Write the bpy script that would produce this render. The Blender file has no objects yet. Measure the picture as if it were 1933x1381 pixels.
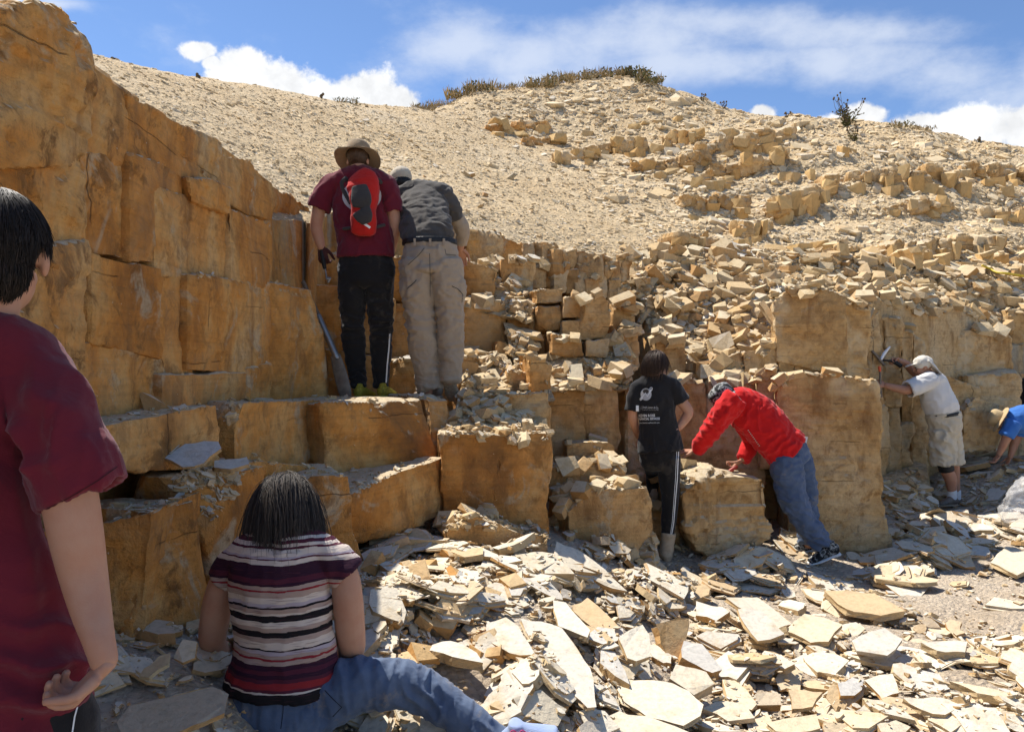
import bpy, bmesh, math, random
import numpy as np
from mathutils import Vector, Matrix, Quaternion
from mathutils.bvhtree import BVHTree

random.seed(11)
rng = np.random.default_rng(11)
scene = bpy.context.scene
COL = scene.collection

# ------------------------------------------------------------------ camera
F, CX, CY, CZ = 1517.0, 966.5, 690.5, 1.4          # focal length in pixels of the 1933 px wide photograph
cam_data = bpy.data.cameras.new('camera')
cam_data.sensor_width = 36.0
cam_data.lens = 36.0 * F / 1933.0
cam_data.clip_start = 0.05
cam_data.clip_end = 2000.0
cam = bpy.data.objects.new('camera', cam_data)
COL.objects.link(cam)
cam.location = (0, 0, CZ)
cam.rotation_euler = (math.radians(90), 0, 0)
scene.camera = cam
scene.render.resolution_x, scene.render.resolution_y = 1024, 731

# ------------------------------------------------------------------ sun, sky, exposure
SUN = Vector((-0.40, 0.30, 0.866)).normalized()     # direction towards the sun
sun_data = bpy.data.lights.new('sun', 'SUN')
sun_data.energy = 4.6
sun_data.angle = math.radians(0.53)
sun_data.color = (1.0, 0.95, 0.87)
sun = bpy.data.objects.new('sun', sun_data)
COL.objects.link(sun)
sun.location = (-6, 5, 14)
sun.rotation_euler = SUN.to_track_quat('Z', 'Y').to_euler()
scene.view_settings.view_transform = 'Standard'
scene.view_settings.look = 'None'
scene.view_settings.exposure = 0.66
scene.view_settings.gamma = 1.0
scene.cycles.max_bounces = 5
scene.cycles.diffuse_bounces = 3
scene.cycles.use_adaptive_sampling = True
scene.cycles.adaptive_threshold = 0.02
scene.cycles.use_denoising = True


class NT:
    """small helper around a node tree"""
    def __init__(s, tree):
        s.t = tree; s.n = tree.nodes; s.l = tree.links
    def new(s, kind, **kw):
        nd = s.n.new(kind)
        for k, v in kw.items():
            setattr(nd, k, v)
        return nd
    def put(s, nd, **ins):
        for k, v in ins.items():
            key = int(k[1:]) if k[0] == '_' and k[1:].isdigit() else k.replace('__', ' ')
            sock = nd.inputs[key]
            if hasattr(v, 'is_output') or isinstance(v, bpy.types.NodeSocket):
                s.l.new(v, sock)
            else:
                sock.default_value = v
        return nd
    def math(s, op, a, b=0.0, c=None, clamp=False):
        nd = s.new('ShaderNodeMath', operation=op, use_clamp=clamp)
        s.put(nd, _0=a, _1=b)
        if c is not None:
            s.put(nd, _2=c)
        return nd.outputs[0]
    def vec(s, op, a, b=(0, 0, 0), scale=None):
        nd = s.new('ShaderNodeVectorMath', operation=op)
        s.put(nd, _0=a)
        if op == 'SCALE':
            s.put(nd, Scale=scale)
        elif op not in ('LENGTH', 'NORMALIZE'):
            s.put(nd, _1=b)
        return nd.outputs['Value'] if op in ('LENGTH', 'DOT_PRODUCT') else nd.outputs[0]
    def noise(s, vec, scale, detail=4.0, rough=0.55, dist=0.0, color=False):
        nd = s.new('ShaderNodeTexNoise')
        s.put(nd, Scale=scale, Detail=detail, Roughness=rough, Distortion=dist)
        if vec is not None:
            s.put(nd, Vector=vec)
        return nd.outputs['Color' if color else 'Fac']
    def ramp(s, fac, stops, interp='LINEAR'):
        nd = s.new('ShaderNodeValToRGB')
        cr = nd.color_ramp; cr.interpolation = interp
        while len(cr.elements) < len(stops):
            cr.elements.new(0.5)
        for e, (p, c) in zip(cr.elements, stops):
            e.position = p
            e.color = (c, c, c, 1) if isinstance(c, (int, float)) else (*c, 1)
        s.put(nd, Fac=fac)
        return nd.outputs['Color']
    def maprange(s, v, a, b, c=0.0, d=1.0, smooth=True):
        nd = s.new('ShaderNodeMapRange', interpolation_type='SMOOTHSTEP' if smooth else 'LINEAR')
        s.put(nd, _0=v, _1=a, _2=b, _3=c, _4=d)
        return nd.outputs[0]
    def mix(s, fac, a, b, blend='MIX'):
        nd = s.new('ShaderNodeMix', data_type='RGBA', blend_type=blend, clamp_factor=True)
        for i, v in ((0, fac), (6, a), (7, b)):
            sock = nd.inputs[i]
            if isinstance(v, bpy.types.NodeSocket):
                s.l.new(v, sock)
            elif i == 0:
                sock.default_value = v
            else:
                sock.default_value = (*v, 1) if len(v) == 3 else v
        return nd.outputs[2]


def ray_dir(px, py):
    return Vector(((px - CX) / F, 1.0, -(py - CY) / F))


# the sky: daylight with fair-weather cumulus and a high veil, all in the world shader
world = bpy.data.worlds.new('World')
scene.world = world
world.use_nodes = True
world.cycles.sampling_method = 'MANUAL'
world.cycles.sample_map_resolution = 512
w = NT(world.node_tree)
w.n.clear()
sky = w.new('ShaderNodeTexSky', sky_type='NISHITA')
sky.sun_disc = False
sky.sun_elevation = math.asin(SUN.z)
sky.sun_rotation = math.atan2(SUN.x, SUN.y)
sky.altitude = 2100.0
sky.air_density = 1.0
sky.dust_density = 0.6
sky.ozone_density = 1.6
tc = w.new('ShaderNodeTexCoord')
D = w.vec('NORMALIZE', tc.outputs['Generated'])


sx_ = w.new('ShaderNodeSeparateXYZ'); w.put(sx_, Vector=D)
ahead = w.math('MAXIMUM', sx_.outputs[1], 0.05)
inv = w.math('DIVIDE', 1.0, ahead)
UV = w.vec('SCALE', D, scale=inv)                   # where a direction meets the plane one metre ahead


def sky_blobs(blobs, n, amp, e0, e1):
    """cloud cover from soft elliptic puffs round given directions, broken up by noise"""
    acc = None
    for (px, py, rx, ry) in blobs:
        c = ray_dir(px, py)
        sx, sz = F / rx, F / ry
        nd = w.new('ShaderNodeVectorMath', operation='MULTIPLY_ADD')
        w.put(nd, _0=UV, _1=(sx, 0, sz), _2=(-c.x * sx, 0, -c.z * sz))
        r2 = w.vec('DOT_PRODUCT', nd.outputs[0], nd.outputs[0])
        acc = r2 if acc is None else w.math('MINIMUM', acc, r2)
    v = w.math('POWER', 2.718, w.math('MULTIPLY', acc, -0.8))
    v = w.math('ADD', v, w.math('MULTIPLY', w.math('SUBTRACT', n, 0.5), amp))
    return w.maprange(v, e0, e1)

n1 = w.noise(D, 17.0, 6.0, 0.62, 0.0)
n2 = w.noise(w.vec('MULTIPLY', D, (1, 1, 1.8)), 7.0, 6.0, 0.62, 0.0)
cum = sky_blobs([(375, 97, 34, 20), (400, 118, 20, 14), (455, 135, 62, 48), (520, 160, 70, 42), (590, 185, 60, 30),
                     (690, 178, 75, 44), (740, 190, 60, 32), (650, 210, 130, 40),
                     (1440, 212, 28, 22), (1635, 222, 45, 32), (1600, 245, 60, 30), (1735, 245, 70, 38), (1800, 240, 60, 30),
                     (1860, 240, 80, 34), (1950, 238, 100, 46), (2080, 230, 140, 60), (1700, 275, 220, 40),
                     (-120, -40, 160, 60), (2400, 60, 180, 60)], n1, 1.7, 0.34, 0.62)
veil = sky_blobs([(880, 85, 120, 55), (1020, 110, 170, 60), (1200, 75, 240, 60), (1400, 45, 260, 40), (1600, 60, 260, 38),
                      (1560, 120, 80, 40), (1680, 115, 140, 55), (1800, 140, 150, 60), (1890, 190, 120, 60),
                      (1990, 150, 110, 90), (100, 8, 60, 12), (40, 0, 60, 10), (1300, 120, 200, 45), (1050, 150, 150, 30)],
                     n2, 2.4, 0.15, 1.35)
gen = w.math('MULTIPLY', w.maprange(n2, 0.55, 0.75), 0.55)
behind = w.maprange(w.vec('DOT_PRODUCT', D, (0, 1, 0)), 0.35, 0.70, 1.0, 0.0)
gen = w.math('MULTIPLY', gen, behind)
skyc = w.vec('ADD', w.vec('MULTIPLY', sky.outputs[0], (0.82, 0.95, 1.10)), (0.10, 0.11, 0.12))
bg_s = 0.096
cloud_c = w.new('ShaderNodeCombineXYZ')
shade = w.maprange(n1, 0.3, 0.72, 5.6, 7.6)
w.put(cloud_c, X=w.math('MULTIPLY', shade, 0.985), Y=shade, Z=w.math('MULTIPLY', shade, 1.02))
veil_a = w.math('MULTIPLY', w.math('MAXIMUM', veil, gen), 0.68)
c1 = w.mix(veil_a, skyc, (5.6, 6.0, 6.7))
c2 = w.mix(cum, c1, cloud_c.outputs[0])
bg = w.new('ShaderNodeBackground')
w.put(bg, Color=c2, Strength=bg_s)
out = w.new('ShaderNodeOutputWorld')
w.l.new(bg.outputs[0], out.inputs['Surface'])


# ------------------------------------------------------------------ helpers
def P(px, py, d):
    """the point seen at pixel (px, py) of the photograph at depth d metres"""
    return Vector(((px - CX) / F * d, d, CZ - (py - CY) / F * d))


def _h(ix, iy, iz, seed):
    n = (ix * 374761393 + iy * 668265263 + iz * 1442695041 + seed * 974634777) & 0xFFFFFFFF
    n = ((n ^ (n >> 13)) * 1274126177) & 0xFFFFFFFF
    n = ((n ^ (n >> 16)) * 2246822519) & 0xFFFFFFFF
    return ((n ^ (n >> 15)) & 0xFFFFFF) / float(0xFFFFFF) * 2 - 1


def vnoise(p, seed=0):
    i = np.floor(p).astype(np.int64)
    f = p - i
    u = f * f * f * (f * (f * 6 - 15) + 10)
    r = 0
    for dx in (0, 1):
        wx = u[:, 0] if dx else 1 - u[:, 0]
        for dy in (0, 1):
            wy = u[:, 1] if dy else 1 - u[:, 1]
            for dz in (0, 1):
                wz = u[:, 2] if dz else 1 - u[:, 2]
                r = r + wx * wy * wz * _h(i[:, 0] + dx, i[:, 1] + dy, i[:, 2] + dz, seed)
    return r


def fbm(p, octaves=4, seed=0, gain=0.5):
    a, s, r = 1.0, 0.0, 0
    q = np.array(p, dtype=float)
    for k in range(octaves):
        r = r + a * vnoise(q, seed + k * 17)
        s += a; a *= gain; q = q * 2.03 + 5.3
    return r / s


def sstep(a, b, x):
    t = np.clip((x - a) / (b - a), 0, 1)
    return t * t * (3 - 2 * t)


def mesh_np(name, V, T):
    V = np.asarray(V, dtype=np.float32); T = np.asarray(T, dtype=np.int32)
    me = bpy.data.meshes.new(name)
    me.vertices.add(len(V)); me.vertices.foreach_set('co', V.ravel())
    k = T.shape[1]
    me.loops.add(T.size); me.loops.foreach_set('vertex_index', T.ravel())
    me.polygons.add(len(T)); me.polygons.foreach_set('loop_start', np.arange(len(T), dtype=np.int32) * k)
    me.polygons.foreach_set('use_smooth', np.zeros(len(T), dtype=bool))
    me.update(calc_edges=True)
    return me


def get_v(me):
    a = np.empty(len(me.vertices) * 3, dtype=np.float32)
    me.vertices.foreach_get('co', a)
    return a.reshape(-1, 3).astype(float)


def get_n(me):
    a = np.empty(len(me.vertices) * 3, dtype=np.float32)
    me.vertices.foreach_get('normal', a)
    return a.reshape(-1, 3).astype(float)


def set_v(me, V):
    me.vertices.foreach_set('co', np.asarray(V, dtype=np.float32).ravel())
    me.update()


def smooth(me, angle=None):
    me.polygons.foreach_set('use_smooth', np.ones(len(me.polygons), dtype=bool))
    if angle is not None:
        me.set_sharp_from_angle(angle=math.radians(angle))


def obj(name, me, mat=None, parent=None, kind=None, label=None, cat=None, group=None, loc=None):
    o = bpy.data.objects.new(name, me)
    COL.objects.link(o)
    if mat is not None and me is not None and not me.materials:
        me.materials.append(mat)
    if loc is not None:
        o.location = loc
    if parent is not None:
        o.parent = parent
        o.matrix_parent_inverse = parent.matrix_basis.inverted()
    if kind: o['kind'] = kind
    if label: o['label'] = label
    if cat: o['category'] = cat
    if group: o['group'] = group
    return o


def empty(name, loc=(0, 0, 0), **kw):
    o = obj(name, None, loc=loc, **kw)
    o.empty_display_size = 0.1
    return o


def recenter(o):
    """move a mesh object's origin to the bottom centre of its mesh"""
    V = get_v(o.data)
    c = np.array([(V[:, 0].min() + V[:, 0].max()) / 2, (V[:, 1].min() + V[:, 1].max()) / 2, V[:, 2].min()])
    set_v(o.data, V - c)
    o.location = Vector(c) + o.location
    return o


def evaluated(me, mods):
    """the mesh after a list of (type, settings) modifiers"""
    o = bpy.data.objects.new('tmp', me)
    scene.collection.objects.link(o)
    for typ, kw in mods:
        m = o.modifiers.new('m', typ)
        for k, v in kw.items():
            setattr(m, k, v)
    dg = bpy.context.evaluated_depsgraph_get()
    dg.update()
    r = bpy.data.meshes.new_from_object(o.evaluated_get(dg))
    bpy.data.objects.remove(o)
    bpy.data.meshes.remove(me)
    return r


def tps(points):
    """smooth height surface through (x, y, z) points"""
    p = np.array(points, dtype=float)
    def U(r2):
        return 0.5 * r2 * np.log(r2 + 1e-9)
    n = len(p)
    d2 = ((p[:, None, :2] - p[None, :, :2]) ** 2).sum(-1)
    A = np.zeros((n + 3, n + 3))
    A[:n, :n] = U(d2) + np.eye(n) * 0.02
    A[:n, n] = 1; A[:n, n + 1:] = p[:, :2]
    A[n, :n] = 1; A[n + 1:, :n] = p[:, :2].T
    w_ = np.linalg.solve(A, np.concatenate([p[:, 2], [0, 0, 0]]))
    def h(x, y):
        sh = np.shape(x)
        q = np.stack([np.ravel(x), np.ravel(y)], 1).astype(float)
        r = np.empty(len(q))
        for s in range(0, len(q), 20000):
            qq = q[s:s + 20000]
            d2 = ((qq[:, None] - p[None, :, :2]) ** 2).sum(-1)
            r[s:s + 20000] = U(d2) @ w_[:n] + w_[n] + qq @ w_[n + 1:]
        return r.reshape(sh)
    return h


# ------------------------------------------------------------------ materials
def new_mat(name):
    m = bpy.data.materials.new(name)
    m.use_nodes = True
    t = NT(m.node_tree)
    t.n.clear()
    b = t.new('ShaderNodeBsdfPrincipled')
    o = t.new('ShaderNodeOutputMaterial')
    t.l.new(b.outputs[0], o.inputs[0])
    t.put(b, Roughness=0.9)
    b.inputs['Specular IOR Level'].default_value = 0.25
    return m, t, b


def bump(t, b, h, strength, dist):
    n = t.new('ShaderNodeBump')
    t.put(n, Height=h, Strength=strength, Distance=dist)
    t.l.new(n.outputs[0], b.inputs['Normal'])


def mat_wall():
    m, t, b = new_mat('bedded_limestone')
    g = t.new('ShaderNodeNewGeometry')
    pos = g.outputs['Position']
    oi = t.new('ShaderNodeObjectInfo')
    rnd = oi.outputs['Random']
    off = t.vec('ADD', pos, t.vec('SCALE', (3.1, 1.7, 2.3), scale=t.math('MULTIPLY', rnd, 3.0)))
    sp = t.new('ShaderNodeSeparateXYZ'); t.put(sp, Vector=pos)
    big = t.noise(t.vec('MULTIPLY', off, (1.0, 1.0, 0.75)), 1.5, 5.0, 0.66, 0.5)
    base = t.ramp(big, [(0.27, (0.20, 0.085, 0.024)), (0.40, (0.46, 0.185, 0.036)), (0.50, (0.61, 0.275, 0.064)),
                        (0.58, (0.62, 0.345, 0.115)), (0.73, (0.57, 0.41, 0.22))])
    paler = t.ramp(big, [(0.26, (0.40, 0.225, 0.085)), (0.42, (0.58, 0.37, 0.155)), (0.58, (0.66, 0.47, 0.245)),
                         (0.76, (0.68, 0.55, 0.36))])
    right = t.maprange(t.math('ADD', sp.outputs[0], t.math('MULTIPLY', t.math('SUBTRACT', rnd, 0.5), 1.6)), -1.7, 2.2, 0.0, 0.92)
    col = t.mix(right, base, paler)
    # grey-beige crusts and dark mineral stain
    n2 = t.noise(off, 2.7, 5.0, 0.68, 0.6)
    col = t.mix(t.maprange(n2, 0.57, 0.66, 0.0, 0.72), col, (0.50, 0.41, 0.27))
    stre = t.noise(t.vec('MULTIPLY', off, (3.5, 3.5, 0.8)), 1.6, 5.0, 0.6, 0.3)
    col = t.mix(t.maprange(stre, 0.55, 0.70, 0.0, 0.60), col, (0.24, 0.115, 0.042))
    mott = t.noise(off, 16.0, 5.0, 0.7, 0.4)
    col = t.mix(t.maprange(mott, 0.42, 0.75, 0.0, 0.60), col, (0.27, 0.140, 0.050))
    lam_v = t.vec('MULTIPLY', pos, (1.6, 1.6, 60.0))
    lam = t.noise(lam_v, 1.0, 2.0, 0.6)
    col = t.mix(1.0, col, t.ramp(lam, [(0.30, 0.90), (0.5, 1.0), (0.72, 1.05)]), 'MULTIPLY')
    wob = t.noise(pos, 2.2, 4.0, 0.65)
    vj = t.math('ADD', t.math('MULTIPLY', t.math('ADD', sp.outputs[0], sp.outputs[1]), 1.3), t.math('MULTIPLY', wob, 0.30))
    vj = t.math('ABSOLUTE', t.math('SUBTRACT', t.math('FRACT', t.math('ADD', vj, rnd)), 0.5))
    hj = t.math('ADD', t.math('MULTIPLY', sp.outputs[2], 3.1), t.math('MULTIPLY', wob, 0.22))
    hj = t.math('ABSOLUTE', t.math('SUBTRACT', t.math('FRACT', hj), 0.5))
    gate = t.noise(off, 1.7, 3.0, 0.6)
    crack = t.math('MAXIMUM', t.math('MULTIPLY', t.maprange(vj, 0.002, 0.008, 1.0, 0.0), t.maprange(gate, 0.55, 0.62)),
                   t.math('MULTIPLY', t.maprange(hj, 0.002, 0.010, 0.55, 0.0), t.maprange(gate, 0.45, 0.38)))
    col = t.mix(t.math('MULTIPLY', crack, 0.65), col, (0.10, 0.055, 0.024))
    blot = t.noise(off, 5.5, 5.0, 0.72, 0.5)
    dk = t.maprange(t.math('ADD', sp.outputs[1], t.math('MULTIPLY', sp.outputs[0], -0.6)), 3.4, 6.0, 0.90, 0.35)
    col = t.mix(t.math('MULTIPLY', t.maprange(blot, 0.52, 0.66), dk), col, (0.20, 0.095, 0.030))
    spk = t.noise(pos, 58.0, 2.0, 0.5)
    col = t.mix(t.maprange(spk, 0.735, 0.78, 0.0, 0.75), col, (0.62, 0.53, 0.38))
    at = t.new('ShaderNodeAttribute', attribute_name='crumb')
    col = t.mix(t.math('MULTIPLY', at.outputs['Fac'], t.maprange(mott, .35, .6, .35, .9)), col, (0.66, 0.50, 0.29))
    # dust and chips lying on what faces up
    sn = t.new('ShaderNodeSeparateXYZ'); t.put(sn, Vector=g.outputs['Normal'])
    dust = t.maprange(t.math('ADD', sn.outputs[2], t.math('MULTIPLY', mott, 0.25)), 0.62, 0.92)
    dn = t.noise(pos, 30.0, 5.0, 0.7)
    col = t.mix(dust, col, t.ramp(dn, [(0.3, (0.48, 0.36, 0.21)), (0.7, (0.66, 0.55, 0.38))]))
    t.put(b, Base__Color=col)
    fine = t.noise(pos, 90.0, 4.0, 0.7)
    hgt = t.math('ADD', t.math('MULTIPLY', lam, 0.20), t.math('ADD', t.math('MULTIPLY', fine, 0.45), t.math('ADD', t.math('MULTIPLY', mott, 1.2), t.math('MULTIPLY', blot, 1.2))))
    hgt = t.math('SUBTRACT', hgt, t.math('MULTIPLY', crack, 1.6))
    bump(t, b, hgt, 1.0, 0.017)
    return m


def mat_stone(name, tops, sides, darks, grain=40.0):
    """loose stone: pale bedding faces, browner broken edges, every piece a little different"""
    m, t, b = new_mat(name)
    g = t.new('ShaderNodeNewGeometry')
    oi = t.new('ShaderNodeObjectInfo')
    r = t.math('FRACT', t.math('ADD', oi.outputs['Random'], g.outputs['Random Per Island']))
    tcn = t.new('ShaderNodeTexCoord')
    sn = t.new('ShaderNodeSeparateXYZ'); t.put(sn, Vector=tcn.outputs['Normal'])
    flat = t.maprange(t.math('ABSOLUTE', sn.outputs[2]), 0.55, 0.85)
    top = t.ramp(r, tops)
    side = t.ramp(t.math('FRACT', t.math('MULTIPLY', r, 7.31)), sides)
    col = t.mix(flat, side, top)
    pos = g.outputs['Position']
    n = t.noise(pos, 6.0, 4.0, 0.65)
    col = t.mix(t.maprange(n, 0.50, 0.72, 0.0, 0.55), col, darks)
    n3 = t.noise(pos, grain, 4.0, 0.7)
    col = t.mix(1.0, col, t.ramp(n3, [(0.28, 0.78), (0.5, 1.0), (0.75, 1.10)]), 'MULTIPLY')
    t.put(b, Base__Color=col)
    bump(t, b, t.math('ADD', n3, t.math('MULTIPLY', n, 0.6)), 0.6, 0.01)
    return m


def mat_ground(name, cols, scale, pebble):
    m, t, b = new_mat(name)
    g = t.new('ShaderNodeNewGeometry')
    pos = g.outputs['Position']
    n = t.noise(pos, scale, 5.0, 0.65)
    col = t.ramp(n, cols)
    v = t.new('ShaderNodeTexVoronoi'); t.put(v, Vector=pos, Scale=pebble, Randomness=1.0)
    col = t.mix(0.55, col, t.mix(1.0, col, t.ramp(v.outputs['Color'], [(0.1, 0.62), (0.9, 1.25)]), 'MULTIPLY'))
    col = t.mix(1.0, col, t.ramp(v.outputs['Distance'], [(0.15, 1.04), (0.8, 0.84)]), 'MULTIPLY')
    t.put(b, Base__Color=col)
    f = t.noise(pos, pebble * 1.7, 5.0, 0.7)
    bump(t, b, t.math('SUBTRACT', f, t.math('MULTIPLY', v.outputs['Distance'], 0.8)), 0.9, 0.035)
    return m


M_WALL = mat_wall()
M_SLAB = mat_stone('pale_slab_stone',
                   [(0.0, (0.62, 0.53, 0.38)), (0.25, (0.69, 0.61, 0.47)), (0.5, (0.58, 0.54, 0.47)), (0.7, (0.66, 0.55, 0.38)), (0.88, (0.56, 0.40, 0.22)), (1.0, (0.62, 0.57, 0.48))],
                   [(0.0, (0.46, 0.31, 0.15)), (0.4, (0.52, 0.40, 0.23)), (0.75, (0.44, 0.24, 0.08)), (1.0, (0.50, 0.42, 0.30))],
                   (0.50, 0.36, 0.19))
M_CHUNK = mat_stone('broken_tan_stone',
                    [(0.0, (0.58, 0.44, 0.25)), (0.4, (0.64, 0.53, 0.35)), (0.7, (0.52, 0.34, 0.15)), (1.0, (0.60, 0.50, 0.35))],
                    [(0.0, (0.50, 0.35, 0.17)), (0.5, (0.55, 0.41, 0.23)), (0.8, (0.45, 0.25, 0.09)), (1.0, (0.54, 0.44, 0.28))],
                    (0.44, 0.28, 0.12))
M_ORANGE = mat_stone('orange_brown_stone',
                     [(0.0, (0.56, 0.36, 0.16)), (0.5, (0.62, 0.46, 0.26)), (1.0, (0.52, 0.30, 0.11))],
                     [(0.0, (0.48, 0.24, 0.07)), (0.5, (0.52, 0.30, 0.11)), (1.0, (0.44, 0.20, 0.05))],
                     (0.38, 0.20, 0.07))
M_SCREE = mat_stone('scree_stone',
                    [(0.0, (0.60, 0.42, 0.21)), (0.35, (0.66, 0.50, 0.29)), (0.65, (0.69, 0.55, 0.35)), (0.88, (0.66, 0.59, 0.48)), (1.0, (0.55, 0.36, 0.16))],
                    [(0.0, (0.58, 0.43, 0.24)), (0.5, (0.63, 0.50, 0.31)), (1.0, (0.62, 0.52, 0.37))],
                    (0.58, 0.43, 0.24), 20.0)
M_OUTCROP = mat_stone('outcrop_stone',
                      [(0.0, (0.62, 0.46, 0.25)), (0.5, (0.66, 0.53, 0.33)), (1.0, (0.62, 0.48, 0.27))],
                      [(0.0, (0.55, 0.33, 0.12)), (0.5, (0.60, 0.40, 0.17)), (1.0, (0.55, 0.38, 0.18))],
                      (0.44, 0.25, 0.09), 14.0)
M_HILL = mat_ground('hillside_scree', [(0.25, (0.53, 0.37, 0.19)), (0.5, (0.63, 0.47, 0.27)), (0.75, (0.67, 0.53, 0.34))], 0.5, 16.0)
M_FLOOR = mat_ground('quarry_dust', [(0.25, (0.54, 0.41, 0.27)), (0.5, (0.65, 0.53, 0.39)), (0.75, (0.70, 0.59, 0.45))], 1.3, 34.0)

# ------------------------------------------------------------------ the hillside behind the quarry
hc = [  # (px, py, depth) on the slope, crest points are flagged with 1
    (150, 100, 11.5, 1), (270, 130, 12.5, 1), (450, 160, 14.5, 1), (640, 192, 16.5, 1), (790, 206, 18.5, 1), (900, 176, 22.5, 1),
    (1050, 158, 24, 1), (1200, 146, 24.5, 1), (1300, 182, 24, 1), (1400, 215, 23.5, 1), (1600, 224, 22.5, 1), (1780, 254, 21.5, 1),
    (1933, 282, 21, 1), (2300, 340, 20, 1), (-250, 20, 9.0, 1),
    (450, 230, 9, 0), (640, 400, 7.2, 0), (640, 290, 11, 0), (790, 420, 7.6, 0), (790, 310, 12, 0),
    (900, 445, 8.2, 0), (900, 330, 13, 0), (900, 238, 19, 0), (1050, 472, 8.8, 0), (1050, 400, 11, 0), (1050, 330, 15, 0), (1050, 255, 20, 0),
    (1200, 490, 9.2, 0), (1200, 420, 12, 0), (1200, 320, 17, 0), (1200, 230, 21, 0),
    (1300, 300, 17.5, 0), (1300, 420, 12.5, 0), (1300, 480, 10, 0), (1300, 560, 8.8, 0), (1300, 640, 8.2, 0), (1300, 720, 7.6, 0),
    (1400, 330, 16.5, 0), (1400, 430, 12.5, 0), (1400, 500, 10, 0), (1400, 570, 8.8, 0), (1400, 660, 8.0, 0),
    (1600, 340, 16, 0), (1600, 440, 13, 0), (1600, 520, 10.5, 0), (1600, 568, 9.0, 0),
    (1780, 350, 16, 0), (1780, 450, 13, 0), (1780, 540, 11, 0), (1780, 605, 10, 0),
    (1933, 400, 15.5, 0), (1933, 480, 13, 0), (1933, 560, 11.6, 0), (1933, 640, 11.2, 0), (2300, 480, 14, 0), (2300, 620, 11.5, 0)]
hp = [(-1.75, 2.0, 2.5), (-1.75, 4.0, 2.5), (-1.8, 5.5, 2.5), (-1.75, 0.5, 2.7), (-2.6, 3.0, 2.85), (-3.7, 8.0, 4.15), (-6, 4, 4.2), (-5, 0, 4.0), (-3, -1, 3.2)]
for (px, py, d, c) in hc:
    q = P(px, py, d)
    hp.append(tuple(q))
    if c:
        q2 = P(px, py, d * 1.4)
        hp.append((q2.x, q2.y, q.z * 0.97))
hill_h = tps(hp)
fr_px = [-2600, 580, 620, 790, 900, 1050, 1200, 1255, 1480, 1520, 1600, 1700, 1780, 1933, 2900]
fr_d = [0.68, 6.25, 7.1, 7.5, 8.0, 8.5, 8.7, 7.6, 7.5, 8.4, 8.9, 9.9, 10.3, 11.3, 11.3]


def front_d(px):
    px = np.asarray(px, dtype=float)
    a = np.interp(px, fr_px, fr_d)
    left = 1.64 * F / np.maximum(CX - px, 1)
    return np.where(px < 580, left, a)


na, nd = 500, 240
apx = np.concatenate([np.linspace(-2600, -250, 60, endpoint=False), np.linspace(-250, 2150, na - 100), np.linspace(2160, 2900, 40)])
na = len(apx)
tt = np.linspace(0, 1, nd)
A_, T_ = np.meshgrid(apx, tt, indexing='ij')
f0 = front_d(A_)
Dp = f0 + (T_ ** 1.7) * (46.0 - f0)
Xh = (A_ - CX) / F * Dp
Zh = hill_h(Xh, Dp)
Zc = hill_h((A_ - CX) / F * 30.0, np.full_like(A_, 30.0))
far = sstep(30, 36, Dp)
Zh = Zh * (1 - far) + np.clip(Zc, 3, 9) * far
pp = np.stack([Xh.ravel(), Dp.ravel(), Zh.ravel()], 1)
amp = np.interp(Dp.ravel(), [2, 8, 20], [0.03, 0.10, 0.17])
rgt = sstep(1.0, 4.0, (Xh + 0.0).ravel() - 0.12 * (Dp.ravel() - 12))
# bedded steps on the quarried right-hand slope
zz = pp[:, 2] + fbm(pp * 0.35, 3, 5) * 0.5
step = (zz / 0.62 - np.floor(zz / 0.62))
zs = (sstep(0.45, 0.9, step) - step) * 0.62
Zr = Zh.ravel() + fbm(pp * 0.9, 5, 3) * amp * (0.45 + rgt) + zs * 0.55 * rgt * sstep(8.5, 11, Dp.ravel()) * (1 - sstep(17, 20, Dp.ravel()))
Zr += fbm(pp * 4.0, 3, 9) * 0.035
V = np.stack([Xh.ravel(), Dp.ravel(), Zr], 1)
idx = np.arange(na * nd).reshape(na, nd)
quads = np.stack([idx[:-1, :-1].ravel(), idx[1:, :-1].ravel(), idx[1:, 1:].ravel(), idx[:-1, 1:].ravel()], 1)
# a skirt closing the front down into the quarry
sk = V[idx[:, 0]].copy(); sk[:, 2] = -0.6
n0 = len(V)
V = np.concatenate([V, sk])
si = n0 + np.arange(na)
quads = np.concatenate([quads, np.stack([si[:-1], si[1:], idx[1:, 0], idx[:-1, 0]], 1)])
me = mesh_np('hillside', V, quads)
smooth(me)
me.materials.append(M_HILL); me.materials.append(M_WALL)
mi = np.zeros(len(me.polygons), dtype=np.int32); mi[-(na - 1):] = 1
me.polygons.foreach_set('material_index', mi)
hillside = obj('hillside', me, kind='structure')

# far land behind the crest, out to the horizon
g_ = np.array([(-900, -900), (900, -900), (900, 900), (-900, 900)])
me = mesh_np('plain', np.array([(x, y, -0.9) for x, y in g_]), np.array([[0, 1, 2, 3]]))
plain = obj('plain', me, M_FLOOR, kind='structure')

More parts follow.
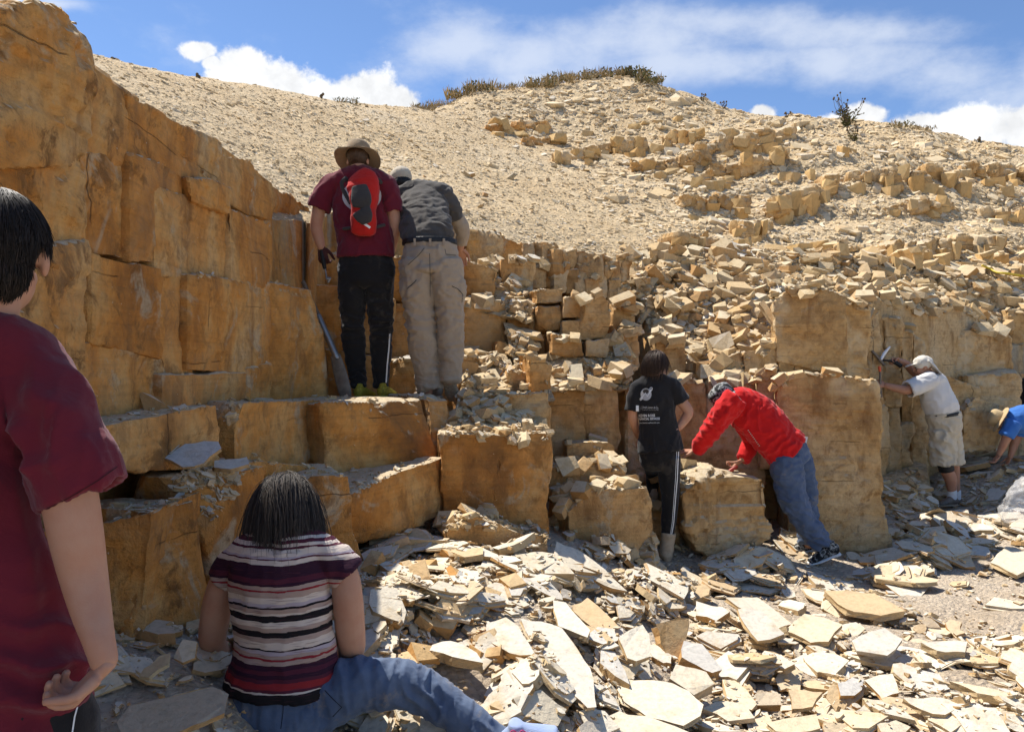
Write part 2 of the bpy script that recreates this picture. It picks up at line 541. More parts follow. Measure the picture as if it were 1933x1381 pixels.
# ------------------------------------------------------------------ the quarry floor
fc = [(300, 1200, 2.85), (400, 1300, 2.6), (540, 1388, 2.7), (220, 1381, 2.3), (700, 1080, 4.2), (850, 1042, 4.7), (1000, 1085, 4.5),
      (1050, 1150, 3.9), (900, 1250, 3.3), (950, 1381, 2.95), (1250, 1085, 5.7), (1200, 1200, 4.3), (1300, 1381, 3.25), (1530, 1078, 6.2),
      (1600, 1200, 4.62), (1800, 1381, 3.35), (1880, 1080, 6.05), (1930, 1250, 4.22), (1800, 962, 9.2), (1900, 872, 9.7), (1930, 962, 8.5),
      (1700, 965, 8.3), (1450, 1045, 6.3), (1110, 1020, 5.4)]
fp = [tuple(P(*q)) for q in fc] + [(x, y, -0.14) for x, y in ((0, -2), (3, -2), (-1.5, -2), (6, 2), (6, 6), (9, 9), (1.5, 1), (0, 1.0), (7, 12), (9, 4))] + \
     [(-1.6, 0.5, 0.0), (-1.3, 2.0, 0.38), (-2.5, 5, 0.4), (-0.6, 1.6, 0.15)]
floor_tps = tps(fp)


def floor_h(x, y):
    x = np.asarray(x, dtype=float); y = np.asarray(y, dtype=float)
    h = floor_tps(x, y)
    k = sstep(9, 14, np.abs(x)) + sstep(11, 16, y) + sstep(1.5, 6, -y)
    k = np.clip(k, 0, 1)
    return np.clip(h, -0.25, 0.6) * (1 - k) - 0.14 * k


gx = np.concatenate([np.linspace(-30, -3, 14, endpoint=False), np.arange(-3, 8, 0.048), np.linspace(8, 60, 24)])
gy = np.concatenate([np.linspace(-50, -1, 20, endpoint=False), np.arange(-1, 12.5, 0.052), np.linspace(12.5, 14, 4)])
X_, Y_ = np.meshgrid(gx, gy, indexing='ij')
Z_ = floor_h(X_, Y_)
pp = np.stack([X_.ravel(), Y_.ravel(), 0 * X_.ravel()], 1)
Z_ = Z_.ravel() + fbm(pp * 2.2, 4, 31) * 0.035 + fbm(pp * 11, 3, 37) * 0.014
idx = np.arange(len(gx) * len(gy)).reshape(len(gx), len(gy))
quads = np.stack([idx[:-1, :-1].ravel(), idx[1:, :-1].ravel(), idx[1:, 1:].ravel(), idx[:-1, 1:].ravel()], 1)
me = mesh_np('quarry_floor', np.stack([X_.ravel(), Y_.ravel(), Z_], 1), quads)
smooth(me)
quarry_floor = obj('ground', me, M_FLOOR, kind='structure')


# ------------------------------------------------------------------ quarry walls, block by block
def rock_mesh(face, back, vox, rough, chips, seed, plate=1.0, chipd=0.3):
    """a block whose front outline is 'face' (world points), extruded by the vector 'back', broken and weathered"""
    rnd = random.Random(seed)
    bm = bmesh.new()
    vs = [bm.verts.new(p) for p in face]
    f = bm.faces.new(vs)
    r = bmesh.ops.extrude_face_region(bm, geom=[f])
    moved = [g for g in r['geom'] if isinstance(g, bmesh.types.BMVert)]
    for v in moved:
        v.co += back
    bmesh.ops.recalc_face_normals(bm, faces=bm.faces[:])
    size = min((max(p[2] for p in face) - min(p[2] for p in face)), 0.6)
    cen = sum((v.co for v in bm.verts), Vector()) / len(bm.verts)
    for k in range(chips):
        v = rnd.choice(bm.verts[:])
        n = (v.co - cen)
        n = Vector((n.x * rnd.uniform(.2, 1), n.y * rnd.uniform(.2, 1), n.z * rnd.uniform(.1, 1.4)))
        if n.length < 1e-4:
            continue
        n.normalize()
        dep = size * rnd.uniform(0.015, 0.035 + 0.07 * chipd)
        geom = bm.verts[:] + bm.edges[:] + bm.faces[:]
        cut = bmesh.ops.bisect_plane(bm, geom=geom, plane_co=v.co - n * dep, plane_no=n, clear_outer=True)
        edges = [g for g in cut['geom_cut'] if isinstance(g, bmesh.types.BMEdge)]
        if edges:
            bmesh.ops.edgenet_fill(bm, edges=edges)
    bmesh.ops.recalc_face_normals(bm, faces=bm.faces[:])
    bmesh.ops.triangulate(bm, faces=bm.faces[:])
    me = bpy.data.meshes.new('block')
    bm.to_mesh(me); bm.free()
    me = evaluated(me, [('REMESH', dict(mode='VOXEL', voxel_size=vox))])
    V = get_v(me); N = get_n(me)
    if len(V) == 0:
        return me
    s = seed * 3.7
    q = V + np.array([s, 0.3 * s, 0])
    d = fbm(q * 1.7, 3, 1) * 1.1 * rough + fbm(q * 9.0, 3, 2) * 0.45 * rough
    m = fbm(q * np.array([1.6, 1.6, 2.6]) + 10, 5, 3)
    for t0 in (-0.28, -0.05, 0.16, 0.33):
        d += plate * 1.1 * rough * (sstep(t0, t0 + 0.035, m) - 0.5)
    lamp = np.stack([q[:, 0] * 2, q[:, 1] * 2, q[:, 2] * 38], 1)
    hor = 1 - np.abs(N[:, 2])
    d += vnoise(lamp, 4) * 0.10 * rough * hor
    lam2 = np.stack([q[:, 0] * .55, q[:, 1] * .55, q[:, 2] * 13], 1)
    ln = vnoise(lam2, 6)
    d += (sstep(0.12, 0.17, ln) + sstep(-.28, -.23, ln) - 1.0) * 0.42 * rough * hor * np.clip(plate, 0, 1.4)
    # crumbly patches
    cr = sstep(0.16, 0.34, fbm(q * 2.3 + 40, 3, 8)) * min(1.0, max(0.10, (V[:, 0].mean() + 1.2) / 2.2))
    d += cr * (np.abs(fbm(q * 14, 3, 12)) * 2.2 - .6) * rough * 1.3
    set_v(me, V + N * d[:, None])
    at = me.attributes.new('crumb', 'FLOAT', 'POINT')
    at.data.foreach_set('value', cr.astype(np.float32))
    smooth(me, 24)
    return me


BLK = []


def plan_face(poly, A, B):
    """pixels of a face -> world points on the vertical plane through plan points A and B"""
    A = Vector(A); B = Vector(B)
    ab = B - A
    out_ = []
    for (px, py) in poly:
        u = (px - CX) / F
        # (u t, t) = A + s ab
        den = ab.x - u * ab.y
        s = (u * A.y - A.x) / den
        y = A.y + s * ab.y
        out_.append(Vector((u * y, y, CZ - (py - CY) / F * y)))
    n = Vector((ab.y, -ab.x)).normalized()
    mid = (A + B) / 2
    if n.dot(mid) < 0:
        n = -n
    return out_, Vector((n.x, n.y, 0))


def grow(poly, e):
    """push every side of a pixel outline outwards by e pixels"""
    n = len(poly)
    ar = sum(poly[i][0] * poly[(i + 1) % n][1] - poly[(i + 1) % n][0] * poly[i][1] for i in range(n))
    sg = 1.0 if ar > 0 else -1.0
    out_ = []
    for i in range(n):
        a, b, c = Vector(poly[i - 1]), Vector(poly[i]), Vector(poly[(i + 1) % n])
        e1 = (b - a).normalized(); e2 = (c - b).normalized()
        m = Vector((e1.y + e2.y, -e1.x - e2.x)) * sg
        L = m.length
        if L < 0.3:
            out_.append(tuple(b)); continue
        m /= L
        out_.append(tuple(b + m * e / max(0.5, L / 2)))
    return out_


def blk(poly, dL, dR, thick=0.5, vox=0.018, rough=0.010, chips=7, parent=None, tilt=0.0, name='rock_block', plate=1.0, plane=None, mat=None, chipd=0.3, gap=1.35):
    xs = [p[0] for p in poly]
    if plane is None:
        xL, xR = min(xs), max(xs)
        A = ((xL - CX) / F * dL, dL); B = ((xR - CX) / F * dR, dR)
    else:
        A, B = plane
    face, n = plan_face(poly, A, B)
    dm = sum(p.y for p in face) / len(face)
    face, n = plan_face(grow(poly, gap * vox * 0.85 * F / dm), A, B)
    seed = len(BLK) + 1
    if dm > 4.5:
        vox *= 1.12
    me = rock_mesh(face, n * thick + Vector((0, 0, tilt)), vox, rough, chips, seed, plate, chipd)
    if parent is not None and len(me.polygons):
        # what faces into the hill behind is never seen: leave it open
        fn = np.empty(len(me.polygons) * 3, dtype=np.float32); me.polygons.foreach_get('normal', fn); fn = fn.reshape(-1, 3)
        fc_ = np.empty(len(me.polygons) * 3, dtype=np.float32); me.polygons.foreach_get('center', fc_); fc_ = fc_.reshape(-1, 3)
        nn = np.array(n); dep_ = fc_ @ nn - min(np.array(p) @ nn for p in face)
        kill = np.nonzero((dep_ > thick * .72) & (fn @ nn > .35))[0]
        if len(kill):
            bm = bmesh.new(); bm.from_mesh(me); bm.faces.ensure_lookup_table()
            bmesh.ops.delete(bm, geom=[bm.faces[int(i)] for i in kill], context='FACES')
            bm.to_mesh(me); bm.free()
    o = obj(name, me, mat or M_WALL, parent=parent)
    BLK.append(o)
    return o


quarry_wall = empty('quarry_wall', (-1.5, 4.0, 0.3), kind='structure')
QW = quarry_wall
LW = ((-1.53, 1.0), (-1.53, 6.3))           # plan line of the tall left face
LP = ((-1.47, 0.6), (-1.47, 3.2))           # the part that stands proud near the camera
# tall left face, near part (dark mottled), three courses
kw = dict(plane=LP, gap=1.7)
blk([(-700, -520), (-420, -190), (-230, -80), (-60, 0), (37, 16), (63, 23), (97, 31), (118, 30), (127, 43), (117, 60), (142, 80), (148, 110), (150, 170), (150, 300), (-700, 330)], 0, 0, 0.4, 0.0135, 0.010, 0, QW, plate=2.0, **kw)
blk([(-700, 335), (60, 310), (150, 302), (150, 470), (-700, 640)], 0, 0, 0.3, 0.0135, 0.008, 0, QW, plate=2.0, **kw)
blk([(-700, 645), (60, 484), (150, 472), (150, 640), (146, 815), (-700, 1130)], 0, 0, 0.3, 0.0135, 0.008, 0, QW, plate=1.8, **kw)
blk([(150, 150), (258, 205), (412, 282), (506, 350), (506, 757), (150, 818)], 0, 0, 0.3, 0.03, 0.004, 0, QW, plane=((-1.60, 1.0), (-1.60, 6.3)))
# receding part, courses from the top down
top = [([(148, 122), (163, 132), (182, 143), (213, 167), (252, 190), (250, 302), (148, 290)], .0), ([(252, 190), (287, 208), (333, 233), (400, 260), (412, 272), (412, 332), (400, 347), (252, 304)], .026),
       ([(412, 283), (430, 297), (473, 305), (490, 330), (506, 345), (506, 407), (470, 402), (412, 362)], -.01)]
for q, dx in top:
    blk(q, 0, 0, 0.28, 0.0135, 0.008, 0, QW, plane=((-1.555 + dx, 1.0), (-1.555 + dx, 6.3)), gap=1.7)
mid1 = [([(150, 290), (251, 303), (251, 484), (150, 470)], 0.0), ([(251, 303), (300, 314), (344, 338), (344, 374), (298, 366), (298, 492), (251, 486)], .012),
        ([(298, 366), (344, 376), (440, 402), (440, 530), (361, 524), (298, 508)], .002), ([(440, 402), (506, 424), (506, 538), (440, 530)], .024)]
for q, dx in mid1:
    blk(q, 0, 0, 0.26, 0.0135, 0.006, 0, QW, plate=1.1, plane=((-1.535 + dx, 1.0), (-1.535 + dx, 6.3)), gap=1.7)
blk([(344, 336), (400, 346), (480, 370), (482, 412), (440, 400), (400, 388), (344, 372)], 0, 0, 0.3, 0.012, 0.008, 3, QW, plane=((-1.49, 1.0), (-1.49, 6.3)), gap=1.2)
mid2 = [([(150, 476), (182, 484), (182, 645), (150, 658)], 0.0), ([(182, 483), (302, 511), (302, 671), (182, 645)], .026), ([(302, 511), (361, 523), (361, 703), (302, 703)], .004),
        ([(361, 524), (470, 536), (506, 538), (506, 694), (470, 702), (361, 694)], .030), ([(150, 657), (184, 645), (302, 671), (313, 702), (308, 786), (150, 818)], .018),
        ([(313, 708), (362, 707), (471, 706), (471, 766), (313, 784)], .045), ([(471, 700), (506, 694), (506, 758), (471, 765)], .03)]
for q, dx in mid2:
    blk(q, 0, 0, 0.26, 0.0135, 0.006, 0, QW, plate=1.1, plane=((-1.53 + dx, 1.0), (-1.53 + dx, 6.3)), gap=1.6)
# buttress at the far end of the left face
blk([(506, 470), (578, 474), (586, 540), (600, 600), (630, 700), (645, 752), (506, 760)], 5.15, 6.0, 0.45, 0.016, 0.009, 5, QW)
blk([(500, 352), (545, 372), (562, 400), (565, 470), (500, 466)], 5.6, 6.6, 0.5, 0.016, 0.012, 8, QW)
blk([(548, 372), (590, 392), (600, 470), (560, 475)], 6.6, 6.9, 0.5, 0.018, 0.014, 8, QW)
# lower left ledges
blk([(60, 828), (200, 806), (340, 780), (450, 762), (448, 876), (190, 884), (60, 930)], 0, 0, 0.40, 0.013, 0.008, 6, QW, plane=((-1.44, 2.3), (-1.18, 4.6)))
blk([(452, 762), (500, 758), (613, 756), (616, 893), (452, 882)], 0, 0, 0.45, 0.013, 0.007, 5, QW, plane=((-1.44, 2.3), (-1.18, 4.6)))
blk([(60, 1010), (200, 988), (283, 968), (264, 1230), (60, 1260)], 2.74, 2.74, 0.5, 0.013, 0.008, 5, QW)
blk([(285, 967), (370, 946), (384, 1000), (400, 1060), (405, 1165), (255, 1215)], 2.74, 3.15, 0.42, 0.012, 0.007, 5, QW)
blk([(372, 906), (430, 893), (500, 882), (512, 960), (500, 1130), (407, 1170), (402, 1058), (386, 998)], 3.12, 3.62, 0.42, 0.012, 0.007, 5, QW)
blk([(380, 886), (500, 872), (600, 884), (600, 905), (500, 930), (380, 910)], 3.5, 4.1, 0.5, 0.014, 0.008, 5, QW)
blk([(505, 918), (560, 914), (592, 904), (654, 902), (658, 1000), (690, 1070), (505, 1130)], 3.75, 4.0, 0.5, 0.014, 0.007, 5, QW)
blk([(656, 945), (760, 892), (836, 866), (842, 965), (760, 1005), (660, 1025)], 4.15, 5.0, 0.6, 0.015, 0.008, 6, QW)
blk([(618, 768), (700, 762), (824, 758), (826, 864), (700, 888), (620, 893)], 4.55, 5.12, 1.5, 0.015, 0.008, 5, QW)
blk([(828, 758), (858, 758), (862, 780), (850, 830), (828, 862)], 5.14, 5.2, 1.3, 0.015, 0.010, 7, QW)
blk([(834, 824), (950, 824), (1036, 819), (1038, 860), (1030, 950), (1040, 1010), (880, 1005), (842, 970)], 4.92, 5.0, 0.62, 0.016, 0.009, 6, QW)
blk([(870, 754), (960, 748), (1034, 744), (1037, 822), (880, 822)], 5.55, 5.65, 0.6, 0.017, 0.010, 7, QW)
blk([(840, 1010), (900, 975), (1000, 1015), (1034, 1008), (1030, 1050), (930, 1060), (870, 1040)], 4.6, 4.75, 0.4, 0.016, 0.012, 8, QW)
# the recess behind the two standing people
blk([(560, 404), (640, 410), (720, 415), (885, 430), (888, 486), (720, 490), (560, 480)], 7.1, 7.7, 0.6, 0.022, 0.014, 2, QW, gap=1.5)
blk([(575, 478), (700, 492), (884, 492), (884, 572), (700, 566), (578, 545)], 6.9, 7.25, 0.6, 0.020, 0.010, 5, QW)
blk([(578, 541), (650, 545), (740, 570), (740, 668), (640, 664), (582, 650)], 6.6, 6.8, 0.7, 0.018, 0.008, 5, QW)
blk([(742, 574), (870, 578), (955, 572), (960, 600), (952, 690), (870, 692), (742, 682)], 6.75, 6.95, 0.6, 0.018, 0.010, 6, QW)
blk([(585, 655), (700, 672), (735, 676), (735, 760), (620, 762)], 6.35, 6.45, 0.7, 0.018, 0.008, 5, QW)
blk([(738, 684), (800, 680), (895, 678), (905, 700), (885, 756), (738, 758)], 6.4, 6.5, 0.6, 0.018, 0.010, 6, QW)
# stepped blocks right of the two standing people
blk([(888, 438), (943, 440), (943, 502), (888, 500)], 7.7, 7.75, 0.6, 0.022, 0.014, 8, QW)
blk([(945, 444), (985, 462), (988, 506), (945, 505)], 7.75, 7.8, 0.6, 0.022, 0.014, 8, QW)
blk([(866, 492), (915, 500), (938, 512), (930, 562), (868, 562)], 7.0, 7.05, 0.5, 0.018, 0.012, 8, QW)
blk([(950, 492), (1004, 494), (1002, 544), (975, 548), (950, 530)], 7.35, 7.4, 0.4, 0.018, 0.012, 8, QW)
for i, x in enumerate(range(990, 1190, 20)):          # narrow-jointed band under the scree
    y0 = 458 + (x - 990) * 0.16 + random.uniform(-5, 6)
    blk([(x, y0), (x + 18, y0 + random.uniform(-3, 5)), (x + 18.5, y0 + random.uniform(34, 44)), (x, y0 + 42)], 8.0 + 0.03 * i + random.uniform(-.08, .08), 8.02 + 0.03 * i, 0.4, 0.02, 0.016, 6, QW)
    blk([(x + random.uniform(-4, 4), y0 + 44), (x + 19, y0 + 42), (x + 18, y0 + 82), (x, y0 + 84)], 7.95 + 0.03 * i + random.uniform(-.05, .05), 7.97 + 0.03 * i, 0.5, 0.022, 0.014, 5, QW)
mids = [([(1012, 545), (1066, 542), (1068, 572), (1012, 576)], 6.95, 7.0, .4), ([(1064, 556), (1104, 556), (1103, 600), (1062, 602)], 6.9, 6.92, .4),
        ([(1062, 604), (1102, 602), (1098, 642), (1060, 640)], 6.88, 6.9, .4), ([(1106, 562), (1130, 553), (1156, 572), (1154, 636), (1106, 640)], 6.82, 6.9, .4),
        ([(1015, 578), (1058, 576), (1056, 620), (1014, 622)], 7.0, 7.0, .4), ([(1000, 590), (1014, 588), (1014, 660), (1000, 662)], 7.1, 7.1, .3),
        ([(1044, 630), (1102, 644), (1104, 672), (1042, 668)], 6.75, 6.78, .4), ([(1106, 643), (1152, 638), (1148, 676), (1106, 672)], 6.8, 6.82, .4),
        ([(1158, 570), (1196, 575), (1200, 625), (1158, 640)], 7.05, 7.1, .4), ([(1146, 640), (1200, 628), (1204, 690), (1146, 690)], 6.95, 7.0, .4),
        ([(960, 580), (998, 586), (996, 650), (958, 655)], 7.05, 7.1, .4), ([(938, 640), (984, 650), (976, 700), (932, 695)], 6.7, 6.75, .4),
        ([(1002, 668), (1042, 690), (1036, 742), (1004, 744)], 6.2, 6.25, .4), ([(960, 700), (1002, 705), (1000, 745), (952, 745)], 6.3, 6.35, .4),
        ([(1044, 695), (1100, 698), (1100, 734), (1040, 735)], 6.62, 6.66, .4), ([(1104, 690), (1180, 692), (1176, 730), (1104, 734)], 6.7, 6.74, .4)]
for q, a, b_, th in mids:
    blk(q, a, b_, th, 0.016, 0.010, 8, QW, chipd=0.8, gap=0.4)
blk([(1035, 738), (1102, 736), (1104, 872), (1040, 880)], 6.4, 6.42, 0.5, 0.018, 0.009, 5, QW)
blk([(1107, 736), (1164, 732), (1166, 850), (1107, 862)], 6.46, 6.5, 0.5, 0.018, 0.009, 5, QW)
blk([(1184, 736), (1290, 728), (1296, 900), (1190, 905)], 6.75, 6.9, 0.5, 0.02, 0.011, 6, QW)
blk([(1072, 838), (1150, 834), (1160, 842), (1158, 878), (1074, 880)], 6.1, 6.12, 0.4, 0.016, 0.009, 6, QW)
blk([(1036, 882), (1120, 878), (1178, 872), (1184, 935), (1042, 940)], 5.75, 5.85, 0.5, 0.016, 0.009, 6, QW)
blk([(1072, 938), (1110, 930), (1226, 920), (1236, 1000), (1200, 1050), (1080, 1045)], 5.35, 5.5, 0.5, 0.016, 0.010, 6, QW)
blk([(1192, 955), (1276, 952), (1282, 1060), (1192, 1060)], 6.32, 6.34, 0.5, 0.018, 0.012, 8, QW, chipd=.8)
# right-hand cluster
blk([(1278, 726), (1330, 724), (1338, 905), (1280, 910)], 7.1, 7.1, 0.5, 0.02, 0.011, 6, QW)
blk([(1340, 722), (1432, 716), (1440, 912), (1342, 910)], 7.12, 7.1, 0.5, 0.02, 0.011, 6, QW)
blk([(1436, 716), (1492, 712), (1496, 860), (1440, 880)], 6.95, 6.92, 0.5, 0.018, 0.011, 7, QW)
blk([(1240, 640), (1290, 632), (1296, 722), (1244, 725)], 7.5, 7.5, 0.4, 0.02, 0.014, 8, QW)
blk([(1356, 680), (1402, 660), (1404, 718), (1354, 722)], 7.3, 7.3, 0.35, 0.02, 0.014, 8, QW)
blk([(1406, 665), (1468, 658), (1470, 716), (1408, 718)], 7.3, 7.28, 0.35, 0.02, 0.016, 8, QW)
for q, da, db in (([(1640, 594), (1668, 590), (1670, 672), (1666, 760), (1644, 760)], 9.15, 9.2), ([(1670, 598), (1700, 602), (1700, 690), (1698, 765), (1668, 764)], 9.55, 9.5),
                  ([(1702, 622), (1722, 618), (1724, 720), (1722, 800), (1702, 800)], 9.75, 9.7), ([(1724, 632), (1746, 642), (1748, 720), (1748, 935), (1722, 935)], 9.95, 9.9),
                  ([(1646, 762), (1672, 764), (1672, 925), (1650, 925)], 9.3, 9.35), ([(1674, 768), (1700, 766), (1702, 932), (1674, 930)], 9.55, 9.5), ([(1702, 804), (1722, 802), (1722, 935), (1702, 934)], 9.62, 9.6)):
    blk(q, da, db, 0.6, 0.024, 0.014, 3, QW, gap=.7)
blk([(1736, 640), (1800, 628), (1803, 722), (1740, 730)], 10.4, 10.5, 0.6, 0.028, 0.016, 8, QW)
blk([(1806, 628), (1880, 625), (1906, 640), (1912, 690), (1905, 704), (1806, 712)], 10.5, 10.6, 0.6, 0.028, 0.018, 8, QW)
blk([(1832, 712), (1925, 705), (1926, 775), (1836, 770)], 10.3, 10.4, 0.6, 0.028, 0.016, 7, QW)
blk([(1740, 734), (1790, 712), (1848, 735), (1842, 800), (1815, 850), (1748, 852)], 9.9, 10.0, 0.6, 0.026, 0.010, 6, QW)
blk([(1825, 775), (1845, 752), (1888, 765), (1896, 800), (1880, 845), (1820, 850)], 9.8, 9.9, 0.5, 0.026, 0.020, 8, QW)
blk([(1910, 588), (1990, 586), (1995, 700), (1912, 700)], 11.3, 11.4, 0.6, 0.03, 0.014, 6, QW)
blk([(1928, 704), (2100, 690), (2100, 900), (1928, 880)], 11.2, 11.4, 0.6, 0.03, 0.014, 6, QW)
blk([(1995, 560), (2300, 560), (2300, 900), (1998, 700)], 11.5, 11.5, 0.6, 0.04, 0.016, 6, QW)

# banks of rubble spilling over the steps
def bank(bottom, top_, name='rubble_bank'):
    n, m = 26, 14
    def along(line, f):
        k = len(line) - 1; j = min(int(f * k), k - 1); t_ = f * k - j
        return np.array(P(*line[j])) * (1 - t_) + np.array(P(*line[j + 1])) * t_
    V = []
    for i in range(n):
        a, b_ = along(bottom, i / (n - 1)), along(top_, i / (n - 1))
        for j in range(m):
            f = j / (m - 1)
            p = a * (1 - f) + b_ * f
            p[2] -= .10 * math.sin(math.pi * f) * (b_[2] - a[2])
            V.append(p)
        V.append(b_ + np.array([0, .25, .0])); V.append(b_ + np.array([0, .25, -.12])); V.append(a + np.array([0, .30, -.03]))
    V = np.array(V); w_ = m + 3
    V[:, 2] += fbm(V * 7.0, 3, 77) * .035
    idx = np.arange(n * w_).reshape(n, w_)
    nx = np.roll(idx, -1, 1)
    Q = np.stack([idx[:-1].ravel(), idx[1:].ravel(), nx[1:].ravel(), nx[:-1].ravel()], 1)
    me = mesh_np(name, V, Q)
    bm = bmesh.new(); bm.from_mesh(me)
    bmesh.ops.holes_fill(bm, edges=bm.edges[:], sides=0)
    bmesh.ops.recalc_face_normals(bm, faces=bm.faces[:])
    bm.to_mesh(me); bm.free()
    smooth(me, 40)
    return obj(name, me, M_HILL, kind='structure')


bank([(1000, 762, 6.05), (1048, 756, 6.1)], [(950, 606, 6.95), (1002, 622, 6.95)])
bank([(1036, 738, 6.32), (1182, 734, 6.45)], [(1040, 668, 6.9), (1195, 664, 6.95)])
bank([(838, 824, 5.0), (1032, 820, 5.06)], [(866, 752, 5.58), (950, 768, 5.58), (1032, 796, 5.6)])
bank([(872, 580, 6.9), (1004, 606, 6.92)], [(878, 496, 7.5), (1006, 502, 7.6)])
bank([(1652, 1030, 7.2), (1775, 1000, 8.0)], [(1668, 905, 9.1), (1748, 876, 9.6)])
bank([(862, 760, 5.9), (960, 758, 6.0)], [(880, 672, 6.55), (958, 664, 6.7)])
bank([(1010, 1075, 5.0), (1250, 1075, 5.5)], [(1036, 1000, 5.5), (1236, 1005, 5.75)])
# free-standing big blocks
blk([(1472, 676), (1560, 684), (1640, 700), (1640, 770), (1472, 770)], 7.22, 7.18, 0.8, 0.02, 0.012, 3, QW)
o = blk([(1466, 575), (1482, 556), (1510, 545), (1560, 550), (1590, 562), (1592, 640), (1598, 706), (1520, 690), (1470, 678)], 7.25, 7.1, 0.9, 0.018, 0.008, 1)
upper_boulder = o
o2 = blk([(1591, 578), (1640, 582), (1644, 640), (1638, 705), (1600, 708), (1593, 640)], 7.16, 7.2, 0.8, 0.018, 0.009, 1)
pillar = blk([(1472, 735), (1500, 716), (1560, 712), (1650, 724), (1656, 770), (1660, 880), (1674, 1045), (1660, 1075), (1520, 1068), (1490, 1030), (1482, 900)], 6.72, 6.55, 0.9, 0.018, 0.012, 9)
low_boulder = blk([(1286, 930), (1310, 905), (1352, 894), (1440, 904), (1474, 955), (1470, 1030), (1420, 1062), (1330, 1050), (1300, 1000)], 6.0, 6.1, 0.6, 0.016, 0.018, 16, plate=1.4, chipd=1.6)
for o_, nm, lb in ((upper_boulder, 'rock_block', 'big tan upright block with rounded left shoulder above the person in red'),
                   (o2, 'rock_block', 'narrow pale upright block joined to the right edge of the big tan block'),
                   (pillar, 'rock_block', 'tall smooth tan rock pillar behind the leaning person in red'),
                   (low_boulder, 'boulder', 'rounded low boulder the person in red works on')):
    o_.name = nm
    o_['label'] = lb; o_['category'] = 'rock'
    recenter(o_)

# people are built in a collection kept aside until the loose stone is laid
ASIDE = bpy.data.collections.new('aside')
COL = ASIDE

# ------------------------------------------------------------------ people: tools
def catmull(pts, sub):
    """smooth interpolation of rows of numbers"""
    p = np.array(pts, dtype=float)
    if len(p) < 3 or sub <= 1:
        return p if sub <= 1 else np.array([p[0] + (p[-1] - p[0]) * t_ for t_ in np.linspace(0, 1, sub + 1)]) if len(p) == 2 else p
    q = np.concatenate([[2 * p[0] - p[1]], p, [2 * p[-1] - p[-2]]])
    out_ = []
    for i in range(1, len(q) - 2):
        for j in range(sub):
            t_ = j / sub
            a, b_, c, d = q[i - 1], q[i], q[i + 1], q[i + 2]
            out_.append(.5 * (2 * b_ + (c - a) * t_ + (2 * a - 5 * b_ + 4 * c - d) * t_ ** 2 + (3 * b_ - a - 3 * c + d) * t_ ** 3))
    out_.append(p[-1])
    return np.array(out_)


def tube_w(rows, seg=18, sub=4, cap=.6, view=(0, 1, 0), sq=2.0, hollow=0.0, wall=.010):
    """rows of (x, y, z, half-width, half-depth) in metres -> closed tapered tube (verts, tris)"""
    r = catmull(rows, sub)
    r[:, 3:] = np.maximum(r[:, 3:], .0015)
    c = r[:, :3]
    tg = np.gradient(c, axis=0)
    tg /= np.linalg.norm(tg, axis=1, keepdims=True) + 1e-12
    rings, prev = [], None
    view = np.array(view, dtype=float)
    for i in range(len(r)):
        lat = np.cross(tg[i], view)
        L = np.linalg.norm(lat)
        if L < .3 and prev is not None:
            lat = prev - tg[i] * prev.dot(tg[i]); L = np.linalg.norm(lat)
        elif L < 1e-6:
            lat = np.array([1.0, 0, 0]) - tg[i] * tg[i][0]; L = np.linalg.norm(lat)
        lat = lat / L
        if prev is not None and lat.dot(prev) < 0:
            lat = -lat
        prev = lat
        dep = np.cross(lat, tg[i])
        rings.append((c[i], lat, dep, r[i, 3], r[i, 4]))
    full = []
    if cap:
        k, la, de, a, b_ = rings[0]
        for f in (1.0, .8, .45):
            full.append((k - tg[0] * cap * min(a, b_) * f, la, de, a * math.sqrt(max(0, 1 - f * f)) + 1e-4, b_ * math.sqrt(max(0, 1 - f * f)) + 1e-4))
    full += rings
    if hollow:
        k, la, de, a, b_ = rings[-1]
        for back, shr in ((0.0, wall), (hollow, wall * 1.3)):
            full.append((k - tg[-1] * back, la, de, max(a - shr, .004), max(b_ - shr, .004)))
    elif cap:
        k, la, de, a, b_ = rings[-1]
        for f in (.45, .8, 1.0):
            full.append((k + tg[-1] * cap * min(a, b_) * f, la, de, a * math.sqrt(max(0, 1 - f * f)) + 1e-4, b_ * math.sqrt(max(0, 1 - f * f)) + 1e-4))
    an = np.linspace(0, 2 * math.pi, seg, endpoint=False)
    ca, sa = np.cos(an), np.sin(an)
    if sq != 2.0:
        ca = np.sign(ca) * np.abs(ca) ** (2 / sq); sa = np.sign(sa) * np.abs(sa) ** (2 / sq)
    V = np.concatenate([k + np.outer(ca * a, la) + np.outer(sa * b_, de) for k, la, de, a, b_ in full])
    n = len(full)
    T = []
    for i in range(n - 1):
        for j in range(seg):
            k = (j + 1) % seg
            A, B_, C, D_ = i * seg + j, i * seg + k, (i + 1) * seg + k, (i + 1) * seg + j
            T += [(A, B_, C), (A, C, D_)]
    e = len(V)
    V = np.concatenate([V, [V[:seg].mean(0)], [V[-seg:].mean(0)]])
    for j in range(seg):
        k = (j + 1) % seg
        T += [(e, k, j), (e + 1, (n - 1) * seg + j, (n - 1) * seg + k)]
    return V, np.array(T)


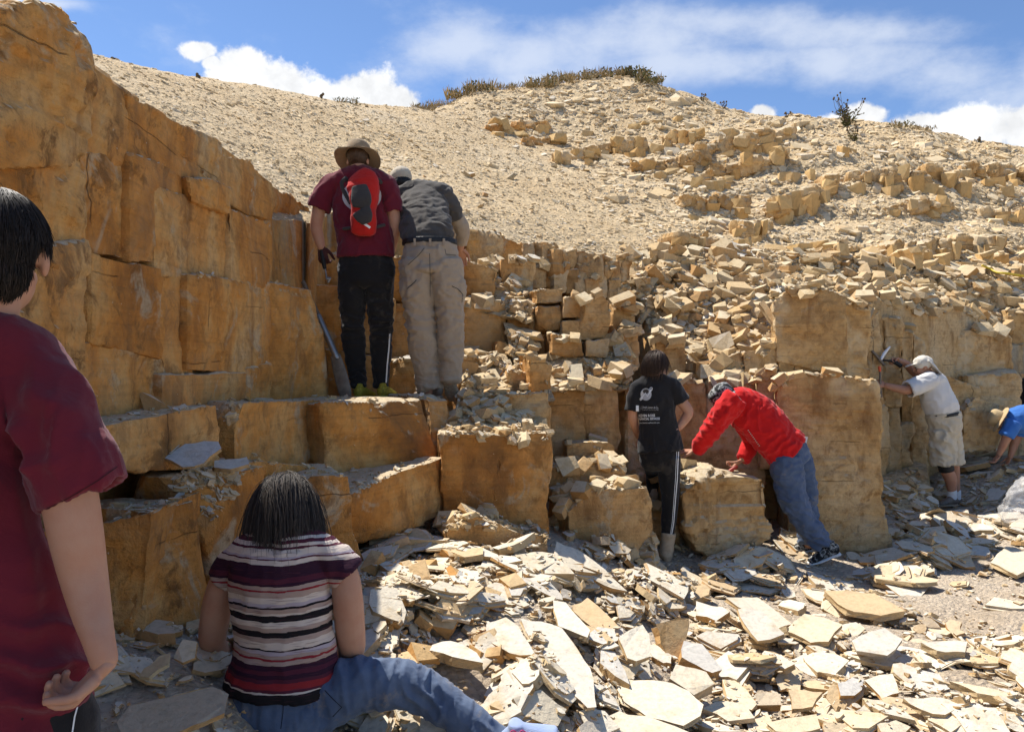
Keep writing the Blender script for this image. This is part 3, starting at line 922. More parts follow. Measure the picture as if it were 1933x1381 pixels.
def ball_w(c, rad, rot=None, seg=16, rings=10):
    V, T = [], []
    for i in range(rings + 1):
        ph = math.pi * i / rings
        for j in range(seg):
            th = 2 * math.pi * j / seg
            V.append((math.sin(ph) * math.cos(th) * rad[0], math.sin(ph) * math.sin(th) * rad[1], math.cos(ph) * rad[2]))
    for i in range(rings):
        for j in range(seg):
            k = (j + 1) % seg
            A, B_, C, D_ = i * seg + j, (i + 1) * seg + j, (i + 1) * seg + k, i * seg + k
            T += [(A, B_, C), (A, C, D_)]
    V = np.array(V)
    if rot is not None:
        V = V @ np.array(rot.to_3x3()).T
    return V + np.array(c), np.array(T)


def box_w(c, half, rot=None):
    V = np.array([(x, y, z) for x in (-1, 1) for y in (-1, 1) for z in (-1, 1)], dtype=float) * np.array(half)
    T = np.array([(0, 1, 3), (0, 3, 2), (4, 6, 7), (4, 7, 5), (0, 4, 5), (0, 5, 1), (2, 3, 7), (2, 7, 6), (0, 2, 6), (0, 6, 4), (1, 5, 7), (1, 7, 3)])
    if rot is not None:
        V = V @ np.array(rot.to_3x3()).T
    return V + np.array(c), T


def joined(parts, name='m'):
    Vs, Ts, o = [], [], 0
    for V, T in parts:
        Vs.append(V); Ts.append(T + o); o += len(V)
    return mesh_np(name, np.concatenate(Vs), np.concatenate(Ts))


def fuse(parts, vox, name='m', it=3, folds=None, dec=None, fac=.5, crease=()):
    """weld overlapping closed parts into one continuous surface, with optional cloth folds"""
    mods = [('REMESH', dict(mode='VOXEL', voxel_size=vox)), ('SMOOTH', dict(factor=fac, iterations=it))]
    me = evaluated(joined(parts, name), mods)
    if folds:
        V = get_v(me); N = get_n(me)
        for amp, fr, off, ridge in folds:
            q = V * np.array(fr) + off
            q = q + fbm(V * 4.0 + off, 2, 3)[:, None] * .8
            n = fbm(q, 2, int(off) % 50)
            if ridge:
                n = 1 - 2.2 * np.abs(n)
            V = V + N * (n * amp)[:, None]
        for c, rad, amp, dr, fr in crease:
            w_ = np.exp(-((V - np.array(c)) ** 2).sum(1) / rad ** 2)
            ph = V @ np.array(dr) * fr + fbm(V * 9.0, 2, 5) * 2.2
            V = V + N * (w_ * amp * (1 - 2 * np.abs(np.sin(ph))))[:, None]
        set_v(me, V)
    if dec:
        me = evaluated(me, [('DECIMATE', dict(ratio=dec))])
    smooth(me)
    return me


class Fig:
    """a person laid out from the photograph: pixel positions at depth d0 + dd"""
    def __init__(s, d0):
        s.d0 = d0; s.k = d0 / F
    def p(s, x, y, dd=0.0):
        return P(x, y, s.d0 + dd)
    def rows(s, ch):
        r = []
        for c in ch:
            x, y, dd, a = c[:4]
            b_ = c[4] if len(c) > 4 else a
            q = s.p(x, y, dd)
            r.append((q.x, q.y, q.z, a * s.k, b_ * s.k))
        return r
    def tube(s, ch, **kw):
        return tube_w(s.rows(ch), **kw)
    def ball(s, x, y, dd, rx, ry=None, rz=None, rot=None):
        ry = rx if ry is None else ry; rz = rx if rz is None else rz
        return ball_w(s.p(x, y, dd), (rx * s.k, ry * s.k, rz * s.k), rot)


def head_parts(c, R_, h=.235):
    """skull, face and ears; c = centre of the head, R_ = rotation (local y = face, z = up)"""
    f = h / .235
    def B(x, y, z, a, b_, g):
        return ball_w(Vector(c) + R_ @ (Vector((x, y, z)) * f), (a * f, b_ * f, g * f), R_)
    def Tb(pts):
        rw = []
        for (x, y, z, r) in pts:
            q = Vector(c) + R_ @ (Vector((x, y, z)) * f)
            rw.append((*q, r * f, r * f))
        return tube_w(rw, seg=10, sub=3)
    ps = [B(0, -.012, .030, .076, .096, .086), B(0, .030, -.045, .060, .062, .068), B(0, .058, -.098, .028, .026, .020),
          B(0, .070, .030, .050, .022, .018), Tb([(0, .088, .020, .009), (0, .104, -.012, .011), (0, .112, -.030, .014)]),
          B(0, .086, -.062, .024, .012, .007), B(0, .084, -.076, .021, .012, .007),
          B(.036, .070, -.030, .022, .020, .022), B(-.036, .070, -.030, .022, .020, .022)]
    for sx in (-1, 1):
        ps.append(B(sx * .078, -.006, -.012, .010, .020, .031))
    return ps


def eyes(parent, c, R_, h=.235):
    f = h / .235
    for sx in (-1, 1):
        V, T = ball_w(Vector(c) + R_ @ (Vector((sx * .031, .084, .006)) * f), (.013 * f, .009 * f, .008 * f), R_, 10, 8)
        me = mesh_np('eye', V, T); smooth(me)
        obj('eye', me, M_EYE, parent=parent)


def hand_parts(wrist, fwd, palm, size=.185, curl=.5, side=1, spread=1.0):
    """palm, four fingers and a thumb; fwd = direction wrist->knuckles, palm = direction the palm faces"""
    fwd = Vector(fwd).normalized(); palm = Vector(palm)
    palm = (palm - fwd * palm.dot(fwd)).normalized()
    lat = fwd.cross(palm) * side
    k = size / .185
    w_ = Vector(wrist)
    ps = [tube_w([(*(w_ - fwd * .01 * k), .024 * k, .017 * k), (*(w_ + fwd * .035 * k), .034 * k, .015 * k), (*(w_ + fwd * .085 * k), .040 * k, .014 * k)],
                 view=tuple(palm), sub=3, seg=14)]
    for i, (o, L) in enumerate(((-.030, .068), (-.010, .078), (.010, .073), (.029, .058))):
        b0 = w_ + fwd * (.088 * k) + lat * (o * k * spread)
        a, pts, p = 0.0, [], b0 - fwd * .02 * k
        pts.append((*p, .0088 * k, .0088 * k))
        p = b0
        for j, f in enumerate((.42, .32, .26)):
            a += curl * (0.75 + .15 * i * .3)
            d = fwd * math.cos(a) + palm * math.sin(a) + lat * (o * 1.2)
            pts.append((*p, .0090 * k, .0090 * k))
            p = p + d.normalized() * L * f * k
        pts.append((*p, .0076 * k, .0076 * k))
        ps.append(tube_w(pts, seg=10, sub=2))
    t0 = w_ + fwd * .02 * k - lat * .028 * k
    d1 = (fwd * .75 - lat * .65 + palm * .25).normalized()
    d2 = (fwd * .9 - lat * .1 + palm * (.2 + .5 * curl)).normalized()
    p1 = t0 + d1 * .042 * k; p2 = p1 + d2 * .032 * k; p3 = p2 + (d2 + palm * .3 * curl).normalized() * .026 * k
    ps.append(tube_w([(*t0, .014 * k, .013 * k), (*p1, .0115 * k, .0115 * k), (*p2, .010 * k, .010 * k), (*p3, .008 * k, .008 * k)], seg=10, sub=2))
    return ps


def skin_mesh(body, hands, vox, hvox, dec=None):
    """the body as one mesh, hands welded at a finer grain"""
    me = fuse(body, vox, 'body', 4, dec=dec)
    if hands:
        hm = fuse(hands, hvox, 'hand', 2)
        bm = bmesh.new()
        bm.from_mesh(me); bm.from_mesh(hm)
        bm.to_mesh(me); bm.free()
        smooth(me)
    return me


def face_rot(yaw, pitch=0.0, roll=0.0):
    """yaw 0 looks away from the camera (+y), positive turns to the right; pitch < 0 looks down"""
    return Matrix.Rotation(-yaw, 3, 'Z') @ Matrix.Rotation(pitch, 3, 'X') @ Matrix.Rotation(roll, 3, 'Y')


def strands(center, R_, rad, n, length, radius, seed, front=.55, low=-.25, grav=.35, wob=.25, steps=8, part_dir=(0, -.3, 1), keep=(), sides=3, flow=(0, -.5, -.6), lift=.004, clump=0.0, ear=False, wave=0.0):
    """hair as thousands of fine strands: each starts on the scalp, follows it and falls with gravity, kept outside the head"""
    r = np.random.default_rng(seed)
    Rm = np.array(R_); rad = np.array(rad); c0 = np.array(center)
    u = r.normal(size=(n * 3, 3)); u /= np.linalg.norm(u, axis=1, keepdims=True)
    ok_ = (u[:, 2] > low) & ~((u[:, 1] > front) & (u[:, 2] < .72)) & ~((u[:, 1] > .15) & (u[:, 2] < .10))
    if ear:
        ok_ &= ~((np.abs(u[:, 0]) > .55) & (u[:, 2] < .02) & (u[:, 1] > -.45))
    u = u[ok_][:n]; n = len(u)
    pos = (u * rad) @ Rm.T + c0
    fl = np.array(flow, dtype=float) @ Rm.T
    away = (u - np.array(part_dir) * .5) @ Rm.T
    nrm = (u / rad) @ Rm.T; nrm /= np.linalg.norm(nrm, axis=1, keepdims=True)
    d = away + fl + r.normal(0, wob, (n, 3))
    d -= nrm * (np.sum(d * nrm, 1) - .04)[:, None]
    if clump:
        d += fbm(pos * clump, 2, seed)[:, None] * .6 * np.cross(nrm, [0, 0, 1.0])
    L = length * r.uniform(.55, 1.1, n) / (steps - 1)
    lay = lift * r.uniform(.3, 1.6, n)
    pts = [pos + nrm * lay[:, None]]
    ph_ = fbm(pos * 28.0, 2, seed + 3) * 7.0
    lat_ = np.cross(nrm, [0, 0, 1.0])
    g_ = np.array([0, 0, -1.0])
    balls_ = [(c0, Rm, rad)] + [(np.array(kc), np.eye(3), np.array(kr)) for kc, kr in keep]
    for s_ in range(steps - 1):
        d = d + g_ * grav + r.normal(0, wob * .2, (n, 3))
        if wave:
            d = d + (wave * np.sin(s_ * 1.15 + ph_))[:, None] * lat_
        d /= np.linalg.norm(d, axis=1, keepdims=True)
        p = pts[-1] + d * L[:, None]
        for kc, kR, kr in balls_:
            q = (p - kc) @ kR
            m_ = np.linalg.norm(q / (kr + lay[:, None]), axis=1)
            inside = m_ < 1
            q2 = q / np.maximum(m_, 1e-3)[:, None]
            p = np.where(inside[:, None], q2 @ kR.T + kc, p)
        d = (p - pts[-1]); d /= np.linalg.norm(d, axis=1, keepdims=True) + 1e-9
        pts.append(p)
    pts = np.stack(pts, 1)                          # n, steps, 3
    tg = np.gradient(pts, axis=1); tg /= np.linalg.norm(tg, axis=2, keepdims=True) + 1e-9
    a1 = np.cross(tg, np.array([.31, .87, .21])); a1 /= np.linalg.norm(a1, axis=2, keepdims=True) + 1e-9
    a2 = np.cross(tg, a1)
    f = np.linspace(0, 1, steps)
    rr = radius * (1 - .8 * f ** 2)[None, :, None] * r.uniform(.6, 1.3, (n, 1, 1))
    ring = []
    for k in range(sides):
        t_ = 2 * math.pi * k / sides
        ring.append(pts + (a1 * math.cos(t_) + a2 * math.sin(t_)) * rr)
    V = np.stack(ring, 2).reshape(n, -1, 3)
    T = []
    for i in range(steps - 1):
        for k in range(sides):
            k2 = (k + 1) % sides
            A, B_, C, D_ = i * sides + k, i * sides + k2, (i + 1) * sides + k2, (i + 1) * sides + k
            T += [(A, B_, C), (A, C, D_)]
    T = np.array(T)
    return V.reshape(-1, 3), (T[None] + (np.arange(n) * V.shape[1])[:, None, None]).reshape(-1, 3)


# ------------------------------------------------------------------ cloth, skin, hair
def mat_cloth(name, col, col2=None, scale=3.0, weave=420.0, rough=.92, dirt=None, amt=.5, sheen=.15):
    m, t, b = new_mat(name)
    g = t.new('ShaderNodeNewGeometry'); pos = g.outputs['Position']
    n = t.noise(pos, scale, 4.0, .6)
    c = t.mix(t.maprange(n, .35, .7, 0, amt), col, col2 or tuple(v * .75 for v in col))
    if dirt:
        c = t.mix(t.maprange(t.noise(pos, 5.5, 5.0, .7), .56, .68, 0, dirt[1]), c, dirt[0])
    t.put(b, Base__Color=c, Roughness=rough)
    b.inputs['Sheen Weight'].default_value = sheen
    wv = t.noise(pos, weave, 2.0, .6)
    cr = t.noise(t.vec('MULTIPLY', pos, (1, 1, 1.6)), 13.0, 3.0, .55, .6)
    bump(t, b, t.math('ADD', t.math('MULTIPLY', wv, .12), cr), .5, .012)
    return m


def mat_flat(name, col, rough=.6, metal=0.0, spec=.4, bumpy=None, var=.15):
    m, t, b = new_mat(name)
    g = t.new('ShaderNodeNewGeometry'); pos = g.outputs['Position']
    n = t.noise(pos, 30.0 if bumpy is None else bumpy, 4.0, .6)
    c = t.mix(t.maprange(n, .3, .75, 0, 1), col, tuple(v * (1 - var) for v in col))
    t.put(b, Base__Color=c, Roughness=rough, Metallic=metal)
    b.inputs['Specular IOR Level'].default_value = spec
    if bumpy:
        bump(t, b, n, .4, .006)
    return m


def mat_skin(name, col):
    m, t, b = new_mat(name)
    g = t.new('ShaderNodeNewGeometry'); pos = g.outputs['Position']
    n = t.noise(pos, 14.0, 4.0, .6)
    c = t.mix(t.maprange(n, .35, .7, 0, .55), col, (col[0] * .9, col[1] * .72, col[2] * .66))
    t.put(b, Base__Color=c, Roughness=.55)
    b.inputs['Subsurface Weight'].default_value = .12
    b.inputs['Subsurface Radius'].default_value = (.02, .008, .004)
    b.inputs['Subsurface Scale'].default_value = .3
    bump(t, b, t.noise(pos, 260.0, 3.0, .6), .15, .003)
    return m


def mat_hair(name, col, col2):
    m, t, b = new_mat(name)
    g = t.new('ShaderNodeNewGeometry')
    c = t.mix(t.math('POWER', g.outputs['Random Per Island'], 1.6), col, col2)
    t.put(b, Base__Color=c, Roughness=.55)
    b.inputs['Specular IOR Level'].default_value = .35
    return m


M_EYE = mat_flat('eye', (.05, .035, .03), .2)
M_SKIN = mat_skin('fair_skin', (.50, .275, .18))
M_SKIN2 = mat_skin('tanned_skin', (.46, .24, .15))
M_HAIR_D = mat_hair('dark_hair', (.012, .009, .007), (.045, .030, .022))
M_HAIR_B = mat_hair('brown_hair', (.035, .018, .010), (.10, .055, .030))
M_HAIR_G = mat_hair('dark_grey_hair', (.016, .012, .010), (.11, .088, .072))
M_MAROON = mat_cloth('maroon_cotton', (.145, .012, .024), (.10, .008, .016))
M_BLACK = mat_cloth('black_cotton', (.013, .012, .013), (.022, .020, .020))
M_TRACK = mat_cloth('black_track_cloth', (.012, .011, .011), (.020, .018, .017), dirt=((.10, .085, .065), .35))
M_KHAKI = mat_cloth('khaki_cloth', (.36, .285, .205), (.30, .235, .17), dirt=((.42, .34, .24), .4))
M_STONE_C = mat_cloth('pale_khaki_cloth', (.56, .49, .37), (.48, .41, .30))
M_GREYSH = mat_cloth('charcoal_grey_cloth', (.075, .066, .057), (.060, .052, .045))
M_RED = mat_cloth('red_cotton', (.60, .010, .010), (.52, .008, .008))
M_WHITE = mat_cloth('pale_grey_cotton', (.68, .66, .63), (.60, .58, .55))
M_BLUE = mat_cloth('blue_cotton', (.045, .17, .50), (.035, .13, .42))
M_DENIM = mat_cloth('blue_denim', (.060, .092, .165), (.11, .15, .235), 6.0, 500.0, dirt=((.26, .22, .17), .45), amt=.8)
M_DENIM2 = mat_cloth('light_blue_denim', (.068, .098, .165), (.125, .165, .24), 7.0, 500.0, dirt=((.30, .24, .17), .5), amt=.8)
M_PRINT = mat_flat('white_print', (.78, .78, .77), .7)
M_PRINT2 = mat_flat('grey_print', (.50, .50, .50), .7)
M_BLK = mat_flat('black_rubber', (.012, .012, .012), .6)
M_STEEL = mat_flat('worn_steel', (.30, .29, .28), .42, .8)
M_RUST = mat_flat('dusty_steel', (.23, .19, .15), .62, .5, bumpy=18.0, var=.45)
M_WOOD = mat_flat('worn_wood', (.17, .125, .085), .75, bumpy=40.0, var=.4)
M_YEL = mat_flat('yellow_mesh_fabric', (.42, .35, .03), .7, bumpy=90.0, var=.7)
M_SOLE = mat_flat('tan_rubber', (.36, .28, .19), .85, bumpy=60.0, var=.35)
M_BOOT = mat_flat('tan_suede', (.50, .38, .25), .9, bumpy=35.0, var=.25)
M_SOCK = mat_cloth('white_sock', (.76, .75, .73))
M_BELT = mat_flat('dark_leather', (.016, .014, .012), .5)
M_HATK = mat_cloth('khaki_brown_hat', (.30, .215, .125), (.22, .155, .09))
M_CAPT = mat_cloth('tan_cap', (.52, .45, .34), (.44, .37, .27))
M_STRAW = mat_cloth('straw', (.50, .37, .20), (.40, .28, .14), 30.0)


def mat_camo():
    m, t, b = new_mat('grey_camouflage')
    g = t.new('ShaderNodeNewGeometry')
    n = t.noise(g.outputs['Position'], 26.0, 3.0, .55, .5)
    t.put(b, Base__Color=t.ramp(n, [(.40, (.02, .02, .02)), (.47, (.16, .16, .15)), (.54, (.40, .40, .38)), (.62, (.07, .07, .065))], 'CONSTANT'))
    return m


M_CAMO = mat_camo()


def mat_stripes(z_of):
    """uneven knitted stripes in maroon, cream, lavender, black and red"""
    m, t, b = new_mat('striped_knit')
    g = t.new('ShaderNodeNewGeometry'); pos = g.outputs['Position']
    sp = t.new('ShaderNodeSeparateXYZ'); t.put(sp, Vector=pos)
    wob = t.noise(t.vec('MULTIPLY', pos, (5.0, 5.0, 2.0)), 1.0, 2.0, .5)
    fine = t.noise(t.vec('MULTIPLY', pos, (14.0, 14.0, 260.0)), 1.0, 2.0, .6)
    z0, z1 = z_of(1320), z_of(990)
    z = t.math('ADD', sp.outputs[2], t.math('MULTIPLY', t.math('SUBTRACT', wob, .5), .035))
    z = t.math('ADD', z, t.math('MULTIPLY', t.math('SUBTRACT', fine, .5), .010))
    f = t.maprange(z, z1, z0, 0, 1, smooth=False)
    MA, CR, LA, DK, TN, RD, BK = (.085, .016, .032), (.62, .52, .44), (.44, .37, .40), (.035, .010, .024), (.40, .29, .24), (.26, .022, .028), (.012, .010, .012)
    seq = [(1003, MA), (1012, CR), (1018, MA), (1024, CR), (1031, MA), (1034, CR), (1046, LA), (1050, MA), (1053, CR), (1060, DK), (1084, MA), (1092, DK),
           (1097, TN), (1104, RD), (1108, TN), (1118, CR), (1128, LA), (1135, BK), (1139, TN), (1146, CR), (1151, BK), (1162, CR), (1172, TN), (1180, BK), (1190, TN),
           (1200, CR), (1205, MA)]
    seq2 = [(1205, CR), (1212, BK), (1215, LA), (1222, TN), (1228, RD), (1232, TN), (1240, DK), (1248, MA), (1256, DK), (1264, MA), (1270, RD), (1282, MA), (1287, CR), (1290, BK)]
    def conv(sq, first):
        st = [(0.0, first)] + [((y - 990) / 330.0, c) for y, c in sq]
        return st[:31]
    c1 = t.ramp(f, conv(seq, CR), 'CONSTANT')
    c2 = t.ramp(f, conv(seq2, CR), 'CONSTANT')
    c = t.mix(t.math('GREATER_THAN', f, (1205 - 990) / 330.0), c1, c2)
    c = t.mix(t.maprange(fine, .56, .70, 0, .5), c, (.10, .03, .045))
    t.put(b, Base__Color=c, Roughness=.9)
    bump(t, b, t.math('ADD', t.math('MULTIPLY', fine, .4), t.noise(t.vec('MULTIPLY', pos, (1.0, 1.0, 2.0)), 12.0, 3.0, .55, .6)), .5, .010)
    return m


def person(label, base):
    return empty('person', base, label=label, cat='person')


def part(name, me, mat, parent):
    return obj(name, me, mat, parent=parent)


def shoe_parts(heel, toe, w_, h_, up=(0, 0, 1)):
    """an upper and a sole from heel to toe (world points on the ground)"""
    heel, toe, up = Vector(heel), Vector(toe), Vector(up).normalized()
    f = (toe - heel)
    def at(k, z):
        return heel + f * k + up * z
    v = tuple(up)
    upper = [tube_w([(*at(.04, h_ * .52), w_ * .74, h_ * .45), (*at(.25, h_ * .62), w_ * .80, h_ * .55), (*at(.5, h_ * .50), w_ * .88, h_ * .42),
                     (*at(.75, h_ * .36), w_ * .98, h_ * .28), (*at(.95, h_ * .28), w_ * .78, h_ * .20)], view=v, seg=16),
             tube_w([(*at(.16, h_ * .6), w_ * .62, w_ * .75), (*at(.16, h_ * 1.25), w_ * .58, w_ * .72)], seg=16, cap=.2)]
    sole = [tube_w([(*at(0, h_ * .10), w_ * .80, h_ * .16), (*at(.3, h_ * .10), w_ * .82, h_ * .14), (*at(.7, h_ * .10), w_ * 1.06, h_ * .14), (*at(1.0, h_ * .13), w_ * .72, h_ * .14)], view=v, seg=16)]
    return upper, sole

# ------------------------------------------------------------------ printing flat marks on cloth
def bvh_of(o):
    me = o.data
    V = get_v(me) + np.array(o.location)
    return BVHTree.FromPolygons([tuple(v) for v in V], [tuple(p.vertices) for p in me.polygons])


def print_on(target, shapes, mat, name, lift=.003, tree=None, cut=5.0):
    """flat shapes given as (pixel points, faces) laid on the surface of a garment"""
    tree = tree or bvh_of(target)
    bm = bmesh.new()
    for pts, faces in shapes:
        vs = [bm.verts.new((x, y, 0)) for x, y in pts]
        for f in faces:
            try:
                bm.faces.new([vs[i] for i in f])
            except ValueError:
                pass
    bmesh.ops.triangulate(bm, faces=bm.faces[:])
    for _ in range(4):
        long = [e for e in bm.edges if e.calc_length() > cut]
        if not long:
            break
        bmesh.ops.subdivide_edges(bm, edges=long, cuts=1)
        bmesh.ops.triangulate(bm, faces=bm.faces[:])
    dead = []
    for v in bm.verts:
        d = ray_dir(v.co.x, v.co.y).normalized()
        loc, nn, _, _ = tree.ray_cast(cam.location, d)
        if loc is None:
            dead.append(v); continue
        v.co = loc - d * lift
    bmesh.ops.delete(bm, geom=dead, context='VERTS')
    me = bpy.data.meshes.new(name)
    bm.to_mesh(me); bm.free()
    me.flip_normals() if False else None
    return obj(name, me, mat, parent=target)


def text_shape(body, x, y, height, width=None, bold=.0, angle=0.0, shear=0.0):
    """lettering as pixel shapes; (x, y) is the middle of the line, height = capital height"""
    cu = bpy.data.curves.new('t', 'FONT')
    cu.body = body; cu.size = 1.0; cu.align_x = 'CENTER'; cu.offset = bold; cu.resolution_u = 2; cu.shear = shear
    o = bpy.data.objects.new('t', cu); scene.collection.objects.link(o)
    dg = bpy.context.evaluated_depsgraph_get(); dg.update()
    me = bpy.data.meshes.new_from_object(o.evaluated_get(dg))
    bpy.data.objects.remove(o); bpy.data.curves.remove(cu)
    V = get_v(me)
    sy = height / .70
    sx = sy if width is None else width / max(1e-6, V[:, 0].max() - V[:, 0].min())
    mx = (V[:, 0].max() + V[:, 0].min()) / 2
    c, s = math.cos(angle), math.sin(angle)
    pts = []
    for v in V:
        a, b_ = (v[0] - mx) * sx, -(v[1] - .35) * sy
        pts.append((x + a * c - b_ * s, y + a * s + b_ * c))
    faces = [tuple(p.vertices) for p in me.polygons]
    bpy.data.meshes.remove(me)
    return pts, faces


def disc_shape(x, y, rx, ry=None, n=28, a0=0, a1=2 * math.pi, inner=None, rot=0.0):
    ry = rx if ry is None else ry
    pts, faces = [], []
    c, s = math.cos(rot), math.sin(rot)
    full = abs(a1 - a0 - 2 * math.pi) < 1e-6
    if inner is None:
        for i in range(n):
            a = 2 * math.pi * i / n
            u, v = math.cos(a) * rx, math.sin(a) * ry
            pts.append((x + u * c - v * s, y + u * s + v * c))
        faces.append(tuple(range(n)))
    else:
        for i in range(n + 1):
            a = a0 + (a1 - a0) * i / n
            for f in (1.0, inner if full else 1 - (1 - inner) * math.sin(math.pi * i / n)):
                u, v = math.cos(a) * rx * f, math.sin(a) * ry * f
                pts.append((x + u * c - v * s, y + u * s + v * c))
        for i in range(n):
            faces.append((2 * i, 2 * i + 1, 2 * i + 3, 2 * i + 2))
    return pts, faces


def strip_shape(line, w_):
    pts, faces = [], []
    for i, (x, y) in enumerate(line):
        a = Vector(line[max(i - 1, 0)]); b_ = Vector(line[min(i + 1, len(line) - 1)])
        t_ = (b_ - a).normalized()
        pts += [(x - t_.y * w_ / 2, y + t_.x * w_ / 2), (x + t_.y * w_ / 2, y - t_.x * w_ / 2)]
    for i in range(len(line) - 1):
        faces.append((2 * i, 2 * i + 1, 2 * i + 3, 2 * i + 2))
    return pts, faces


def hat_mesh(c, R_, crown=(.088, .100, .075), brim=.16, droop=.35, wavy=.012, seed=1, vis=None, th=.004, crown_z=.02):
    """a cloth hat: dome crown, soft brim all round (or a visor to the front with vis=length)"""
    n, V, T = 40, [], []
    prof = []
    for i in range(9):
        a = math.pi / 2 * (1 - i / 8)
        prof.append((math.cos(a) if i else 0.001, math.sin(a)))
    rings = [(crown[0] * x, crown[1] * x, crown_z + crown[2] * (max(z, 0) ** .55), 0) for x, z in prof]
    rings.append((crown[0] * 1.01, crown[1] * 1.01, -.012, 0))
    for k in (.0, .35, .7, 1.0):
        rings.append((crown[0] + (brim - crown[0]) * k, crown[1] + (brim - crown[1] + .012) * k, -.014 - droop * (brim - .085) * k ** 1.4, k))
    rings.append((crown[0] + (brim - crown[0]) * .98, crown[1] + (brim - crown[1] + .012) * .98, -.014 - droop * (brim - .085) - th, 1.0))
    for k in (.7, .3, 0.0):
        rings.append((crown[0] * .98 + (brim - crown[0]) * k, crown[1] * .98 + (brim - crown[1] + .012) * k, -.014 - th - droop * (brim - .085) * k ** 1.4, k))
    r = random.Random(seed)
    ph = [r.uniform(0, 6.28) for _ in range(4)]
    for (a, b_, z, k) in rings:
        for j in range(n):
            t_ = 2 * math.pi * j / n
            zz = z + k * wavy * (math.sin(2 * t_ + ph[0]) + .5 * math.sin(3 * t_ + ph[1]))
            q = Vector(c) + R_ @ Vector((math.cos(t_) * a, math.sin(t_) * b_, zz))
            V.append(q[:])
    for i in range(len(rings) - 1):
        for j in range(n):
            k = (j + 1) % n
            T.append((i * n + j, (i + 1) * n + j, (i + 1) * n + k, i * n + k))
    me = mesh_np('hat', V, np.array(T))
    Vn = get_v(me); N = get_n(me)
    set_v(me, Vn + N * (fbm(Vn * 22 + seed, 3, seed) * .004)[:, None])
    smooth(me, 60)
    return me


def cap_parts(c, R_, f=1.0, visor=.085, vdir=1):
    def q(x, y, z):
        return Vector(c) + R_ @ (Vector((x, y, z)) * f)
    ps = [ball_w(q(0, -.008, .042), (.084 * f, .104 * f, .082 * f), R_)]
    ps.append(tube_w([(*q(0, .07 * vdir, .045), .070 * f, .006 * f), (*q(0, (.10 + visor * .5) * vdir, .040), .066 * f, .005 * f), (*q(0, (.10 + visor) * vdir, .028), .045 * f, .004 * f)],
                     view=tuple(R_ @ Vector((0, 0, 1))), seg=16))
    return ps


# ------------------------------------------------------------------ person in the wide-brimmed hat with the red backpack
g = Fig(5.95)
pr = person('person in wide-brimmed hat, maroon tee and black trousers standing on the ledge', g.p(690, 750))
hc_ = g.p(676, 304, .03); hr = face_rot(0.05, -.42)
body = head_parts(hc_, hr, .225) + [g.tube([(679, 340, 0, 17, 15), (677, 318, .02, 15, 15)]),
        g.tube([(680, 352, 0, 44, 20), (686, 420, 0, 42, 22), (690, 486, 0, 44, 24)]),
        g.tube([(612, 360, 0, 13), (603, 392, 0, 12.5), (597, 426, .02, 11.5), (602, 450, .03, 10), (607, 468, .03, 7.5)]),
        g.tube([(735, 360, 0, 13), (742, 396, 0, 12.5), (745, 432, .03, 11), (741, 458, .08, 9.5), (737, 482, .12, 7)]),
        g.tube([(668, 500, 0, 18), (667, 610, 0, 12), (678, 740, 0, 7)]), g.tube([(714, 500, 0, 18), (719, 610, 0, 12), (719, 740, 0, 7)])]
hands = hand_parts(g.p(736, 484, .12), (-.1, .5, -.85), (-1, 0, 0), .18, .4, 1)
me = skin_mesh(body, hands, .007, .004, .25)
part('body', me, M_SKIN, pr); eyes(pr, hc_, hr, .225)
gl = hand_parts(g.p(607, 466, .03), (.12, .1, -.95), (.2, 1, 0), .20, 1.05, -1)
part('glove', fuse(gl, .004, 'glove', 2), mat_flat('dark_glove', (.07, .022, .02), .85, bumpy=60.0), pr)
shirt = [g.tube([(624, 350, 0, 19), (652, 341, 0, 21), (679, 338, 0, 24, 22), (706, 341, 0, 21), (728, 350, 0, 19)]),
         g.tube([(678, 350, 0, 48, 25), (679, 385, 0, 50, 28), (685, 430, 0, 51, 28), (690, 462, 0, 53, 31), (691, 485, 0, 55, 33)], hollow=.05),
         g.tube([(627, 348, 0, 19), (612, 370, 0, 19.5), (602, 394, 0, 20.5)], hollow=.04), g.tube([(726, 348, 0, 19), (738, 374, 0, 18), (742, 401, 0, 18)], hollow=.04)]
part('shirt', fuse(shirt, .0075, 'shirt', 3, folds=[(.010, (8, 8, 4), 3.0, True), (.006, (16, 16, 9), 21.0, True)], dec=.5), M_MAROON, pr)
pants = [g.tube([(691, 470, 0, 44, 25), (691, 488, 0, 49, 29), (691, 508, 0, 53, 33), (690, 535, 0, 50, 33)], cap=.4),
         g.tube([(668, 515, 0, 28, 30), (666, 560, 0, 25, 27), (666, 608, 0, 21, 23), (668, 650, .01, 19.5), (674, 700, .01, 16), (677, 731, .01, 15)], cap=.15),
         g.tube([(714, 515, 0, 28, 30), (717, 560, 0, 25, 27), (719, 608, 0, 21.5, 23), (719, 650, .01, 19), (719, 700, .01, 15.5), (719, 731, .01, 14.5)], cap=.15)]
pt = part('trousers', fuse(pants, .0075, 'trousers', 3, folds=[(.009, (7, 7, 10), 9.0, True), (.006, (14, 14, 20), 31.0, True)], dec=.5, crease=[(g.p(668, 618, -.1), .12, .012, (.1, 0, 1), 50.0), (g.p(720, 618, -.1), .12, .012, (-.1, 0, 1), 50.0), (g.p(677, 715, -.05), .09, .009, (0, 0, 1), 60.0)]), M_TRACK, pr)
print_on(pt, [strip_shape([(736, 630), (734, 660), (731, 690), (729, 722)], 2.6)], M_PRINT, 'side_stripe', .004)
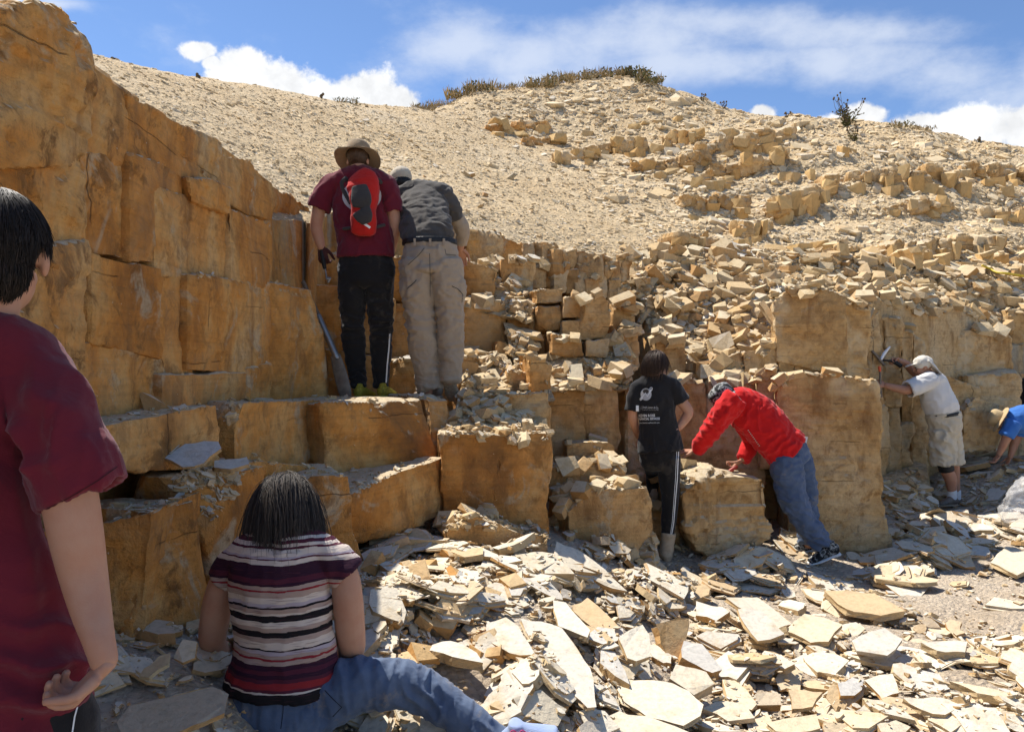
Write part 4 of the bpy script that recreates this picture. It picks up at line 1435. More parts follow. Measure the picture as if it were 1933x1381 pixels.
for (hx, hy, dx) in ((674, 752, .07), (718, 751, .06)):
    a = g.p(hx, hy, -.07); up_, so = shoe_parts(a, a + Vector((dx, .27, 0)), .047, .085)
    sh = part('shoe', fuse(up_, .007, 'shoe', 2), M_YEL, pr)
    part('sole', fuse(so, .007, 'sole', 1), mat_flat('yellow_rubber', (.50, .42, .10), .7), sh)
hat = part('hat', hat_mesh(g.p(675, 299, .03) + hr @ Vector((0, 0, .035)), hr, (.090, .102, .085), .172, .42, .016, 3), M_HATK, pr)
# hair under the hat
part('hair', fuse([ball_w(hc_ + hr @ Vector((0, -.022, .02)), (.080, .092, .075), hr)], .006, 'hair', 1, folds=[(.003, (120, 120, 20), 2.0, True)]), M_HAIR_B, pr)
shirt_o = [c for c in pr.children if c.name.startswith('shirt')][0]
print_on(shirt_o, [disc_shape(683, 370, 37, 30)], M_PRINT2, 'round_print', .003)
print_on(shirt_o, [text_shape('TRILOBITE', 679, 338, 6, 44)], M_PRINT, 'lettering', .004) if False else None

# backpack
bp = empty('backpack', g.p(686, 446, -.16), label='small red and grey backpack with a white diagonal stripe on the maroon shirt', cat='backpack')
M_BPR = mat_cloth('red_nylon', (.50, .018, .012), (.42, .014, .010), sheen=.1); M_BPG = mat_cloth('dark_grey_mesh', (.055, .050, .046), (.04, .036, .034), weave=700.0)
shell = [g.tube([(676, 332, -.10, 22, 10), (684, 345, -.13, 30, 16), (687, 372, -.15, 27, 21), (686, 396, -.155, 22, 20), (687, 415, -.16, 24, 21), (686, 436, -.15, 23, 17)], sq=2.6)]
sh_ = part('shell', fuse(shell, .006, 'shell', 2, folds=[(.004, (14, 14, 14), 5.0, True)], dec=.45), M_BPR, bp)
pan = [g.tube([(679, 352, -.205, 15, 5), (682, 375, -.228, 19, 6), (682, 390, -.228, 16, 5)], sq=2.6), g.tube([(682, 398, -.232, 18, 5), (688, 410, -.238, 16, 5), (692, 420, -.236, 10, 4)], sq=2.6)]
part('mesh_pocket', fuse(pan, .005, 'mesh_pocket', 2), M_BPG, bp)
print_on(sh_, [strip_shape([(674, 413), (699, 430)], 4.5)], M_PRINT, 'reflective_stripe', .006)
for ch in ([(655, 336, -.10, 4.5, 2), (646, 345, -.09, 4.5, 2), (650, 362, -.10, 4, 2), (662, 384, -.13, 3.5, 2)], [(708, 338, -.10, 4.5, 2), (722, 344, -.08, 4.5, 2)],
           [(664, 430, -.14, 3, 2), (648, 432, -.11, 3, 2)], [(707, 430, -.14, 3, 2), (726, 424, -.11, 3, 2)]):
    me = mesh_np('strap', *g.tube(ch, seg=10)); smooth(me); part('strap', me, M_BPG, bp)

# digging tool in the gloved hand
tl = empty('hand_pick', g.p(618, 530, .03), label='dark-handled hand pick held in the glove against the rock', cat='tool')
me = mesh_np('handle', *g.tube([(606, 468, .03, 4.2), (610, 490, .03, 4.6), (613, 506, .03, 3.6)], seg=12)); smooth(me); part('handle', me, M_BLK, tl)
me = mesh_np('blade', *g.tube([(613, 504, .03, 1.6), (616, 520, .03, 1.6), (617, 527, .03, 2.2), (622, 524, .03, 3.6, 1.2), (619, 533, .03, 2.4, 1)], seg=10)); smooth(me); part('blade', me, M_STEEL, tl)

# ------------------------------------------------------------------ bending person in the grey shirt
g = Fig(5.85)
pr = person('person in grey shirt, cap and khaki cargo trousers bending towards the rock face', g.p(815, 752))
hc_ = g.p(757, 347, .46); hr = face_rot(-.45, -.35)
body = head_parts(hc_, hr, .225) + [g.tube([(786, 372, .34, 15), (768, 356, .42, 14)]), g.tube([(811, 470, 0, 40, 24), (803, 420, .12, 44, 25), (794, 380, .28, 38, 20)]),
        g.tube([(838, 370, .30, 14), (857, 410, .34, 13), (872, 434, .38, 12), (868, 470, .45, 8)]), g.tube([(758, 372, .36, 14), (752, 402, .42, 12), (764, 432, .62, 8)]),
        g.tube([(789, 490, 0, 20), (793, 590, 0, 14), (810, 740, 0, 8)]), g.tube([(838, 490, 0, 20), (851, 590, 0, 14), (848, 722, 0, 8)])]
hands = hand_parts(g.p(868, 470, .46), (.1, .75, -.6), (0, -.5, -.8), .19, .5, 1) + hand_parts(g.p(765, 434, .63), (.2, .9, .1), (0, 0, -1), .19, .4, -1)
part('body', skin_mesh(body, hands, .007, .004, .25), M_SKIN2, pr); eyes(pr, hc_, hr, .225)
shirt = [g.tube([(811, 464, .01, 42, 27), (808, 446, .04, 48, 31), (802, 415, .14, 50, 31), (795, 384, .26, 47, 27), (789, 366, .34, 38, 22)], cap=.3),
         g.tube([(758, 370, .34, 18), (790, 364, .34, 24), (838, 368, .28, 21)]), g.tube([(834, 366, .28, 21), (850, 390, .30, 19), (858, 413, .33, 17.5)], cap=.15),
         g.tube([(760, 370, .34, 18), (752, 396, .40, 17), (756, 412, .46, 16)], cap=.15), g.tube([(774, 366, .36, 18, 15), (768, 360, .40, 16, 14)], cap=.1)]
part('shirt', fuse(shirt, .0075, 'shirt', 2, folds=[(.011, (6, 5, 9), 12.0, True), (.006, (11, 10, 22), 7.0, True), (.003, (25, 25, 25), 3.0, False)], dec=.5), M_GREYSH, pr)
part('sleeve', fuse([g.tube([(852, 398, .33, 14.5), (866, 420, .36, 15.5), (873, 436, .39, 14.5), (870, 462, .44, 11)], cap=.2)], .006, 'sleeve', 2, folds=[(.005, (14, 14, 14), 4.0, True)]), M_KHAKI, pr)
pants = [g.tube([(811, 457, 0, 46, 30), (812, 480, 0, 50, 35), (813, 515, -.01, 50, 36)], cap=.1),
         g.tube([(789, 495, 0, 33, 35), (790, 540, 0, 31, 32), (792, 590, .01, 27, 27), (799, 650, .01, 25, 25), (807, 705, .02, 23.5), (811, 733, .02, 23.5)], cap=.12),
         g.tube([(838, 495, 0, 33, 35), (844, 540, 0, 30, 32), (850, 590, .01, 25, 27), (851, 650, .01, 22, 23), (849, 700, .02, 20), (848, 718, .02, 20)], cap=.12),
         g.ball(868, 546, -.02, 9, 16, 26), g.ball(766, 540, -.02, 9, 16, 24)]
pt = part('trousers', fuse(pants, .0075, 'trousers', 2, folds=[(.011, (7, 7, 6), 15.0, True), (.008, (12, 12, 22), 33.0, True), (.004, (26, 26, 26), 8.0, True)], dec=.55, crease=[(g.p(772, 600, .0), .14, .012, (.3, 0, 1), 45.0), (g.p(845, 600, .0), .12, .010, (-.3, 0, 1), 45.0), (g.p(808, 725, .0), .10, .010, (.1, 0, 1), 55.0)]), M_KHAKI, pr)
print_on(pt, [strip_shape([(853, 540), (864, 545), (874, 556), (872, 570)], 1.6), strip_shape([(768, 545), (782, 533), (786, 528)], 1.6), strip_shape([(811, 478), (812, 520), (812, 560)], 1.0),
              strip_shape([(840, 470), (842, 480), (866, 482)], 1.2), strip_shape([(770, 500), (790, 482), (801, 468)], 1.2)], M_GREYSH, 'pocket_seam', .003)
belt = part('belt', fuse([g.tube([(811, 453, .005, 52, 36), (811, 463, .003, 53, 37)], cap=.02, sub=2)], .006, 'belt', 1), M_BELT, pr)
for x in (783, 812, 838):
    me = mesh_np('belt_loop', *box_w(g.p(x, 457, -.150 + abs(x - 812) * .0011), (.008, .007, .026))); part('belt_loop', me, M_KHAKI, pr)
a = g.p(832, 752, .0); up_, so = shoe_parts(a, a + Vector((-.20, .10, 0)), .048, .095)
sh = part('shoe', fuse(up_, .007, 'shoe', 2), M_RUST, pr); part('sole', fuse(so, .007, 'sole', 1), M_SOLE, sh)
a = g.p(845, 716, -.03); b2 = g.p(857, 757, .08); up_, so = shoe_parts(a, b2, .052, .095, (0, .83, .55))
sh = part('shoe', fuse(up_, .007, 'shoe', 2), M_RUST, pr); part('sole', fuse(so, .007, 'sole', 1, folds=[(.004, (70, 70, 70), 3.0, True)]), M_SOLE, sh)
part('cap', fuse(cap_parts(hc_ + hr @ Vector((0, 0, .004)), hr, 1.05), .006, 'cap', 1), M_CAPT, pr)
part('hair', fuse([ball_w(hc_ + hr @ Vector((0, -.030, -.018)), (.076, .074, .060), hr)], .006, 'hair', 1, folds=[(.003, (120, 120, 20), 2.0, True)]), M_HAIR_D, pr)

# ------------------------------------------------------------------ person in the black printed shirt
g = Fig(6.05)
pr = person('person in black printed tee and striped black leggings, back turned, hand on hip', g.p(1258, 1062))
hc_ = g.p(1240, 690, .02); hr = face_rot(.95, -.15)
body = head_parts(hc_, hr, .215) + [g.tube([(1238, 728, 0, 13), (1239, 706, .0, 12)]), g.tube([(1239, 730, 0, 30, 16), (1243, 790, 0, 27, 17), (1246, 855, 0, 33, 21)]),
        g.tube([(1201, 735, 0, 11), (1194, 772, 0, 9.5), (1197, 800, .06, 8.5), (1206, 824, .18, 6.5)]),
        g.tube([(1272, 735, 0, 12), (1284, 755, 0, 11), (1299, 776, 0, 10), (1291, 794, 0, 8.5), (1281, 807, -.01, 6.5)]),
        g.tube([(1264, 868, 0, 14), (1265, 936, 0, 10), (1260, 1020, 0, 6)]), g.tube([(1226, 862, .04, 13), (1232, 884, .42, 10), (1234, 938, .46, 6)])]
hands = hand_parts(g.p(1281, 807, -.01), (-.55, -.05, -.8), (-.8, .3, .4), .165, .7, 1) + hand_parts(g.p(1207, 826, .19), (.3, .7, -.5), (.5, 0, -.6), .165, .6, -1)
part('body', skin_mesh(body, hands, .0065, .004, .25), M_SKIN, pr); eyes(pr, hc_, hr, .215)
shirt = [g.tube([(1206, 733, 0, 15), (1222, 725, 0, 16), (1239, 722, 0, 18, 15), (1256, 725, 0, 16), (1272, 733, 0, 15)]),
         g.tube([(1239, 732, 0, 35, 19), (1239, 765, 0, 36, 22), (1242, 800, 0, 35, 21), (1245, 830, 0, 39, 26), (1247, 850, 0, 42, 29)], hollow=.05),
         g.tube([(1206, 732, 0, 15), (1198, 752, 0, 14.5), (1195, 775, 0, 14.5)], hollow=.04), g.tube([(1270, 731, 0, 15), (1278, 744, 0, 16), (1286, 758, 0, 16.5)], hollow=.04)]
so_ = part('shirt', fuse(shirt, .007, 'shirt', 3, folds=[(.008, (8, 8, 5), 3.0, True), (.005, (17, 17, 10), 21.0, True)], dec=.5), M_BLACK, pr)
pants = [g.tube([(1246, 836, 0, 32, 21), (1246, 852, 0, 37, 26), (1245, 864, .01, 38, 27), (1246, 876, .02, 34, 26)], cap=.4),
         g.tube([(1262, 862, 0, 22, 26), (1263, 895, 0, 21, 23), (1265, 935, 0, 16.5, 18), (1263, 975, .01, 14.5), (1260, 1012, .01, 11)], cap=.2),
         g.tube([(1228, 860, .03, 20, 24), (1230, 872, .22, 19), (1232, 886, .42, 15.5), (1233, 915, .46, 13), (1234, 940, .47, 9)], cap=.2)]
pt = part('leggings', fuse(pants, .0065, 'leggings', 3, folds=[(.003, (10, 10, 14), 9.0, True)], dec=.45), M_TRACK, pr)
print_on(pt, [strip_shape([(1281, 852), (1280, 870), (1278.5, 905), (1275, 945), (1272, 985), (1268, 1008)], 1.7), strip_shape([(1277.5, 852), (1276.5, 870), (1275, 905), (1272, 945), (1269, 985), (1265.5, 1008)], .9)], M_PRINT, 'side_stripe', .004)
for ax, ay, ad, dx, dy in ((1262, 1063, -.03, -.10, .19), (1236, 948, .40, .0, .24)):
    a = g.p(ax, ay, ad); up_, so = shoe_parts(a, a + Vector((dx, dy, 0)), .046, .085)
    if ay > 1000:
        up_.append(g.tube([(1262, 1006, .01, 13.5), (1260, 1025, .01, 12.5), (1256, 1048, .01, 12.5, 16)], cap=.1))
    sh = part('boot', fuse(up_, .0065, 'boot', 2, folds=[(.004, (16, 16, 30), 5.0, True)]), M_BOOT, pr); part('sole', fuse(so, .006, 'sole', 1), M_SOLE, sh)
hp_ = [strands(hc_ + hr @ Vector((0, -.016, .026)), hr, (.079, .095, .086), 1400, .135, .0018, 4, front=.45, grav=.34, wob=.08, steps=7, flow=(0, -.6, -.5), keep=((tuple(g.p(1239, 745, .0)), (.14, .075, .10)),))]
hp_.append(ball_w(hc_ + hr @ Vector((0, -.018, .030)), (.079, .094, .085), hr)); hp_.append(ball_w(hc_ + hr @ Vector((0, -.05, -.03)), (.060, .045, .075), hr))
me = joined(hp_, 'hair'); smooth(me); part('hair', me, M_HAIR_B, pr)
# print on the back: planet-like emblem, sponsor lines
tr = bvh_of(so_)
print_on(so_, [disc_shape(1219.5, 744, 10.3, 11.6)], M_PRINT2, 'emblem', .003, tr, 3)
print_on(so_, [disc_shape(1219, 738.5, 5.5, 4.5)], M_GREYSH, 'emblem_shade', .0040, tr, 3)
print_on(so_, [strip_shape([(1210.5, 753), (1213.5, 747.5), (1218.5, 741.5), (1221.8, 748), (1226, 741), (1229.5, 734)], 2.3)], M_PRINT, 'emblem_letter', .0052, tr, 3)
print_on(so_, [disc_shape(1228.6, 734.5, 3.0, 4.4, 20, inner=.68, rot=.45), disc_shape(1210.6, 752.2, 2.4, 3.6, 20, inner=.66, rot=.6)], M_PRINT, 'emblem_ring', .0056, tr, 3)
print_on(so_, [text_shape('GLOBAL NETWORK', 1220, 759, 1.8, 32)], M_PRINT2, 'emblem_caption', .003, tr, 3) if False else None
print_on(so_, [([(1200.5, 765), (1206, 765), (1206, 776), (1200.5, 776)], [(0, 1, 2, 3)])], M_PRINT, 'sponsor_mark', .003, tr, 3)
print_on(so_, [text_shape('J. Smith Lanier & Co.', 1226, 768.5, 4.2, 34, .01, .03, .15), text_shape('Working hard to protect since 1868', 1226, 773, 1.6, 34, 0, .03)], M_PRINT2, 'sponsor_line', .003, tr, 3)
print_on(so_, [text_shape('KEVIN ROSS', 1221, 784, 5.0, 31, .02, -.02), text_shape('FINANCIAL SERVICES', 1224, 790, 4.4, 43, .02, -.02)], M_PRINT, 'sponsor_name', .003, tr, 3)
print_on(so_, [text_shape('www.kevinrossfinancial.com', 1225, 797.5, 2.6, 40, .02, -.02)], M_PRINT2, 'web_address', .003, tr, 3)

# ------------------------------------------------------------------ leaning person in red
g = Fig(6.35)
pr = person('person in red long-sleeved shirt and jeans leaning over the boulder', g.p(1545, 1064))
hc_ = g.p(1369, 754, .06); hr = face_rot(-1.45, -.75)
body = head_parts(hc_, hr, .225) + [g.tube([(1388, 752, .05, 16), (1374, 752, .06, 14)]), g.tube([(1390, 760, .04, 28, 20), (1445, 808, .02, 33, 24), (1484, 848, 0, 31, 24)]),
        g.tube([(1384, 760, -.05, 16), (1340, 818, .05, 12), (1313, 850, .16, 8)]), g.tube([(1412, 800, .15, 15), (1421, 830, .2, 12), (1402, 866, .15, 8)]),
        g.tube([(1484, 862, -.04, 20), (1499, 945, -.04, 14), (1548, 1025, 0, 8)]), g.tube([(1500, 858, .08, 18), (1521, 935, .12, 13), (1526, 1030, .14, 8)])]
hands = hand_parts(g.p(1312, 850, .17), (-1, .25, -.1), (0, .2, -1), .19, .35, -1) + hand_parts(g.p(1401, 867, .15), (-.72, .1, -.65), (-.5, .3, .7), .19, 1.0, 1)
part('body', skin_mesh(body, hands, .007, .004, .25), M_SKIN2, pr); eyes(pr, hc_, hr, .225)
shirt = [g.tube([(1378, 758, .05, 22, 22), (1398, 764, .04, 34, 26), (1420, 780, .03, 40, 29), (1450, 810, .01, 41, 31), (1474, 836, 0, 40, 32), (1488, 851, 0, 41, 34)], hollow=.05),
         g.tube([(1388, 752, -.04, 23), (1368, 776, -.04, 20.5), (1345, 808, .03, 18), (1328, 832, .1, 15), (1315, 849, .15, 12.5)], cap=.15),
         g.tube([(1402, 790, .12, 22), (1418, 818, .18, 18.5), (1419, 836, .2, 16.5), (1408, 858, .17, 13), (1403, 865, .155, 12)], cap=.15)]
so_ = part('shirt', fuse(shirt, .0075, 'shirt', 2, folds=[(.010, (8, 8, 6), 12.0, True), (.007, (15, 15, 14), 7.0, True), (.003, (28, 28, 28), 3.0, False)], dec=.55, crease=[(g.p(1342, 812, .0), .12, .010, (.6, 0, .8), 50.0), (g.p(1390, 775, -.1), .14, .012, (.9, 0, -.4), 40.0), (g.p(1470, 840, -.1), .14, .010, (.75, 0, -.65), 45.0)]), M_RED, pr)
print_on(so_, [disc_shape(1412.5 + i * 2.3, 812 + i * 3.2, 1.3, 1.0, 8) for i in range(10)], M_PRINT2, 'shirt_print', .003)
pants = [g.tube([(1474, 836, 0, 30, 24), (1486, 852, .01, 35, 29), (1494, 870, .02, 36, 31)], cap=.3),
         g.tube([(1484, 862, -.03, 30, 28), (1489, 905, -.04, 27, 26), (1498, 945, -.04, 24, 24), (1520, 984, -.03, 21.5), (1541, 1012, 0, 20.5), (1549, 1024, .01, 20)], cap=.12),
         g.tube([(1502, 860, .08, 26, 27), (1514, 900, .1, 24), (1521, 938, .12, 21), (1525, 985, .14, 18.5), (1526, 1024, .14, 18)], cap=.12)]
pt = part('jeans', fuse(pants, .0075, 'jeans', 2, folds=[(.010, (9, 9, 10), 15.0, True), (.008, (15, 15, 26), 33.0, True)], dec=.55, crease=[(g.p(1505, 955, .0), .14, .012, (.5, 0, 1), 45.0), (g.p(1542, 1012, .0), .12, .014, (.4, 0, 1), 55.0)]), M_DENIM, pr)
a = g.p(1584, 1046, .0); b2 = g.p(1528, 1066, -.02); up_, so = shoe_parts(a, b2, .05, .10, (-.30, -.12, .94))
sh = part('shoe', fuse(up_, .0065, 'shoe', 2), M_CAMO, pr); part('sole', fuse(so, .0065, 'sole', 1), M_SOCK, sh)
a = g.p(1530, 1040, .18); b2 = g.p(1484, 1048, .16); up_, so = shoe_parts(a, b2, .05, .09)
sh = part('shoe', fuse(up_, .0065, 'shoe', 2), M_CAMO, pr); part('sole', fuse(so, .0065, 'sole', 1), M_SOCK, sh)
part('hat', hat_mesh(hc_ + hr @ Vector((0, -.005, .03)), hr, (.088, .104, .085), .128, 1.5, .006, 8), M_CAMO, pr)
me = mesh_np('paper_tag', *box_w(g.p(1520, 832, .02), (.012, .006, .035), Matrix.Rotation(.2, 3, 'Y'))); part('paper_tag', me, M_PRINT, pr)
tl = empty('scraper', g.p(1362, 901, .12), label='red-handled scraper in the hand above the low boulder', cat='tool')
me = mesh_np('handle', *g.tube([(1390, 880, .13, 4), (1372, 893, .12, 3.6)], seg=12)); smooth(me); part('handle', me, mat_flat('red_grip', (.40, .05, .03), .5), tl)
me = mesh_np('blade', *g.tube([(1373, 892, .12, 2), (1364, 899, .12, 3, 1), (1358, 903, .12, 4, 1)], seg=10)); smooth(me); part('blade', me, M_STEEL, tl)

# ------------------------------------------------------------------ person in white with hammer and chisel
g = Fig(9.05)
pr = person('person in pale tee, flap cap and khaki shorts hammering at the right wall', g.p(1798, 952))
hc_ = g.p(1742, 692, .0); hr = face_rot(-1.35, -.18)
body = head_parts(hc_, hr, .225) + [g.tube([(1757, 712, 0, 11), (1748, 702, 0, 10)]), g.tube([(1759, 715, 0, 20, 17), (1770, 750, 0, 24, 19), (1781, 790, 0, 25, 20)]),
        g.tube([(1752, 719, -.12, 10), (1716, 735, -.13, 9), (1694, 733, -.12, 7.5), (1671, 727, -.1, 5.5)]),
        g.tube([(1754, 714, .14, 10), (1728, 704, .28, 8.5), (1712, 688, .24, 7.5), (1696, 680, .16, 5.2)]),
        g.tube([(1779, 830, -.05, 14), (1786, 882, -.05, 11.5), (1795, 906, -.04, 11), (1797, 936, -.03, 6)]), g.tube([(1792, 830, .12, 14), (1800, 882, .16, 11), (1806, 938, .2, 6)])]
hands = hand_parts(g.p(1671, 727, -.1), (-1, .05, .15), (0, .9, -.4), .19, 1.2, 1) + hand_parts(g.p(1696, 680, .16), (-1, -.2, .1), (.1, -.5, -.9), .19, 1.1, -1)
part('body', skin_mesh(body, hands, .009, .005, .25), M_SKIN2, pr); eyes(pr, hc_, hr, .225)
shirt = [g.tube([(1757, 711, 0, 20, 20), (1761, 724, 0, 25, 22), (1769, 752, 0, 28.5, 25), (1777, 770, 0, 30, 26), (1779, 778, 0, 28, 24)], cap=.2),
         g.tube([(1756, 717, -.06, 17), (1736, 726, -.11, 16), (1714, 735, -.13, 16)], hollow=.05), g.tube([(1758, 714, .08, 14), (1738, 707, .2, 13)], cap=.12)]
part('shirt', fuse(shirt, .010, 'shirt', 2, folds=[(.011, (7, 7, 8), 12.0, True), (.006, (14, 14, 14), 7.0, False)], dec=.5), M_WHITE, pr)
sho = [g.tube([(1780, 781, 0, 29, 25), (1783, 800, 0, 28, 26), (1784, 820, 0, 26, 25)], cap=.2), g.tube([(1779, 820, -.05, 21, 20), (1780, 850, -.05, 21, 20), (1782, 876, -.05, 22, 21)], hollow=.05),
       g.tube([(1791, 820, .1, 20, 20), (1796, 850, .12, 18, 19), (1799, 874, .13, 18, 19)], hollow=.05)]
part('shorts', fuse(sho, .010, 'shorts', 2, folds=[(.014, (7, 7, 8), 15.0, True), (.010, (13, 13, 18), 33.0, True)], dec=.55, crease=[(g.p(1775, 830, -.2), .2, .022, (.6, 0, .8), 28.0)]), M_STONE_C, pr)
part('belt', fuse([g.tube([(1780, 779, 0, 30.5, 27), (1781, 785, 0, 30.5, 27)], cap=.02, sub=2)], .008, 'belt', 1), M_BELT, pr)
part('knee_pad', fuse([g.tube([(1784, 872, -.05, 14.5), (1787, 888, -.05, 13.5)], cap=.3)], .008, 'knee_pad', 1), M_BLK, pr)
for x, dd in ((1797, -.03), (1805, .2)):
    part('sock', fuse([g.tube([(x, 924, dd, 8.5), (x, 942, dd, 8.5)], cap=.1)], .007, 'sock', 1), M_SOCK, pr)
    a = g.p(x + 8, 954, dd); up_, so = shoe_parts(a, a + Vector((-.24, -.06, 0)), .048, .10)
    sh = part('shoe', fuse(up_, .008, 'shoe', 2), M_RUST, pr); part('sole', fuse(so, .008, 'sole', 1), M_SOLE, sh)
cp = cap_parts(hc_, hr, 1.03, .075)
fl = []
for j in range(5):
    r0 = (j - 2) * .034
    def lq(x, y, z):
        q = hc_ + hr @ Vector((x, y, z)); return (q.x, q.y, q.z)
    fl.append(tube_w([(*lq(r0, -.085 + abs(r0) * .5, .055), .026, .008), (*lq(r0 * 1.15, -.125 + abs(r0) * .4, -.02), .028, .008), (*lq(r0 * 1.4, -.165 + abs(r0) * .3, -.11), .026, .007)], view=tuple(hr @ Vector((0, 1, 0))), seg=12))
part('cap', fuse(cp + fl, .008, 'cap', 1, folds=[(.004, (20, 20, 14), 5.0, True)]), mat_cloth('pale_cap_cloth', (.62, .58, .50), (.54, .50, .42)), pr)
tl = empty('rock_hammer', g.p(1664, 678, .1), label='steel rock hammer raised beside the right wall', cat='hammer')
me = mesh_np('handle', *g.tube([(1700, 690, .1, 4.4), (1688, 683, .1, 3.8), (1680, 681, .1, 2.2), (1662, 679, .1, 2.0)], seg=12)); smooth(me); part('handle', me, M_BLK, tl)
me = mesh_np('hammer_head', *g.tube([(1647, 663, .1, 2.4), (1656, 673, .1, 2.8), (1668, 688, .1, 3.4)], seg=10)); smooth(me); part('hammer_head', me, M_RUST, tl)
me = mesh_np('pick_end', *g.tube([(1663, 678, .1, 3), (1670, 666, .1, 3.4, 2), (1680, 654, .1, 1.6, 1)], seg=10)); smooth(me); part('pick_end', me, mat_flat('bright_steel', (.72, .73, .75), .35, .3), tl)
tl = empty('chisel', g.p(1663, 748, -.1), label='steel chisel with orange top held against the right wall', cat='chisel')
me = mesh_np('shaft', *g.tube([(1661, 698, -.1, 2), (1662, 735, -.1, 2.2), (1664, 749, -.1, 3, 1)], seg=10)); smooth(me); part('shaft', me, M_RUST, tl)
me = mesh_np('grip', *g.tube([(1660, 692, -.1, 2.6), (1661, 700, -.1, 2.6)], seg=10)); smooth(me); part('grip', me, mat_flat('orange_paint', (.75, .12, .04), .5), tl)

# ------------------------------------------------------------------ bending person in blue at the right edge
g = Fig(9.6)
pr = person('bent-over person in blue tee and straw hat at the right edge', g.p(1985, 905))
hc_ = g.p(1889, 792, -.02); hr = face_rot(-1.2, -1.1)
body = head_parts(hc_, hr, .225) + [g.tube([(1905, 795, 0, 11), (1896, 793, -.01, 10)]), g.tube([(1910, 796, 0, 16, 20), (1940, 792, .02, 21, 22), (1978, 800, .04, 24, 22)]),
        g.tube([(1908, 805, -.12, 10), (1901, 824, -.12, 8.5), (1893, 842, -.1, 7), (1885, 858, -.08, 5)]), g.tube([(1924, 808, .12, 10), (1918, 828, .12, 8.5), (1912, 846, .1, 7), (1907, 862, .08, 5)]),
        g.tube([(1978, 805, .0, 18), (1976, 850, -.05, 12), (1984, 900, -.05, 8)]), g.tube([(1985, 805, .12, 18), (1990, 850, .14, 12), (1996, 900, .16, 8)])]
hands = hand_parts(g.p(1885, 858, -.08), (-.5, -.1, -.7), (-.4, 0, .5), .18, .5, 1) + hand_parts(g.p(1907, 862, .08), (-.4, -.1, -.7), (-.4, 0, .5), .18, .5, -1)
part('body', skin_mesh(body, hands, .009, .005, .25), M_SKIN2, pr); eyes(pr, hc_, hr, .225)
part('shirt', fuse([g.tube([(1902, 797, 0, 17, 22), (1918, 793, 0, 24, 26), (1945, 790, .02, 27, 27), (1976, 796, .04, 26, 25)], cap=.3), g.tube([(1912, 798, -.1, 16), (1903, 816, -.12, 13.5), (1899, 823, -.12, 13)], cap=.1),
                    g.tube([(1926, 800, .1, 15), (1921, 820, .12, 13.5)], cap=.1)], .010, 'shirt', 2, folds=[(.009, (8, 8, 8), 4.0, True)]), M_BLUE, pr)
part('trousers', fuse([g.tube([(1972, 797, .05, 25, 24), (1984, 808, .06, 26, 24)], cap=.4), g.tube([(1978, 806, .0, 20), (1976, 850, -.05, 14), (1984, 898, -.05, 11)], cap=.1),
                       g.tube([(1986, 806, .12, 20), (1990, 850, .14, 14), (1996, 898, .16, 11)], cap=.1)], .010, 'trousers', 2, folds=[(.007, (8, 8, 8), 4.0, True)]), M_KHAKI, pr)
for x, dd in ((1988, -.05), (2000, .16)):
    a = g.p(x, 908, dd); up_, so = shoe_parts(a, a + Vector((-.24, -.05, 0)), .048, .10)
    sh = part('shoe', fuse(up_, .009, 'shoe', 2), M_RUST, pr); part('sole', fuse(so, .009, 'sole', 1), M_SOLE, sh)
part('hat', hat_mesh(hc_ + hr @ Vector((0, 0, .035)), hr, (.088, .100, .085), .155, .25, .006, 12), M_STRAW, pr)

# crouching person half out of the picture
g = Fig(10.9)
pr = person('dark-clothed crouching person almost cut off by the right edge', g.p(1952, 822))
hc_ = g.p(1962, 690, .0); hr = face_rot(.6, -.3)
body = head_parts(hc_, hr, .225) + [g.tube([(1956, 712, 0, 9), (1961, 700, 0, 9)]), g.tube([(1954, 722, 0, 17), (1950, 765, 0, 18)]), g.tube([(1940, 722, 0, 8), (1934, 745, .1, 7), (1940, 765, .3, 5)]),
        g.tube([(1948, 775, 0, 12), (1940, 790, .35, 9), (1946, 818, .2, 6)]), g.tube([(1960, 775, 0, 12), (1962, 790, .35, 9), (1960, 818, .2, 6)])]
part('body', skin_mesh(body, hand_parts(g.p(1940, 765, .3), (.1, .9, -.4), (0, -.3, -.9), .18, .5), .010, .006, .5), M_SKIN2, pr); eyes(pr, hc_, hr, .225)
part('shirt', fuse([g.tube([(1957, 712, 0, 17, 16), (1952, 735, 0, 23, 20), (1950, 764, 0, 25, 21)], cap=.2), g.tube([(1942, 718, 0, 11), (1935, 742, .08, 10)], cap=.2)], .012, 'shirt', 2, folds=[(.008, (8, 8, 8), 4.0, True)]), M_BLACK, pr)
part('trousers', fuse([g.tube([(1950, 760, 0, 24, 22), (1950, 785, .02, 24, 22)], cap=.4), g.tube([(1946, 778, 0, 16), (1940, 792, .35, 12), (1946, 818, .2, 9)], cap=.2), g.tube([(1958, 778, 0, 16), (1962, 792, .35, 12), (1960, 818, .2, 9)], cap=.2)], .012, 'trousers', 2), M_CAMO, pr)
part('hair', fuse([ball_w(hc_ + hr @ Vector((0, -.02, .03)), (.082, .098, .086), hr)], .010, 'hair', 1), M_HAIR_D, pr)

